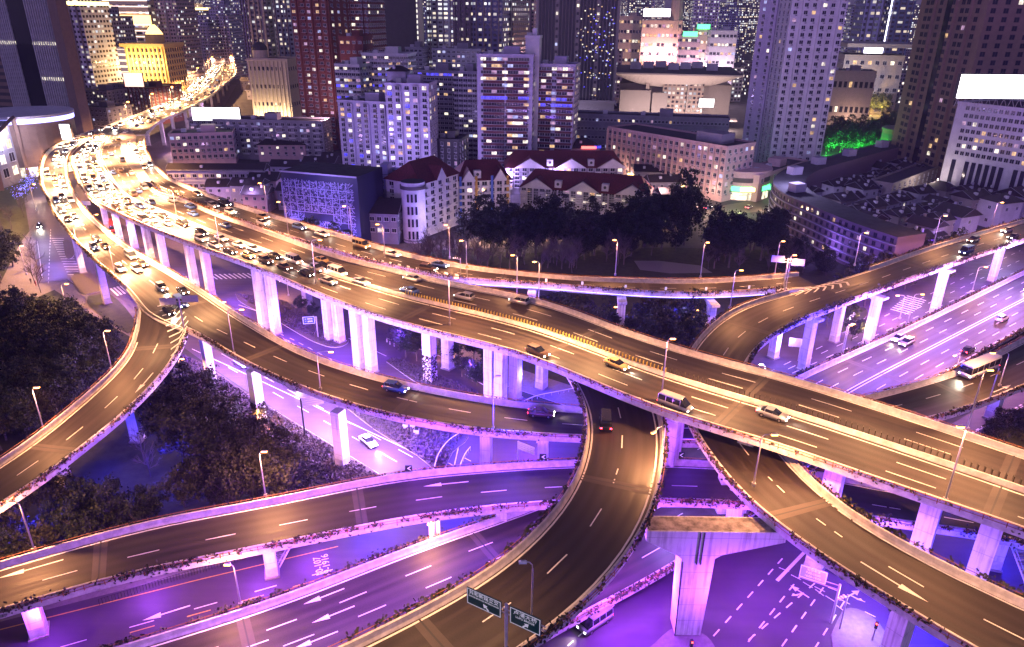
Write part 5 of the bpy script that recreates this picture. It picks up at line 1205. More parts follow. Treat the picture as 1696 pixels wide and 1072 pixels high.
mb = MB(); [mb.tube([(2+(W_-4)*i/8, -.8, 12), (2+(W_-4)*i/8, -.8, H)], .7, GOLD, 8) for i in range(9)]; o = mb.build('pilaster', t)
mb = MB(); mb.tube([(W_*.6, 14, H), (W_*.6, 14, H+9)], 7, GOLD, 16); mb.tube([(W_*.6, 14, H+9), (W_*.6, 14, H+13), (W_*.6, 14, H+16)], 6.5, mat('gold_glow', (1, .8, .4)), 16, 1.5); mb.build('lantern', t)
ctr = (A+B)/2
for k in range(5): p = A.lerp(B, (k+.5)/5); light('facade_flood_or_fill', (p.x, p.y-9, 10), 26000, (1, .62, .22), size=.5); light('facade_flood_or_fill', (p.x, p.y-9, H*.75), 16000, (1, .62, .22), size=.5)
# small classical domed building
A, B = AB(412, 478, 125, 560, 556); H = HX(412, 560, 98)
t, W_ = bld('classical_hall', 'cream floodlit classical hall with a dark dome and columns', 'classical building', A, B, H, 24, CREAM, 9, 3, 1.5, 2.2, lit=.1, fr=FRAMED, top_box=False, z0=5)
mb = MB(); mb.tube([(7, 8, H), (7, 8, H+6)], 5.5, CREAM, 16); mb.build('dome_drum', t)
mb = MB(); mb.tube([(7, 8, H+6+5*math.sin(a)) for a in (0, .4, .8, 1.2, 1.57)], 5.6, WDARK, 16); m_ = mb
mb = MB(); rr = [(5.7, 0), (5.4, 1.8), (4.4, 3.6), (2.6, 5.0), (.6, 5.6), (.3, 9)]; k = 18
for (r1, z1), (r2, z2) in zip(rr, rr[1:]):
    for i in range(k):
        a, b = 2*math.pi*i/k, 2*math.pi*(i+1)/k; mb.poly([(7+r1*math.cos(a), 8+r1*math.sin(a), H+6+z1), (7+r1*math.cos(b), 8+r1*math.sin(b), H+6+z1), (7+r2*math.cos(b), 8+r2*math.sin(b), H+6+z2), (7+r2*math.cos(a), 8+r2*math.sin(a), H+6+z2)], WDARK)
mb.build('dome', t)
mb = MB(); mb.box((W_/2, -.4, H-.6), (W_+1.6, 1.4, 1.0), CREAM); [mb.tube([(1.5+(W_-3)*i/9, -.5, 1), (1.5+(W_-3)*i/9, -.5, H-1)], .55, CREAM, 8) for i in range(10)]; mb.build('colonnade', t)
for k in range(4): p = A.lerp(B, (k+.5)/4); light('facade_flood_or_fill', (p.x, p.y-7, 3), 9000, (1, .72, .42), size=.5)
# red brown tall pair
A, B = AB(487, 548, 60, 440, 432)
bld('apartment_tower', 'tall red brown tower with bright stacked balconies, the left half of the pair', 'apartment tower', A, B, 150, 26, WRED, 5, 44, 2.0, 1.5, lit=.32, proj=(0, 2, 4), roof='none', balc=(WRED, 3.2, .9, lambda w: (w*.3, w*.7)), cap=100)
A, B = AB(548, 612, 60, 455, 450)
bld('apartment_tower', 'dark red tower with fine white window grid, right half of the pair', 'apartment tower', A, B, 150, 26, WRED, 9, 44, 2.2, 1.6, lit=.2, roof='none', proj=(1, 4, 7))
A, B = AB(563, 602, 90, 420, 418)
bld('apartment_block', 'small dark maroon block with paired windows before the tall dark tower', 'apartment block', A, B, HX(563, 420, 62), 16, WRED, 4, 12, 1.8, 1.4, lit=.3, sill=False)
# white striped bank tower, glass towers
A, B = AB(608, 692, 40, 640, 640)
t, W_ = bld('office_tower', 'bright white tower of horizontal light bands with a green glass corner', 'office tower', A, B, 140, 40, WWHITE, roof='none', bands=(34, 2.2, mat('strip_green', (1, 1, .9), .4, emit=(1, .95, .72), estr=1.25)))
mb = MB(); mb.box((W_*.7, -.6, 120), (W_*.55, 1.2, 50), facade_mat('spark_glass', (.05, .06, .05), 1.2, 1.2, .5, es=.9, warm=(.9, .95, .5))); mb.build('glass_panel', t)
mb = MB(); mb.box((W_/2, -.25, 60), (W_*.96, .2, 120), WDARK); mb.build('window_band', t)
FAR = [ # x0, x1, ref y, D, ytop, depth, wall, lit, label, bay, floor
 (94, 142, 60, 560, 8, 30, (.36, .33, .36), .22, 'beige stepped tower with a lit crown right of the dark finned tower', 3.4, 3.4),
 (142, 186, 60, 640, 28, 30, (.16, .14, .2), .16, 'grey slab behind the beige stepped tower', 3.2, 3.1),
 (134, 156, 20, 1300, 5, 40, (.2, .18, .26), .1, 'distant pointed tower between grey slabs', 4, 4),
 (156, 178, 20, 1500, 14, 40, (.2, .18, .28), .1, 'distant blue grey slab under the sky', 4, 4),
 (252, 300, 60, 700, 0, 30, (.26, .19, .2), .14, 'brown ribbed tower just right of the golden building', 2.6, 3.1),
 (238, 262, 60, 780, 20, 30, (.24, .18, .2), .12, 'brown slab half hidden behind the golden building', 3.0, 3.1),
 (304, 332, 50, 1000, 16, 30, (.24, .18, .2), .3, 'tower with a glowing yellow crown above the far highway', 3.0, 3.2),
 (322, 348, 60, 880, 45, 26, (.22, .18, .22), .14, 'lower slab left of the ribbed broad tower', 3.0, 3.2),
 (333, 382, 60, 900, 26, 34, (.30, .25, .29), .12, 'broad ribbed tower above the far end of the highway', 3.2, 3.2),
 (335, 380, 20, 1150, 9, 34, (.2, .17, .24), .14, 'twin domed tower peeking over the broad ribbed one', 3.2, 3.4),
 (380, 404, 50, 950, 12, 30, (.2, .17, .24), .3, 'tower with a bright column of windows in the far row', 2.8, 3.2),
 (402, 420, 50, 700, -40, 30, (.22, .18, .3), .12, 'slim violet tower in front of the far row', 3.0, 3.2),
 (416, 446, 60, 620, -40, 30, (.14, .12, .14), .18, 'dark glass tower with brown bands above the domed hall', 6, 3.4),
 (442, 466, 60, 640, -40, 30, (.17, .13, .2), .07, 'plain dark violet slab between two glass towers', 2.4, 3.0),
 (456, 492, 60, 600, -40, 30, (.13, .15, .15), .3, 'green windowed dark tower left of the red brown pair', 3.0, 3.3),
 (692, 708, 40, 1200, 20, 40, (.2, .2, .3), .3, 'pale blue grey distant block right of the white banded tower', 3, 3.2),
 (706, 752, 30, 680, -40, 30, (.36, .38, .36), .55, 'pale green tower with bright ribbon windows', 5.0, 3.6),
 (750, 784, 40, 600, -40, 30, (.12, .09, .11), .14, 'dark tower with pale vertical ribs, left one', 4.5, 3.6),
 (783, 832, 40, 590, -40, 30, (.10, .10, .17), .26, 'dark glass tower with coloured reflections', 3.8, 3.6),
 (832, 850, 40, 620, -40, 30, (.10, .09, .10), .14, 'narrow dark tower beside the coloured one', 3.8, 3.6),
 (848, 884, 60, 700, -10, 30, (.3, .2, .2), .18, 'pinkish banded tower left of the dark stone tower', 4, 3.2),
 (1048, 1080, 60, 1500, 3, 40, (.4, .3, .4), .5, 'distant pale block behind the neon department store', 4, 4),
 (1148, 1190, 30, 900, -5, 30, (.45, .36, .44), .2, 'pale ribbed tower behind the neon quarter', 3.0, 3.2),
 (1192, 1228, 30, 1300, 12, 30, (.22, .2, .3), .25, 'dim tower half behind the tall white residential tower', 3.2, 3.3),
 (1384, 1405, 60, 900, 15, 30, (.45, .35, .45), .2, 'pale pink tower right of the tall white residential tower', 3, 3.2),
 (1404, 1432, 60, 820, 10, 30, (.32, .28, .38), .15, 'grey gridded tower in the far right group', 2.4, 2.8),
 (1430, 1478, 30, 760, -40, 34, (.2, .18, .3), .14, 'violet square windowed office slab', 5.0, 5.0),
 (1472, 1512, 30, 740, -40, 34, (.10, .12, .18), .2, 'dark striped glass slab with a white light line', 7.0, 4.0),
 (1660, 1700, 60, 700, 40, 34, (.26, .2, .28), .4, 'far block at the top right edge full of small lights', 3.0, 3.0),
 (1648, 1720, 30, 1100, 8, 34, (.4, .3, .3), .3, 'hazy pale block high at the right edge', 3.0, 3.0)]
for k, (x0, x1, yr, D, yt, dp, wc, lit, lb, bay, fl) in enumerate(FAR):
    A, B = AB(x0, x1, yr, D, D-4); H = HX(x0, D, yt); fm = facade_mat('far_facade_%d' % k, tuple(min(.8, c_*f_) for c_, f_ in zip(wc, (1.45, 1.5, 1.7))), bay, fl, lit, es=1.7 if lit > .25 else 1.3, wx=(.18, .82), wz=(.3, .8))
    t, W_ = bld('tower', lb, 'tower', A, B, H, dp, WGREY, wmat=fm, roof='none' if yt < -20 else 'flat', top_box=yt > -20)
    if yt > -20:
        mb = MB(); mb.box((W_*.5, dp*.5, H+4), (W_*.5, dp*.5, 8), fm); mb.build('setback', t)
    mb = MB(); [mb.box((W_*(i+.5)/4, -.5, H/2), (.9, 1.0, H), mat('pier_%d' % (k % 3), [(.22, .18, .22), (.3, .26, .3), (.14, .12, .16)][k % 3])) for i in range(4)]; mb.build('rib', t)
    if 'crown' in lb: mb = MB(); mb.box((W_/2, dp/2, H+1), (W_+1, dp+1, 2.5), NEONY); mb.build('lit_crown', t)
    if 'light line' in lb: mb = MB(); mb.box((0, -.8, H/2), (.8, .8, H), NEONW); mb.build('light_line', t)
    if 'domed' in lb:
        for sx in (.3, .75): mb = MB(); mb.tube([(W_*sx, dp/2, H), (W_*sx, dp/2, H+10), (W_*sx, dp/2, H+16)], 6, WGREY, 10, 1); mb.build('turret', t)
# anonymous far city carpet
random.seed(5)
fmats = [facade_mat('carpet_%d' % i, c, 3.4, 3.3, l*1.3, es=2.0) for i, (c, l) in enumerate((((.2, .16, .2), .3), ((.26, .22, .26), .25), ((.14, .12, .17), .35), ((.3, .22, .24), .25)))]
for k in range(230):
    D = random.uniform(700, 2600); x = random.uniform(130, 1690); base = 22 if D > 1500 else 0
    if 285 < x < 420 and D < 1300: continue
    A = VX(x, 60, D); w = random.uniform(22, 48); h = random.uniform(18, 60) if D < 1300 else random.uniform(50, 120)
    if x < 850 and D > 1300: h = random.uniform(60, 120)
    t = thing('city_block', 'one of the many lit blocks filling the far city between the towers', 'city block', A, random.uniform(-.3, .3), 'far city blocks'); mb = MB()
    mb.prism([(0, 0), (w, 0), (w, 22), (0, 22)], 0, h, fmats[k % 4], ROOF); mb.box((w*.4, 11, h+2), (w*.4, 8, 4), fmats[k % 4]); mb.build('wall', t)
# lilac and grey apartment cluster
A, B = AB(565, 645, 240, 345, 338); bld('apartment_block', 'lilac lit slab with window columns, left of its taller twin', 'apartment block', A, B, HX(565, 345, 168), 16, WLILAC, 6, 15, 1.9, 1.5, lit=.3, proj=(1, 3, 5), blue=.03, balc=(WLILAC, 1.9, .5, lambda w: [w*(i+.5)/6 for i in (0, 2, 4)]))
A, B = AB(643, 713, 240, 332, 330); bld('apartment_tower', 'lilac lit tower, tallest of the left purple cluster', 'apartment tower', A, B, HX(643, 332, 140), 18, WLILAC, 5, 17, 2.0, 1.6, lit=.42, proj=(1, 3), blue=.03, balc=(WLILAC, 2.0, .5, lambda w: [w*(i+.5)/5 for i in (0, 2, 4)]))
A, B = AB(557, 597, 140, 400, 396); bld('apartment_block', 'pale block with a blue lit storey behind the lilac slab', 'apartment block', A, B, HX(557, 400, 108), 16, WWHITE, 6, 16, 2.6, 1.4, lit=.35, blue=.7, litrow=(12, 10), bands=(16, .5, WWHITE))
A, B = AB(601, 676, 120, 410, 406); bld('apartment_block', 'wide pale block with long window rows behind the lilac tower', 'apartment block', A, B, HX(601, 410, 90), 16, WWHITE, 12, 18, 2.2, 1.3, lit=.35, blue=.5, litrow=(14, 12), bands=(18, .5, WWHITE))
A, B = AB(641, 672, 128, 345, 344); t, W_ = bld('stair_tower', 'lilac roof tower with a dark hipped cap', 'roof tower', A, B, HX(641, 345, 118), 8, WLILAC, 3, 1, 1, 1, z0=60, roof='hip')
A, B = AB(672, 700, 100, 470, 468); bld('apartment_block', 'grey tower with a small red pointed turret, left', 'apartment block', A, B, HX(672, 470, 80), 14, WGREY, 4, 20, 1.8, 1.4, lit=.25)
A, B = AB(716, 796, 110, 470, 466); bld('apartment_block', 'grey stepped block with a red pointed turret, behind the striped purple tower', 'apartment block', A, B, HX(716, 470, 82), 16, WGREY, 10, 20, 1.8, 1.4, lit=.3)
A, B = AB(686, 756, 150, 385, 380); bld('apartment_block', 'dark grey slab with a blue lit top storey', 'apartment block', A, B, HX(686, 385, 118), 16, WGREY, 10, 19, 2.0, 1.3, lit=.14, blue=.7, litrow=(18,))
A, B = AB(752, 790, 150, 372, 370); bld('apartment_block', 'grey ribbed tower with balcony slabs left of the striped purple tower', 'apartment block', A, B, HX(752, 372, 120), 16, WGREY, 5, 19, 2.2, 1.3, lit=.12, bands=(19, .6, WWHITE))
A, B = AB(716, 760, 250, 345, 342); bld('apartment_block', 'low dark square block at the foot of the grey slab', 'apartment block', A, B, HX(716, 345, 232), 16, WDARK, 4, 6, 1.2, 1.6, lit=.3)
# striped purple towers
A, B = AB(791, 881, 200, 342, 340); t, W_ = bld('apartment_tower', 'tall purple lit tower with dark red balcony stripes', 'apartment tower', A, B, HX(791, 342, 92), 18, WLILAC, 9, 20, 2.4, 1.4, lit=.45, blue=.8, litrow=(13,), mx=1.6, balc=(BALR, 9.5, 1.1, lambda w: (w*.3, w*.72)))
A, B = AB(870, 893, 90, 348, 347); bld('lift_tower', 'blank pale lift shaft rising between the striped purple towers', 'lift tower', A, B, HX(870, 348, 62), 8, WWHITE)
A, B = AB(883, 949, 200, 350, 346); bld('apartment_tower', 'lower purple striped tower adjoining on the right', 'apartment tower', A, B, HX(883, 350, 108), 16, WLILAC, 7, 19, 2.3, 1.4, lit=.4, blue=.6, litrow=(12, 13), mx=.8, balc=(BALR, 7.8, 1.0, lambda w: (w*.24, w*.77)))
# dark stone tower
A, B = AB(886, 1022, 100, 470, 466); t, W_ = bld('office_tower', 'massive dark stone tower with vertical window strips and an arched base', 'office tower', A, B, 140, 34, WSTONE, roof='none')
st = MB(); st.box((0, -.3, 0), (1.5, .7, 92), WDARK); part_place(t, 'window_strip', [st], [(0, (W_*(.05+.9*i/22), 0, 72), 0) for i in range(23) if i not in (5, 11, 17)])
sq = [MB() for _ in range(3)]
for s_, g_ in zip(sq, (WDARK, GY, GC)): s_.box((0, -.5, 0), (1.3, .5, 1.5), g_)
part_place(t, 'window', sq, [(random.choice([0]*9+[1, 2]), (W_*(.05+.9*i/22), 0, 28+k*4.3), 0) for i in (5, 11, 17) for k in range(23)])
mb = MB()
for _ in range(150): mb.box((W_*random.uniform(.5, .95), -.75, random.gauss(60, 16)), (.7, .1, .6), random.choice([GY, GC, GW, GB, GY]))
o = mb.build('reflection_light', t); o['kind'] = 'stuff'; o.name = 'glow_reflection'  # small glowing boxes imitate lights reflected on the tower face
mb = MB(); mb.box((W_/2, -.4, 25), (W_+2, 2.4, 2.2), WSTONE); mb.build('cornice', t)
mb = MB(); mb.prism([(W_*.5+9*math.cos(a), 0) for a in (0, 1)], 0, 1, WDARK) if False else mb.poly([(W_*.5+12*math.cos(a), -.25, 4+9*math.sin(a)) for a in [math.pi*i/12 for i in range(13)]], WDARK); mb.build('arch', t)
# grand theatre
A, B = AB(1020, 1218, 150, 560, 545); H = HX(1020, 560, 125); Wt = (B-A).length
t = thing('grand_theatre', 'theatre with a huge upturned concave roof and glass halls', 'theatre', (A.x, A.y, 0), math.atan2((B-A).y, (B-A).x))
mb = MB(); mb.box((Wt/2, 34, H*.42), (Wt*.94, 60, H*.84), mat('theatre_wall', (.16, .14, .14), .6)); mb.build('wall', t)
gm = facade_mat('theatre_glass', (.25, .2, .18), 3.0, 3.0, .45, es=1.1, warm=(1, .7, .45)); mb = MB(); mb.box((Wt*.5, 1.6, H*.5), (Wt*.2, 6, H*.95), gm); mb.box((Wt*.68, 1.6, H*.5), (Wt*.12, 6, H*.95), gm); mb.build('glass_hall', t)
for (c, w_, h_) in ((.17, .26, .62), (.38, .13, .58)): mb = MB(); mb.box((Wt*c, 0, H*h_/2+3), (Wt*w_, 5, H*h_), mat('theatre_block', (.22, .2, .2), .8)); mb.build('block', t)
for c in (.27, .47, .62): mb = MB(); mb.box((Wt*c, .3, H*.5), (2.6, 2.6, H), WSTONE); mb.build('lattice_column', t)
mb = MB(); n = 28; rows = []
for i in range(n+1):
    f_ = i/n; x = -Wt*.03+Wt*1.06*f_; dp_ = 1.2+9*(1-abs(2*f_-1)**2.6); zt = H+2.5; rows.append([(x, -14, zt-.5), (x, -14, zt+.5), (x, 75, zt+.5), (x, 66, zt-dp_), (x, 3, zt-dp_)])
for a, b in zip(rows, rows[1:]):
    for k in range(5): mb.poly([a[k], b[k], b[(k+1) % 5], a[(k+1) % 5]], ROOF if k == 1 else mat('theatre_soffit', (.4, .36, .35), .6))
mb.poly(rows[0], WSTONE); mb.poly(rows[-1][::-1], WSTONE)
mb.build('roof', t)
for k in range(7): mb = MB(); mb.box((Wt*(.15+.11*k), 25+(k % 3)*12, H+5.5), (8, 6, 4.5), WWHITE); mb.build('roof_unit', t)
mb = MB(); mb.box((Wt*.5, -9, 6), (Wt*1.05, 14, 1.0), WSTONE); mb.build('terrace', t); mb = MB(); mb.box((Wt*.45, -7, 3.8), (Wt*.8, .4, 2.4), GW); mb.build('lit_foyer', t)
for k in range(5): p = A.lerp(B, (k+.5)/5); light('facade_flood_or_fill', (p.x, p.y-22, 9), 22000, (1, .7, .62), size=1)
screen('video_screen', 'white screen box below the theatre roof', 'screen', 1156, 163, 1182, 178, 520, SCR, stand=False)
# neon quarter
A, B = AB(1022, 1062, 60, 760, 756); bld('department_store', 'ornate pinkish store with arcades left of the neon sign', 'department store', A, B, HX(1022, 760, 28), 30, CREAM, 8, 8, 2.2, 2.6, lit=.6)
A, B = AB(1062, 1128, 60, 740, 736); t, W_ = bld('department_store', 'dazzling store with a big white roof sign and clock turret', 'department store', A, B, HX(1062, 740, 35), 30, CREAM, 10, 8, 2.6, 2.8, lit=.8)
mb = MB(); mb.tube([(W_*.85, 6, 60), (W_*.85, 6, 102), (W_*.85, 6, 114)], 7, CREAM, 10, 2); mb.build('turret', t)
screen('roof_sign', 'dazzling white roof sign of the neon lit store', 'roof sign', 1065, 14, 1110, 28, 735, mat('sign_violetwhite', (1, .9, 1), .5, emit=(1, .85, 1), estr=5))
for k in range(4): p = A.lerp(B, (k+.5)/4); light('facade_flood_or_fill', (p.x, p.y-12, 40), 20000, (1, .5, .55), size=1); light('facade_flood_or_fill', (p.x+30, p.y-40, 20), 20000, (1, .6, .9), size=1)
for (x0, x1, yt, D, lb, m_) in ((1126, 1160, 60, 700, 'pink lit block left of the green sign', WPINK), (1150, 1180, 48, 720, 'block with a green roof sign', CREAM), (1178, 1222, 52, 690, 'glaring white pink block beside the white residential tower', WWHITE)):
    A, B = AB(x0, x1, yt, D, D-3); t, W_ = bld('shop_block', lb, 'shop block', A, B, HX(x0, D, yt), 24, m_, 7, 8, 2.4, 2.2, lit=.75)
    if 'green' in lb: mb = MB(); mb.box((W_/2, -.8, HX(x0, D, yt)+2), (W_*.7, 1, 4), NEONG); mb.build('sign_panel', t)
    p = (A+B)/2; light('facade_flood_or_fill', (p.x, p.y-14, 30), 28000, (1, .7, .85), size=1)
# tall white residential tower
A, B = AB(1268, 1345, 200, 348, 338); sh = (VX(1222, 200, 356))
t, W_ = bld('apartment_tower', 'tall white residential tower with bay windows, brightest of the right towers', 'apartment tower', (P(1268, 300, 0)), (P(1352, 300, 0)), 135, 20, WWHITE, 6, 42, 1.8, 1.6, lit=.13, proj=(1, 3, 5), roof='none', balc=(WWHITE, 2.6, .5, lambda w: [w*(i+.5)/6 for i in (3, 4, 5)]))
t, W_ = bld('apartment_tower', 'bluish white wing on the left of the tall white tower', 'apartment tower', (P(1222, 285, 0)), (P(1268, 292, 0)), 132, 16, WLILAC, 3, 42, 1.3, 1.5, lit=.15, proj=(1,), roof='none')
p = P(1330, 300, 0); light('facade_flood_or_fill', (p.x+16, p.y-14, 10), 30000, (1, .9, .75), size=1)
# row of low blocks
A, B = AB(950, 1208, 205, 400, 385); bld('apartment_block', 'very long low dark block with many small windows behind the pink hotel', 'apartment block', A, B, HX(950, 400, 190), 14, WGREY, 42, 5, 1.2, 1.4, lit=.3)
A, B = P(1003, 290, 0), P(1194, 335, 0); H = Htop(1003, 290, 212)
t, W_ = bld('hotel', 'pink six storey hotel with a roof garden and lit rooms', 'hotel', A, B, H, 20, WPINK, 22, 6, 1.7, 1.6, lit=.3, z0=2.5, side=True, top_box=False)
rib = MB(); rib.box((0, -.5, 0), (.35, .8, H-3), WPINK); part_place(t, 'rib', [rib], [(0, (W_*i/22, 0, H/2+1.5), 0) for i in range(23)])
mb = MB(); mb.box((W_*.8, 10, H+2), (14, 9, 4.5), WGREY); mb.build('stair_house', t)
mb = MB(); mb.box((W_*.5, -.8, 3.2), (W_*.55, .5, 1.2), NEONY); mb.build('shop_sign', t)
for k in range(4): p = A.lerp(B, (k+.5)/4); light('shop_light', (p.x, p.y-7, 5), 2600, (1, .6, .4), size=.5)
A, B = P(1196, 340, 0), P(1300, 318, 0)
t = drum('corner_shop', 'rounded corner building with a green and yellow lit sign band', 'shop', 1222, 322, 13, 12, WPINK, [(4.2, 2.0, NEONG, .35), (.4, 3.2, GY, .1), (8, 2.0, FRAMED, .1), (11.6, 1.2, WPINK, .5)])
mb = MB(); mb.box((0, -13.6, 5.2), (6.5, .7, 1.6), NEONY); mb.build('sign_panel', t)
t, W_ = bld('shop_row', 'low shop row with a green sign right of the rounded corner', 'shop', P(1252, 335, 0), P(1330, 305, 0), 11, 12, WPINK, 8, 2, 2, 1.8, lit=.5)
mb = MB(); mb.box((W_*.5, -.4, 4.6), (W_*.6, .5, 1.3), NEONG); mb.build('sign_panel', t)
light('shop_light', P(1222, 342, 3), 5000, (.7, 1, .5), size=.5); light('shop_light', P(1160, 335, 4), 6000, (1, .75, .55), size=.5); light('shop_light', P(1270, 335, 4), 3500, (1, .7, .5), size=.5); light('shop_light', P(1340, 262, 6), 9000, (1, .85, .45), size=.5)
t, W_ = bld('corner_house', 'small brick corner house with red and blue neon on the roof', 'house', P(944, 305, 0), P(990, 305, 0), 17, 14, WPINK, 4, 4, 1.4, 1.4, lit=.4, roof='hip')
mb = MB(); mb.box((W_*.6, -1, 17.5), (7, .5, 1.2), NEONR); mb.box((W_*.6+4.2, -1, 17.8), (3.2, .5, 1.2), GB); mb.build('neon_sign', t); mb = MB(); mb.box((W_*.2, -.8, 9), (1.2, .5, 9), NEONY); mb.build('vertical_sign', t)
# mansard apartments
def mansard(label, A, B, H, depth, nx, nz, gables, wall=WWHITE, lit=.25):
    t, W_ = bld('apartment_house', label, 'apartment house', A, B, H, depth, wall, nx, nz, 2.0, 1.5, lit=lit, roof='none', blue=.0, balc=(WWHITE, 2.4, .7, lambda w: [w*(i+.5)/nx for i in range(0, nx, 3)]))
    e = .8; rh = 6.5; mb = MB(); V = [(-e, -e, H), (W_+e, -e, H), (W_+e, depth+e, H), (-e, depth+e, H), (4, depth/2, H+rh), (W_-4, depth/2, H+rh)]
    mb.faces(V, [(0, 1, 5, 4), (2, 3, 4, 5), (1, 2, 5), (3, 0, 4), (3, 2, 1, 0)], ROOFR); mb.build('roof', t)
    for g in gables:
        w = W_*.13; c = W_*g; mb = MB(); mb.faces([(c-w, -1.0, H), (c+w, -1.0, H), (c, -1.0, H+4.2), (c, depth*.4, H+4.2)], [(0, 1, 2), (1, 3, 2), (0, 2, 3)], WWHITE)
        mb.faces([(c-w-.5, -1.3, H-.1), (c+w+.5, -1.3, H-.1), (c, -1.3, H+4.7), (c, depth*.42, H+4.7)], [(1, 3, 2), (0, 2, 3)], ROOFR); mb.build('gable', t)
    for g in gables[:-1]:
        c = W_*(g+.17); mb = MB(); mb.box((c, 1.2, H+2.2), (2.8, 2.4, 2.8), WWHITE); mb.tube([(c, -.05, H+2.3), (c, -.12, H+2.3)], .6, WDARK, 12); mb.build('dormer', t)
    return t, W_
mansard('white apartment house with a dark red mansard roof behind the park trees', P(862, 345, 0), P(1070, 362, 0), Htop(862, 345, 310), 15, 20, 6, (.13, .5, .88), lit=.22)
mansard('second red roofed apartment house behind the first', P(838, 322, 0), P(1030, 322, 0), Htop(838, 322, 278), 14, 16, 5, (.2, .55, .9), wall=WGREY)
t, W_ = mansard('white and blue apartment house with a red roof, right of the round stair tower', P(700, 395, 0), P(760, 372, 0), Htop(700, 395, 305), 16, 5, 6, (.5,), lit=.05)
t, W_ = mansard('wing of the blue trimmed house with open balconies', P(760, 366, 0), P(845, 362, 0), Htop(760, 366, 300), 16, 7, 5, (.2, .8), lit=.05)
mb = MB()
for k in range(4): mb.box((W_*(.04+.3*k), -.5, 9), (.9, .5, 17), mat('trim_blue', (.05, .12, .5), .6) if k % 2 == 0 else mat('trim_ochre', (.45, .26, .06), .6))
mb.build('coloured_pier', t)
t = drum('stair_tower', 'round white stair tower with a glass crown', 'stair tower', 688, 398, 4.2, Htop(688, 398, 300), WWHITE, [(.6, .5, WGREY, .15)])
for k in range(4):
    for j in (-1, 0, 1): mb = MB(); a_ = -math.pi/2+j*.33; mb.box((math.cos(a_)*4.2, math.sin(a_)*4.2, 3+k*4.4), (.7, .5, 2.8), GD, a_+math.pi/2); mb.build('window', t)
mb = MB(); mb.tube([(0, 0, 19), (0, 0, 20.2)], 4.6, FRAMED, 24); mb.build('glass_crown', t)
# blue lattice building
BLW = mat('lattice_panel', (.36, .33, .6), .5); 
def lattice(label, A, B, H, depth, holes):
    t, W_ = bld('lattice_building', label, 'lattice building', A, B, H, depth, mat('lattice_back', (.01, .01, .05), .6), roof='none'); random.seed(3)
    mb = MB(); c = 2.8; nx, nz = int(W_/c), int(H/c)
    for i in range(nx):
        for k in range(nz):
            x0, z0 = i*c+.1, k*c+.1
            if any(a <= i < b and e <= k < f for a, b, e, f in holes): continue
            for (x, z, w, h) in ((x0+c/2, z0, c, .14), (x0, z0+c/2, .14, c)): mb.box((x, -.5, z), (w, .2, h), BLW)
            for _ in range(17):
                a_ = random.random()*3.14; l = random.uniform(.5, 1.2)/2; px, pz = x0+c/2+random.uniform(-1.2, 1.2), z0+c/2+random.uniform(-1.2, 1.2); dx, dz = math.cos(a_)*l, math.sin(a_)*l; n = Vector((-dz, 0, dx)).normalized()*.06
                q = [Vector((px-dx, -.45, pz-dz)), Vector((px+dx, -.45, pz+dz))]; mb.poly([q[0]-n, q[1]-n, q[1]+n, q[0]+n], BLW)
    o = mb.build('lattice_screen', t); mb = MB(); mb.box((W_/2, -.4, H), (W_, .5, .5), WLILAC); mb.build('roof_frame', t); return t, W_
lattice('blue lit building wrapped in a perforated lattice screen with black window boxes', P(478, 398, 0), P(600, 412, 0), Htop(478, 398, 283), 18, [(3, 5, 3, 4), (5, 7, 3, 4), (8, 9, 2, 3)])
for (x, y) in ((495, 395), (540, 402), (585, 408)): p = P(x, y, 0); light('facade_flood_or_fill', (p.x, p.y-7, 6), 5000, (.3, .2, 1), size=.5); 
p = P(540, 402, 0); light('facade_flood_or_fill', (p.x, p.y-14, 22), 9000, (.42, .33, 1), size=.5)
bld('wing', 'low dark blue annex right of the lattice building', 'annex', P(590, 402, 0), P(660, 405, 0), 11, 14, WGREY, 6, 2, 1.6, 1.5, lit=.05, roof='gable')
bld('wing', 'dark lattice wing set back behind the annex', 'annex', P(612, 380, 0), P(652, 382, 0), 20, 14, mat('lattice_panel', (.2, .2, .5)), 4, 5, 1.6, 1.5, lit=.0)
# low left group
t, W_ = bld('apartment_block', 'long grey balcony block carrying the white billboard', 'apartment block', P(322, 262, 0), P(540, 268, 0), Htop(322, 262, 198), 14, WGREY, 22, 6, 1.8, 1.5, lit=.28, balc=(WWHITE, 3.4, .7, lambda w: [w*(i+.5)/11 for i in range(11)]), side=True)
screen('billboard', 'blank glowing white billboard on the roof of the long balcony block', 'billboard', 320, 177, 400, 200, P(330, 262, 0).y-1, SCR)
bld('office_block', 'pink four storey block beside the left highway bend', 'office block', P(288, 276, 0), P(392, 272, 0), Htop(288, 276, 224), 16, WPINK, 11, 4, 1.8, 1.6, lit=.04, roof='flat')
t, W_ = bld('row_house', 'long two storey lilac row house with open galleries', 'row house', P(282, 318, 0), P(440, 318, 0), 9.5, 9, WLILAC, 16, 2, 1.8, 1.5, lit=.15, roof='gable', z0=.6, bands=(2, .7, WWHITE))
bld('villa', 'red roofed villa with dormers behind the lilac row house', 'house', P(430, 268, 0), P(508, 268, 0), 9, 14, WPINK, 6, 2, 1.4, 1.3, lit=.3, roof='hip', group=None)
random.seed(21); HOUSES = []
def house(px, py, w, dpt, h, rz, wall, label, roof='gable', lit=.12, group=None, nx=None):
    A = P(px, py, 0); B = A+Vector((w*math.cos(rz), w*math.sin(rz), 0)); t, W_ = bld('house', label, 'house', A, B, h, dpt, wall, nx or max(2, int(w/3.2)), 2, 1.2, 1.3, lit=lit, roof=roof, z0=.4, group=group, sill=False, side=True)
    mb = MB(); mb.box((W_*.7, dpt*.4, h+dpt*.22), (.7, .7, 2.4), wall); mb.build('chimney', t); return t
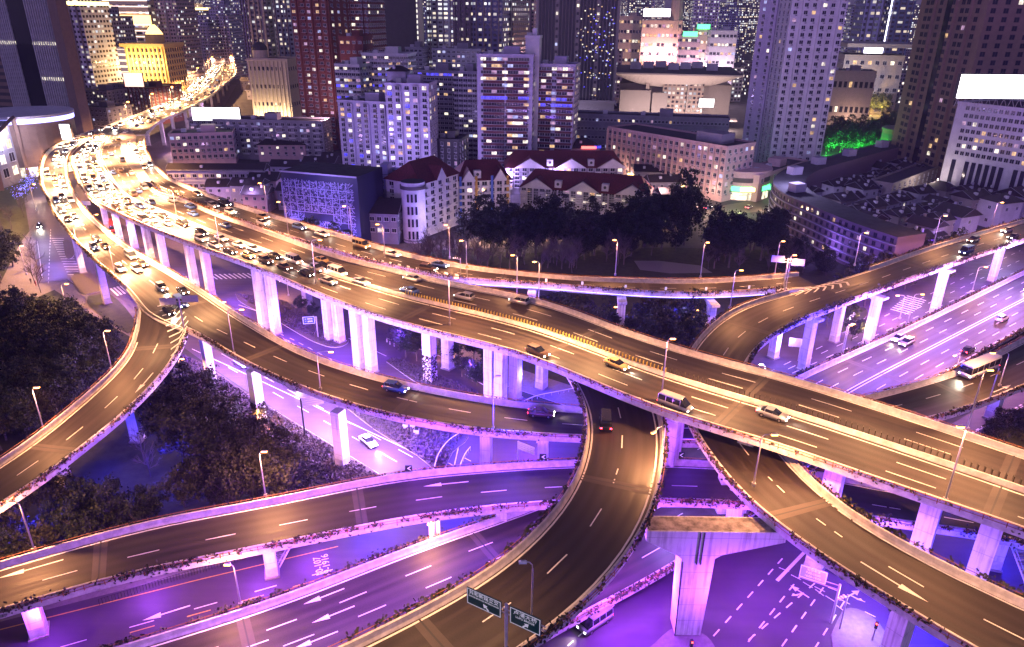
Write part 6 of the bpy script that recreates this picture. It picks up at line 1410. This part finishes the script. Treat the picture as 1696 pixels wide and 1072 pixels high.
for k, (x, y, w) in enumerate(((345, 336, 14), (385, 340, 13), (415, 330, 12), (440, 322, 16), (462, 348, 14), (405, 352, 10), (450, 300, 20), (505, 292, 16), (535, 288, 14), (560, 300, 16), (385, 262, 8), (620, 290, 10), (640, 330, 12), (655, 352, 12), (625, 355, 10), (770, 285, 14), (1075, 330, 14), (1095, 350, 16), (1085, 365, 12), (1050, 310, 12))):
    house(x, y, w, 9, 6.5+random.random()*2, random.uniform(-.15, .15), [WLILAC, WGREY, WPINK][k % 3], 'small gabled old house with a dark tiled roof between the blocks', group='old gabled houses between the blocks')
for k, (x, y, w) in enumerate(((410, 165, 16), (430, 172, 18), (450, 168, 18), (468, 180, 20), (425, 185, 18), (400, 150, 20), (505, 180, 16), (1030, 190, 16), (1055, 185, 20), (1075, 195, 14), (1010, 200, 12))):
    house(x, y, w, 12, 9, random.uniform(-.2, .2), [WWHITE, WGREY, WLILAC][k % 3], 'distant low house with a dark roof among the trees', group='distant low houses', lit=.2)
# right: curved long block
def poly_block(name, label, px, H, dep_pts, wall, nz, z_w=1.4, lit=.25, n=48):
    """building following a curved front line; front points picked on the ground"""
    fr = resample(catmull([P(x, y, 0) for x, y in px], 6), n); t = thing(name, label, 'apartment block', fr[0]); o0 = fr[0]
    mb = MB(); q = []
    for i, p in enumerate(fr):
        tt = (fr[min(i+1, n-1)]-fr[max(i-1, 0)]).normalized(); nn = Vector((-tt.y, tt.x, 0)); q.append((p-o0, p-o0+nn*dep_pts))
    for (a, b), (c, d) in zip(q, q[1:]):
        for r, s_, mm in ((a, c, wall), (d, b, wall)): mb.poly([r, s_, s_+Vector((0, 0, H)), r+Vector((0, 0, H))], mm)
        mb.poly([a+Vector((0, 0, H)), c+Vector((0, 0, H)), d+Vector((0, 0, H)), b+Vector((0, 0, H))], ROOF)
    for (a, b) in (q[0], q[-1]): mb.poly([a, b, b+Vector((0, 0, H)), a+Vector((0, 0, H))], wall)
    mb.build('wall', t); pl = []; mbb = []
    for k in range(nz):
        bm_ = MB()
        for i in range(n-1):
            a, c = q[i][0], q[i+1][0]; mid = (a+c)/2; tt = (c-a); rz = math.atan2(tt.y, tt.x); z = 1.2+(H-1.4)*(k+.5)/nz
            for s_ in (.27, .73): pl.append((rnd_state(lit), a.lerp(c, s_)+Vector((0, 0, z)), rz))
            bm_.box(mid+Vector((math.sin(rz)*.3, -math.cos(rz)*.3, z-1.15)), (tt.length+.1, .5, .28), WLILAC, rz)
        bm_.build('floor_band', t)
    part_place(t, 'window', win_protos(1.3, 1.4, FRAMED, sill=False), [(s_, tuple(l), r) for s_, l, r in pl])
    return t, q
ph = Htop(1450, 470, 398)
t, q = poly_block('apartment_block', 'long curved purple block sweeping round the old houses', [(1470, 468), (1400, 440), (1330, 405), (1285, 380), (1272, 355), (1300, 330), (1360, 310), (1430, 288), (1500, 268), (1560, 256)][::-1], 14.5, 12, mat('wall_mauve', (.16, .11, .15), .85), 5)
t.name = 'curved_apartment_block'
for k in range(6):
    i = [8, 15, 21, 26, 31, 37][k]; c = (q[i][0]+q[i][1])/2; mb = MB(); mb.box(c+Vector((0, 0, 16)), (5, 4, 3.2), WLILAC, .4); mb.build('stair_house', t)
for (x, y) in ((1460, 478), (1400, 455), (1330, 420)): p = P(x, y, 0); light('facade_flood_or_fill', (p.x+3, p.y-8, 6), 3500, (.35, .2, 1), size=.5)
bld('flat_block', 'long pale flat roofed block amid the tiled roofs', 'apartment block', P(1470, 345, 0), P(1575, 300, 0), 10, 9, WSTONE, 14, 3, 1.3, 1.3, lit=.1, top_box=False)
RH = []
for r, (x0, y0, x1, y1, n) in enumerate(((1360, 345, 1550, 280, 11), (1385, 362, 1590, 290, 11), (1420, 385, 1480, 362, 4), (1440, 402, 1530, 375, 5), (1490, 360, 1600, 318, 5), (1500, 420, 1600, 385, 5), (1520, 395, 1600, 352, 4), (1580, 340, 1690, 300, 5), (1600, 370, 1690, 335, 4), (1610, 395, 1720, 355, 4), (1600, 310, 1720, 280, 5), (1440, 330, 1560, 288, 7), (1480, 440, 1560, 412, 4))):
    for k in range(n):
        f_ = k/max(1, n-1); RH.append((x0+(x1-x0)*f_+random.uniform(-3, 3), y0+(y1-y0)*f_+random.uniform(-2, 2), r))
for k, (x, y, r) in enumerate(RH):
    big = r in (7, 8, 9); house(x, y, random.uniform(7, 10)*(1.4 if big else 1), random.uniform(7, 9)*(1.3 if big else 1), random.uniform(5.5, 8.5)+(2 if big else 0), random.uniform(.35, .6) + (math.pi/2 if random.random() < .25 else 0), random.choice([WWHITE, WLILAC, WWHITE, WSTONE]), 'old tiled row house inside the curved block' if not big else 'larger pale house with a hipped tiled roof near the right edge', roof='hip' if big and k % 2 else 'gable', group='old tiled row houses' if not big else 'larger pale tiled houses', lit=.08, nx=2)
# right brown tower with drum
A, B = AB(1484, 1590, 150, 372, 352); t, W_ = bld('office_tower', 'brown stone tower with a dark glass spine and round red podium', 'office tower', P(1466, 285, 0), P(1560, 318, 0), 150, 60, WBRN, 8, 40, 2.3, 2.0, lit=.07, proj=(1, 4, 6), roof='none', fr=FRAMED, z0=10, mx=3, sill=False)
mb = MB(); mb.box((W_*.5, -.6, 78), (3.4, 1.6, 140), mat('black_glass', (.01, .012, .02), .06)); mb.build('glass_spine', t)
drum('podium', 'round red brown banded podium below the brown tower', 'podium', 1492, 268, 12.5, 18, mat('wall_maroon', (.16, .06, .06), .5), [(2.2, 2.6, GY, .1), (6.5, 2.2, FRAMED, .1), (10, 2.2, FRAMED, .1), (13.6, 2.2, FRAMED, .1), (17.4, 1.0, WBRN, .5)])
# white office right with billboard
t, W_ = bld('office_block', 'white office with square windows under the huge white billboard', 'office block', P(1548, 330, 0), P(1720, 368, 0), Htop(1560, 332, 172), 34, WWHITE, 16, 7, 1.7, 1.7, lit=.18, z0=20, mx=3.5, sill=False, top_box=False)
st = MB(); st.box((0, -.08, 0), (1.7, .35, 17), GD); part_place(t, 'window_strip', [st], [(0, (W_*(.1+.85*i/13), 0, 10), 0) for i in range(14) if i not in (1, 8)])
Db = P(1640, 345, 0).y; screen('billboard', 'huge blank glowing white billboard on the white office roof', 'billboard', 1580, 122, 1760, 163, Db-8, mat('screen_bright', (1, 1, 1), .5, emit=(1, .98, .95), estr=6), depth=2)
# museum + library group
A, B = AB(1400, 1500, 90, 640, 630); t, W_ = bld('museum', 'pale museum with a wide flat winged roof', 'museum', A, B, HX(1400, 640, 92), 40, WSTONE, 8, 4, 3, 3, lit=.3, top_box=False)
mb = MB(); mb.box((W_/2, 15, HX(1400, 640, 74)), (W_*1.1, 60, 3), WSTONE); mb.build('winged_roof', t); mb = MB(); mb.box((W_*.45, -.6, HX(1400, 640, 82)), (14, .5, 5), NEONW); mb.build('lit_arch', t)
A, B = AB(1372, 1450, 130, 560, 552); bld('hall', 'low stone hall with tall dark openings beside the trees', 'hall', A, B, HX(1372, 560, 118), 24, WSTONE, 9, 2, 2, 4, lit=.12, fr=FRAMED)
p = (A+B)/2; light('facade_flood_or_fill', (p.x, p.y-10, 4), 14000, (1, .6, .4), size=1)
A, B = AB(1405, 1412, 80, 620, 620); light('facade_flood_or_fill', (A.x, A.y-16, 20), 90000, (.9, .85, 1), size=1)
A, B = AB(1500, 1530, 60, 500, 500)

for (x, y, e, c) in ((60, 300, 16000, (.8, .7, 1)), (1520, 330, 6000, (1, .8, .7)), (950, 240, 12000, (.7, .6, 1)), (780, 250, 30000, (.6, .5, 1)), (550, 260, 30000, (1, .55, .6)), (1440, 150, 60000, (.8, .7, 1)), (600, 330, 26000, (.5, .36, 1)), (690, 330, 26000, (.55, .4, 1)), (840, 318, 15000, (.6, .4, 1)), (920, 318, 12000, (.6, .4, 1)), (740, 400, 12000, (.45, .35, 1)), (950, 400, 9000, (.6, .45, 1)), (1090, 340, 14000, (1, .55, .5)), (1640, 430, 12000, (.6, .5, 1)), (1290, 360, 24000, (.6, .5, 1)), (350, 345, 9000, (.7, .4, 1)), (430, 345, 9000, (.6, .4, 1))):
    p = P(x, y, 0); light('facade_flood_or_fill', (p.x, p.y-8, 22 if e > 15000 else 10), e, c, size=1)  # added fill floods that brighten the buildings, no fixtures stand there
# ------------------------------------------------------------------ evening air
def haze():
    mt = bpy.data.materials.new('haze'); mt.use_nodes = True; nt = mt.node_tree; nt.nodes.clear()
    v = nt.nodes.new('ShaderNodeVolumePrincipled'); v.inputs['Color'].default_value = (.72, .62, .9, 1); v.inputs['Density'].default_value = .00012; v.inputs['Anisotropy'].default_value = .3
    o = nt.nodes.new('ShaderNodeOutputMaterial'); lk(nt, v.outputs[0], o.inputs['Volume'])
    mb = MB(); mb.box((0, 2400, 104), (9000, 6400, 210), mt); h = mb.build('haze'); h['kind'] = 'stuff'
USE_HAZE = True
# ------------------------------------------------------------------ trees
random.seed(99)
def crown_mesh(name, m, rx, rz, n_cl, per, leaf, seed, hollow=.35):
    rd_ = random.Random(seed); mb = MB(); cl = []
    for _ in range(n_cl):
        while True:
            v = Vector((rd_.uniform(-1, 1), rd_.uniform(-1, 1), rd_.uniform(-1, 1)))
            if hollow < v.length < 1: break
        cl.append((Vector((v.x*rx, v.y*rx, v.z*rz)), rd_.uniform(.18, .36)*rx))
    st = random.getstate(); random.seed(seed)
    for c, r in cl:
        for _ in range(per):
            p = c+Vector((random.gauss(0, .5), random.gauss(0, .5), random.gauss(0, .42)))*r; leaf_quad(mb, p, leaf*random.uniform(.6, 1.3), m)
    random.setstate(st); return mb.mesh(name)
def trunk_mesh(h, r, seed, limbs=5, spread=1.6, top=1.0):
    rd_ = random.Random(seed); mb = MB(); mb.tube([(0, 0, 0), (.1, 0, h*.5), (0, .1, h)], r, BARK, 7, r*.55)
    for i in range(limbs):
        a = 2*math.pi*i/limbs+rd_.random(); z = h*rd_.uniform(.55, .95); l = spread*rd_.uniform(.7, 1.3)
        mb.tube([(0, 0, z), (math.cos(a)*l*.5, math.sin(a)*l*.5, z+l*.5), (math.cos(a)*l, math.sin(a)*l, z+l*1.1*top)], r*.42, BARK, 5, r*.12)
    return mb.mesh('trunk')
CRN = [crown_mesh('crown', LEAF, 3.4, 3.0, 50, 60, .19, 1), crown_mesh('crown', LEAF, 3.0, 3.3, 36, 70, .18, 2), crown_mesh('crown', LEAF2, 3.0, 2.7, 34, 64, .18, 3), crown_mesh('crown', LEAF, 2.5, 4.4, 46, 50, .18, 4, .2)]
TRK = [trunk_mesh(3.6, .22, 1), trunk_mesh(4.2, .2, 2), trunk_mesh(3.0, .18, 3)]
def tree(px, py, s, label, group, v=None, cat='tree', name='tree', lift=3.6, cm=None, zs=1.0):
    p = P(px, py, 0) if not isinstance(px, Vector) else px
    v = random.randrange(4) if v is None else v; t = thing(name, label, cat, (p.x, p.y, 0), random.random()*6.28, group); zs = zs*random.uniform(.75, 1.3)
    inst('trunk', TRK[v % 3], t, (0, 0, 0), 0, s); inst('crown', cm or CRN[v], t, (0, 0, (lift+2.2)*s), 0, (s, s, s*zs)); return t
def scatter(poly, n, s, label, group, mind=4.0, v=None, lift=3.6, name='tree'):
    W_ = [P(x, y, 0) for x, y in poly]; xs = [p.x for p in W_]; ys = [p.y for p in W_]; done = []; tr = 0
    def inside(x, y):
        c = False; j = len(W_)-1
        for i in range(len(W_)):
            if (W_[i].y > y) != (W_[j].y > y) and x < (W_[j].x-W_[i].x)*(y-W_[i].y)/(W_[j].y-W_[i].y)+W_[i].x: c = not c
            j = i
        return c
    while len(done) < n and tr < n*60:
        tr += 1; x, y = random.uniform(min(xs), max(xs)), random.uniform(min(ys), max(ys))
        if not inside(x, y) or any((x-a)**2+(y-b)**2 < mind**2 for a, b in done): continue
        done.append((x, y)); tree(Vector((x, y, 0)), 0, random.uniform(*s), label, group, v, lift=lift, name=name)
scatter([(-60, 545), (50, 530), (120, 545), (200, 610), (175, 645), (90, 712), (0, 770), (-120, 850), (-250, 800)], 150, (.8, 1.15), 'dark evergreen in the dense wood left of the branch ramp', 'dark wood left of the branch ramp', 3.6)
scatter([(0, 440), (28, 425), (30, 470), (0, 480), (-60, 470)], 6, (1.0, 1.4), 'blue lit tree at the pavement on the far left', 'blue lit pavement trees', 4)
scatter([(255, 690), (300, 660), (345, 690), (420, 760), (505, 800), (470, 850), (350, 850), (300, 800), (262, 760)], 26, (.9, 1.35), 'brownish leafed tree in the clump between the branch ramp and the sunken street', 'clump beside the sunken street', 4.0, 2)
scatter([(60, 830), (150, 850), (230, 840), (280, 870), (200, 900), (60, 950), (0, 960), (-30, 900)], 16, (.7, 1.1), 'dark bush like tree in the hollow behind the low ramp', 'hollow behind the low ramp', 4, lift=2)
scatter([(350, 730), (420, 790), (520, 830), (350, 880), (300, 850)], 8, (.8, 1.1), 'round brown tree just behind the low ramp', 'round trees behind the low ramp', 4, 2, lift=2)
scatter([(770, 400), (860, 398), (960, 402), (960, 425), (860, 428), (770, 422)], 20, (1.35, 1.9), 'tall dark evergreen in the row before the mansard houses', 'evergreens before the mansard houses', 4.4)
scatter([(965, 400), (1090, 392), (1100, 415), (970, 425)], 9, (1.2, 1.7), 'dark evergreen in the middle park left of the plaza', 'evergreens in the middle park', 4.4)
scatter([(1050, 388), (1130, 375), (1150, 400), (1060, 412)], 9, (1.6, 2.1), 'large evergreen between the red roofs and the shopfront street', 'large evergreens by the shop street', 5)
scatter([(940, 412), (1060, 405), (1150, 405), (1150, 430), (1050, 428), (950, 432)], 14, (.8, 1.2), 'dark shrub tree in the middle of the park belt', 'park belt shrub trees', 5)
scatter([(1170, 400), (1280, 392), (1290, 445), (1190, 450), (1150, 430)], 18, (1.2, 1.7), 'evergreen between the plaza and the curved block', 'evergreens before the curved block', 4.6)
scatter([(1285, 410), (1400, 455), (1420, 462), (1290, 455)], 9, (.8, 1.1), 'dark shrub tree at the foot of the curved block', 'shrub trees at the curved block', 4, lift=2)
scatter([(1375, 226), (1490, 208), (1480, 240), (1372, 248)], 22, (1.1, 1.6), 'dark park tree behind the white residential tower', 'dark park trees', 8)
scatter([(1015, 240), (1180, 240), (1190, 215), (1010, 205)], 0, (1, 1), 'x', 'x')
scatter([(500, 400), (590, 420), (590, 430), (500, 405)], 4, (.9, 1.1), 'dark round tree at the foot of the lattice building', 'trees at the lattice building', 3)
scatter([(870, 560), (1020, 560), (1150, 570), (1130, 610), (900, 590)], 16, (1.0, 1.4), 'blue lit tree in the park below the rear ramp', 'blue lit park trees', 4.5)
scatter([(900, 520), (1130, 520), (1150, 545), (880, 545)], 10, (.8, 1.2), 'blue lit bush behind the piers of the rear ramp', 'blue lit bushes', 4.5, lift=2)
scatter([(1370, 545), (1440, 508), (1520, 470), (1600, 440), (1590, 425), (1500, 445), (1400, 490), (1350, 530)], 22, (.9, 1.3), 'dark tree behind the piers of the right ramp', 'trees behind the right piers', 4)
scatter([(1650, 700), (1696, 690), (1760, 690), (1760, 740), (1690, 745), (1640, 735)], 12, (.6, .9), 'dark round shrub beside the right street', 'shrubs beside the right street', 2.2, 2, lift=1)
for k, (x, y, s) in enumerate(((672, 592, .8), (690, 598, .75), (745, 604, .8), (765, 624, .7), (790, 640, .7), (660, 580, .8), (700, 582, .8), (785, 600, .9), (815, 612, .8))):
    tree(x, y, s, 'small street tree under the main highway', 'small trees under the main highway', v=[0, 2][k % 2])
for (x, y, s, lb) in ((500, 520, .6, 'a'), (520, 530, .6, 'b'), (350, 790, .9, 'c')): tree(x, y, s, 'small tree in the kerbed strip under the highway' if lb != 'c' else 'round tree beside the sunken street wall', None if lb == 'c' else 'small trees in the kerbed strip', v=1)
# trees lit by lamps: yellow, green
for k, (x, y) in enumerate(((1400, 192), (1418, 196), (1440, 188), (1458, 190), (1386, 200), (1428, 184), (1472, 184))):
    tree(x, y, 1.8, 'park tree glowing yellow under its lamps', 'yellow lit park trees', v=0); p = P(x, y, 0); light('park_light', (p.x-4, p.y-8, 7), 22000, (1, .6, .12), size=.4)
for k in range(9):
    x, y = 1368+k*11, 258-(k % 2)*8; tree(x, y, 1.6, 'tree lit vivid green by ground lights', 'green lit trees', v=k % 2); p = P(x, y, 0)
    if k % 2 == 0: light('park_light', (p.x, p.y-7, 6), 16000, (.05, 1, .1), size=.4)
for (x, y) in ((1410, 565), (1405, 542), (1562, 470)):
    tree(x, y, .8, 'small bare yellow lit tree at the crossing, in front of lamp %s' % {1410: 'left', 1405: 'middle', 1562: 'right'}[x], None, v=2); p = P(x, y, 0); light('lamp_or_fill_light', (p.x+1, p.y-3, 5), 900, (1, .7, .2), size=.2)
# warm light behind the tree row
for (x, y, e) in ((800, 400, 5000), (850, 402, 7000), (905, 400, 6000), (950, 398, 4000), (1010, 390, 4000), (1100, 385, 4000), (1130, 360, 5000), (1220, 395, 3000), (1180, 372, 4500), (60, 330, 5000), (95, 300, 5000), (310, 300, 4500), (320, 240, 9000), (345, 200, 12000), (300, 232, 8000), (290, 255, 7000)):
    p = P(x, y, 0); light('shop_light', (p.x, p.y, 4.5), e, (1, .62, .36) if x > 400 or x < 100 else (.8, .45, .9), size=.4)
# bare winter trees
def bare_mesh(seed, h=8.5):
    rd_ = random.Random(seed); mb = MB()
    def br(p, d, l, r, dep):
        q = p+d*l; mb.tube([p, p.lerp(q, .5)+Vector((rd_.gauss(0, .06), rd_.gauss(0, .06), 0))*l, q], r, TW, 4 if dep < 2 else 3, r*.6)
        if dep >= 3: return
        for _ in range(5 if dep else 8):
            nd = (d+Vector((rd_.gauss(0, .55), rd_.gauss(0, .55), rd_.gauss(.1, .2)))).normalized(); br(p.lerp(q, rd_.uniform(.35, 1)), nd, l*rd_.uniform(.4, .62), r*.5, dep+1)
    br(Vector((0, 0, 0)), Vector((0, 0, 1)), h*.55, .13, 0); return mb.mesh('branches')
TW = mat('bare_twig', (.09, .075, .075), .9)
BT = [bare_mesh(31), bare_mesh(32), bare_mesh(33)]
def bare(x, y, s, label, group):
    p = P(x, y, 0); t = thing('bare_tree', label, 'tree', p, random.random()*6, group); inst('branches', BT[random.randrange(3)], t, (0, 0, 0), 0, s)
for k in range(70): bare(random.uniform(690, 1060), random.uniform(418, 452), random.uniform(.9, 1.5), 'bare winter tree behind the rear ramp', 'bare trees behind the rear ramp')
for k in range(16): bare(random.uniform(1170, 1330), random.uniform(418, 452), random.uniform(.8, 1.3), 'bare winter tree right of the plaza', 'bare trees right of the plaza')
for k, (x, y) in enumerate(((58, 470), (62, 445), (55, 430), (68, 485), (40, 360), (20, 380), (10, 400), (35, 340))): bare(x, y, 1.2, 'bare street tree at the far left pavement', 'bare street trees far left')
for k, (x, y) in enumerate(((250, 790), (240, 770), (820, 660), (380, 850), (60, 930))): bare(x, y, .9, 'bare tree in the dark hollow', 'bare trees in the dark hollow')
# low planting (countless)
def cover(name, poly, n, s, m, z=.2, h=.5):
    W_ = [P(x, y, 0) for x, y in poly]; mb = MB(); tris = [(W_[0], W_[i], W_[i+1]) for i in range(1, len(W_)-1)]; ar = [((b-a).cross(c-a)).length for a, b, c in tris]
    for _ in range(n):
        a, b, c = random.choices(tris, ar)[0]; u, v = random.random(), random.random()
        if u+v > 1: u, v = 1-u, 1-v
        p = a+(b-a)*u+(c-a)*v+Vector((0, 0, z+random.random()*h)); leaf_quad(mb, p, random.uniform(.5, 1.2)*s, m)
    o = mb.build(name); o['kind'] = 'stuff'; tag(o, label={'l': 'low planting'}.get('x'))
    return o
GC_ = mat('ground_cover', (.12, .09, .12), .8, noise=.6, scale=3)
for (poly, n, lb) in (([(560, 665), (640, 668), (770, 715), (730, 782), (690, 755), (620, 712)], 5500, 'low spiky planting in the triangle beside the bright street'), ([(300, 588), (345, 612), (430, 672), (560, 752), (640, 800), (560, 812), (420, 740), (340, 660)], 9000, 'low planting strip between the bright street and the tree clump'),
    ([(640, 600), (655, 594), (720, 620), (860, 683), (800, 680), (700, 640)], 2500, 'low planting of the long kerbed island under the highway'), ([(390, 487), (470, 500), (545, 540), (577, 565), (548, 576), (455, 530)], 2500, 'low planting of the kerbed strip left under the highway'), ([(1096, 690), (1135, 690), (1165, 755), (1096, 760)], 300, 'creepers between the two curves')):
    o = cover('ground_cover', poly, n, .22, GC_); o['label'] = lb; o['category'] = 'planting'
# stone planters beside the triangle
for k, (x, y) in enumerate(((672, 708), (684, 708), (690, 718))):
    t = thing('planter', 'white stone planter on the triangle, the %s one' % ('left', 'middle', 'right')[k], 'planter', P(x, y, .2), 0); mb = MB(); mb.box((0, 0, .4), (.8, .8, .8), WWHITE, top=1.35); mb.build('bowl', t); inst('plant', CRN[0], t, (0, 0, 1.0), 0, .12)
# fence along the pavement at bottom left
fp = [(165, 1002), (220, 985), (270, 968), (330, 950), (395, 930), (450, 908)]; F_ = resample([P(x, y, 0) for x, y in fp], 60)
t = thing('railing', 'thin dark picket railing along the lower left pavement', 'railing', F_[0]); mb = MB(); O = F_[0]
for a, b in zip(F_, F_[1:]): mb.tube([a-O+Vector((0, 0, 1)), b-O+Vector((0, 0, 1))], .03, DARKM, 4); mb.tube([a-O, a-O+Vector((0, 0, 1.05))], .035, DARKM, 4)
mb.build('pickets', t)
# pedestrian figures at the far left crossing
SK = mat('skin', (.5, .32, .25), .6)
def person(x, y, label, cc, lc, rz=0, hold=False):
    t = thing('person', label, 'person', P(x, y, .02), rz)
    me = bpy.data.meshes.new('body'); bm = bmesh.new()
    J = dict(pel=(0, 0, .95), che=(0, .02, 1.30), nck=(0, .0, 1.48), hd=(0, -.02, 1.60), top=(0, -.02, 1.72), lh=(-.1, 0, .88), lk=(-.11, -.08, .5), lf=(-.11, .02, .08), lt=(-.11, -.14, .04), rh=(.1, 0, .88), rk=(.11, -.02, .5), rf=(.11, .14, .08), rt=(.11, 0, .04), ls=(-.19, 0, 1.40), le=(-.25, .03, 1.12), lw=(-.26, -.08, .88), rs=(.19, 0, 1.40), re=(.25, .0, 1.12), rw=(.25, -.12, .9))
    R_ = dict(pel=.15, che=.15, nck=.06, hd=.09, top=.085, lh=.1, lk=.06, lf=.045, lt=.035, rh=.1, rk=.06, rf=.045, rt=.035, ls=.07, le=.045, lw=.03, rs=.07, re=.045, rw=.03)
    ks = list(J); vs = {k: bm.verts.new(J[k]) for k in ks}
    for a, b in (('pel', 'che'), ('che', 'nck'), ('nck', 'hd'), ('hd', 'top'), ('pel', 'lh'), ('lh', 'lk'), ('lk', 'lf'), ('lf', 'lt'), ('pel', 'rh'), ('rh', 'rk'), ('rk', 'rf'), ('rf', 'rt'), ('che', 'ls'), ('ls', 'le'), ('le', 'lw'), ('che', 'rs'), ('rs', 're'), ('re', 'rw')): bm.edges.new((vs[a], vs[b]))
    bm.to_mesh(me); bm.free(); o = bpy.data.objects.new('body', me); COL.objects.link(o); o.parent = t; me.materials.append(cc)
    sk = o.modifiers.new('skin', 'SKIN'); ss = o.modifiers.new('sub', 'SUBSURF'); ss.levels = 1; ss.render_levels = 1
    for i, k in enumerate(ks): me.skin_vertices[0].data[i].radius = (R_[k], R_[k]); me.skin_vertices[0].data[i].use_root = (i == 0)
    mb = MB(); mb.tube([(0, -.02, 1.62), (0, -.01, 1.76)], .1, WDARK, 10, .07); mb.build('hair', t, True)
CL = [mat('cloth_dark', (.03, .03, .04), .9), mat('cloth_blue', (.05, .08, .2), .9), mat('cloth_red', (.3, .04, .04), .9)]
for k, (x, y, lb) in enumerate(((50, 452, 'person in dark clothes walking on the pavement left of the crossing, the rear one'), (55, 462, 'person in a blue coat walking ahead on the left pavement'), (60, 474, 'person in dark clothes near the kerb beside the bare trees'), (52, 470, 'person in a red jacket on the left pavement'))): person(x, y, lb, CL[k % 3], CL[0], random.random()*6)
# blue twig lights at the far left
FLB = mat('fairy_blue', (.2, .2, 1), .4, emit=(.2, .2, 1.0), estr=6); 
for k, (x, y) in enumerate(((34, 340), (52, 325), (60, 305), (45, 335), (56, 318))):
    p = P(x, y, 0); t = thing('fairy_light_tree', '%s tree wrapped in blue string lights, counted from the left street corner' % ORD[k], 'lit tree', p); inst('branches', BT[k % 3], t, (0, 0, 0), 0, .9); mb = MB()
    for _ in range(70): q = Vector((random.gauss(0, 1.2), random.gauss(0, 1.2), random.uniform(3, 7.5))); leaf_quad(mb, q, .12, FLB)
    o = mb.build('string_lights', t); o['kind'] = 'stuff'

if USE_HAZE: haze()
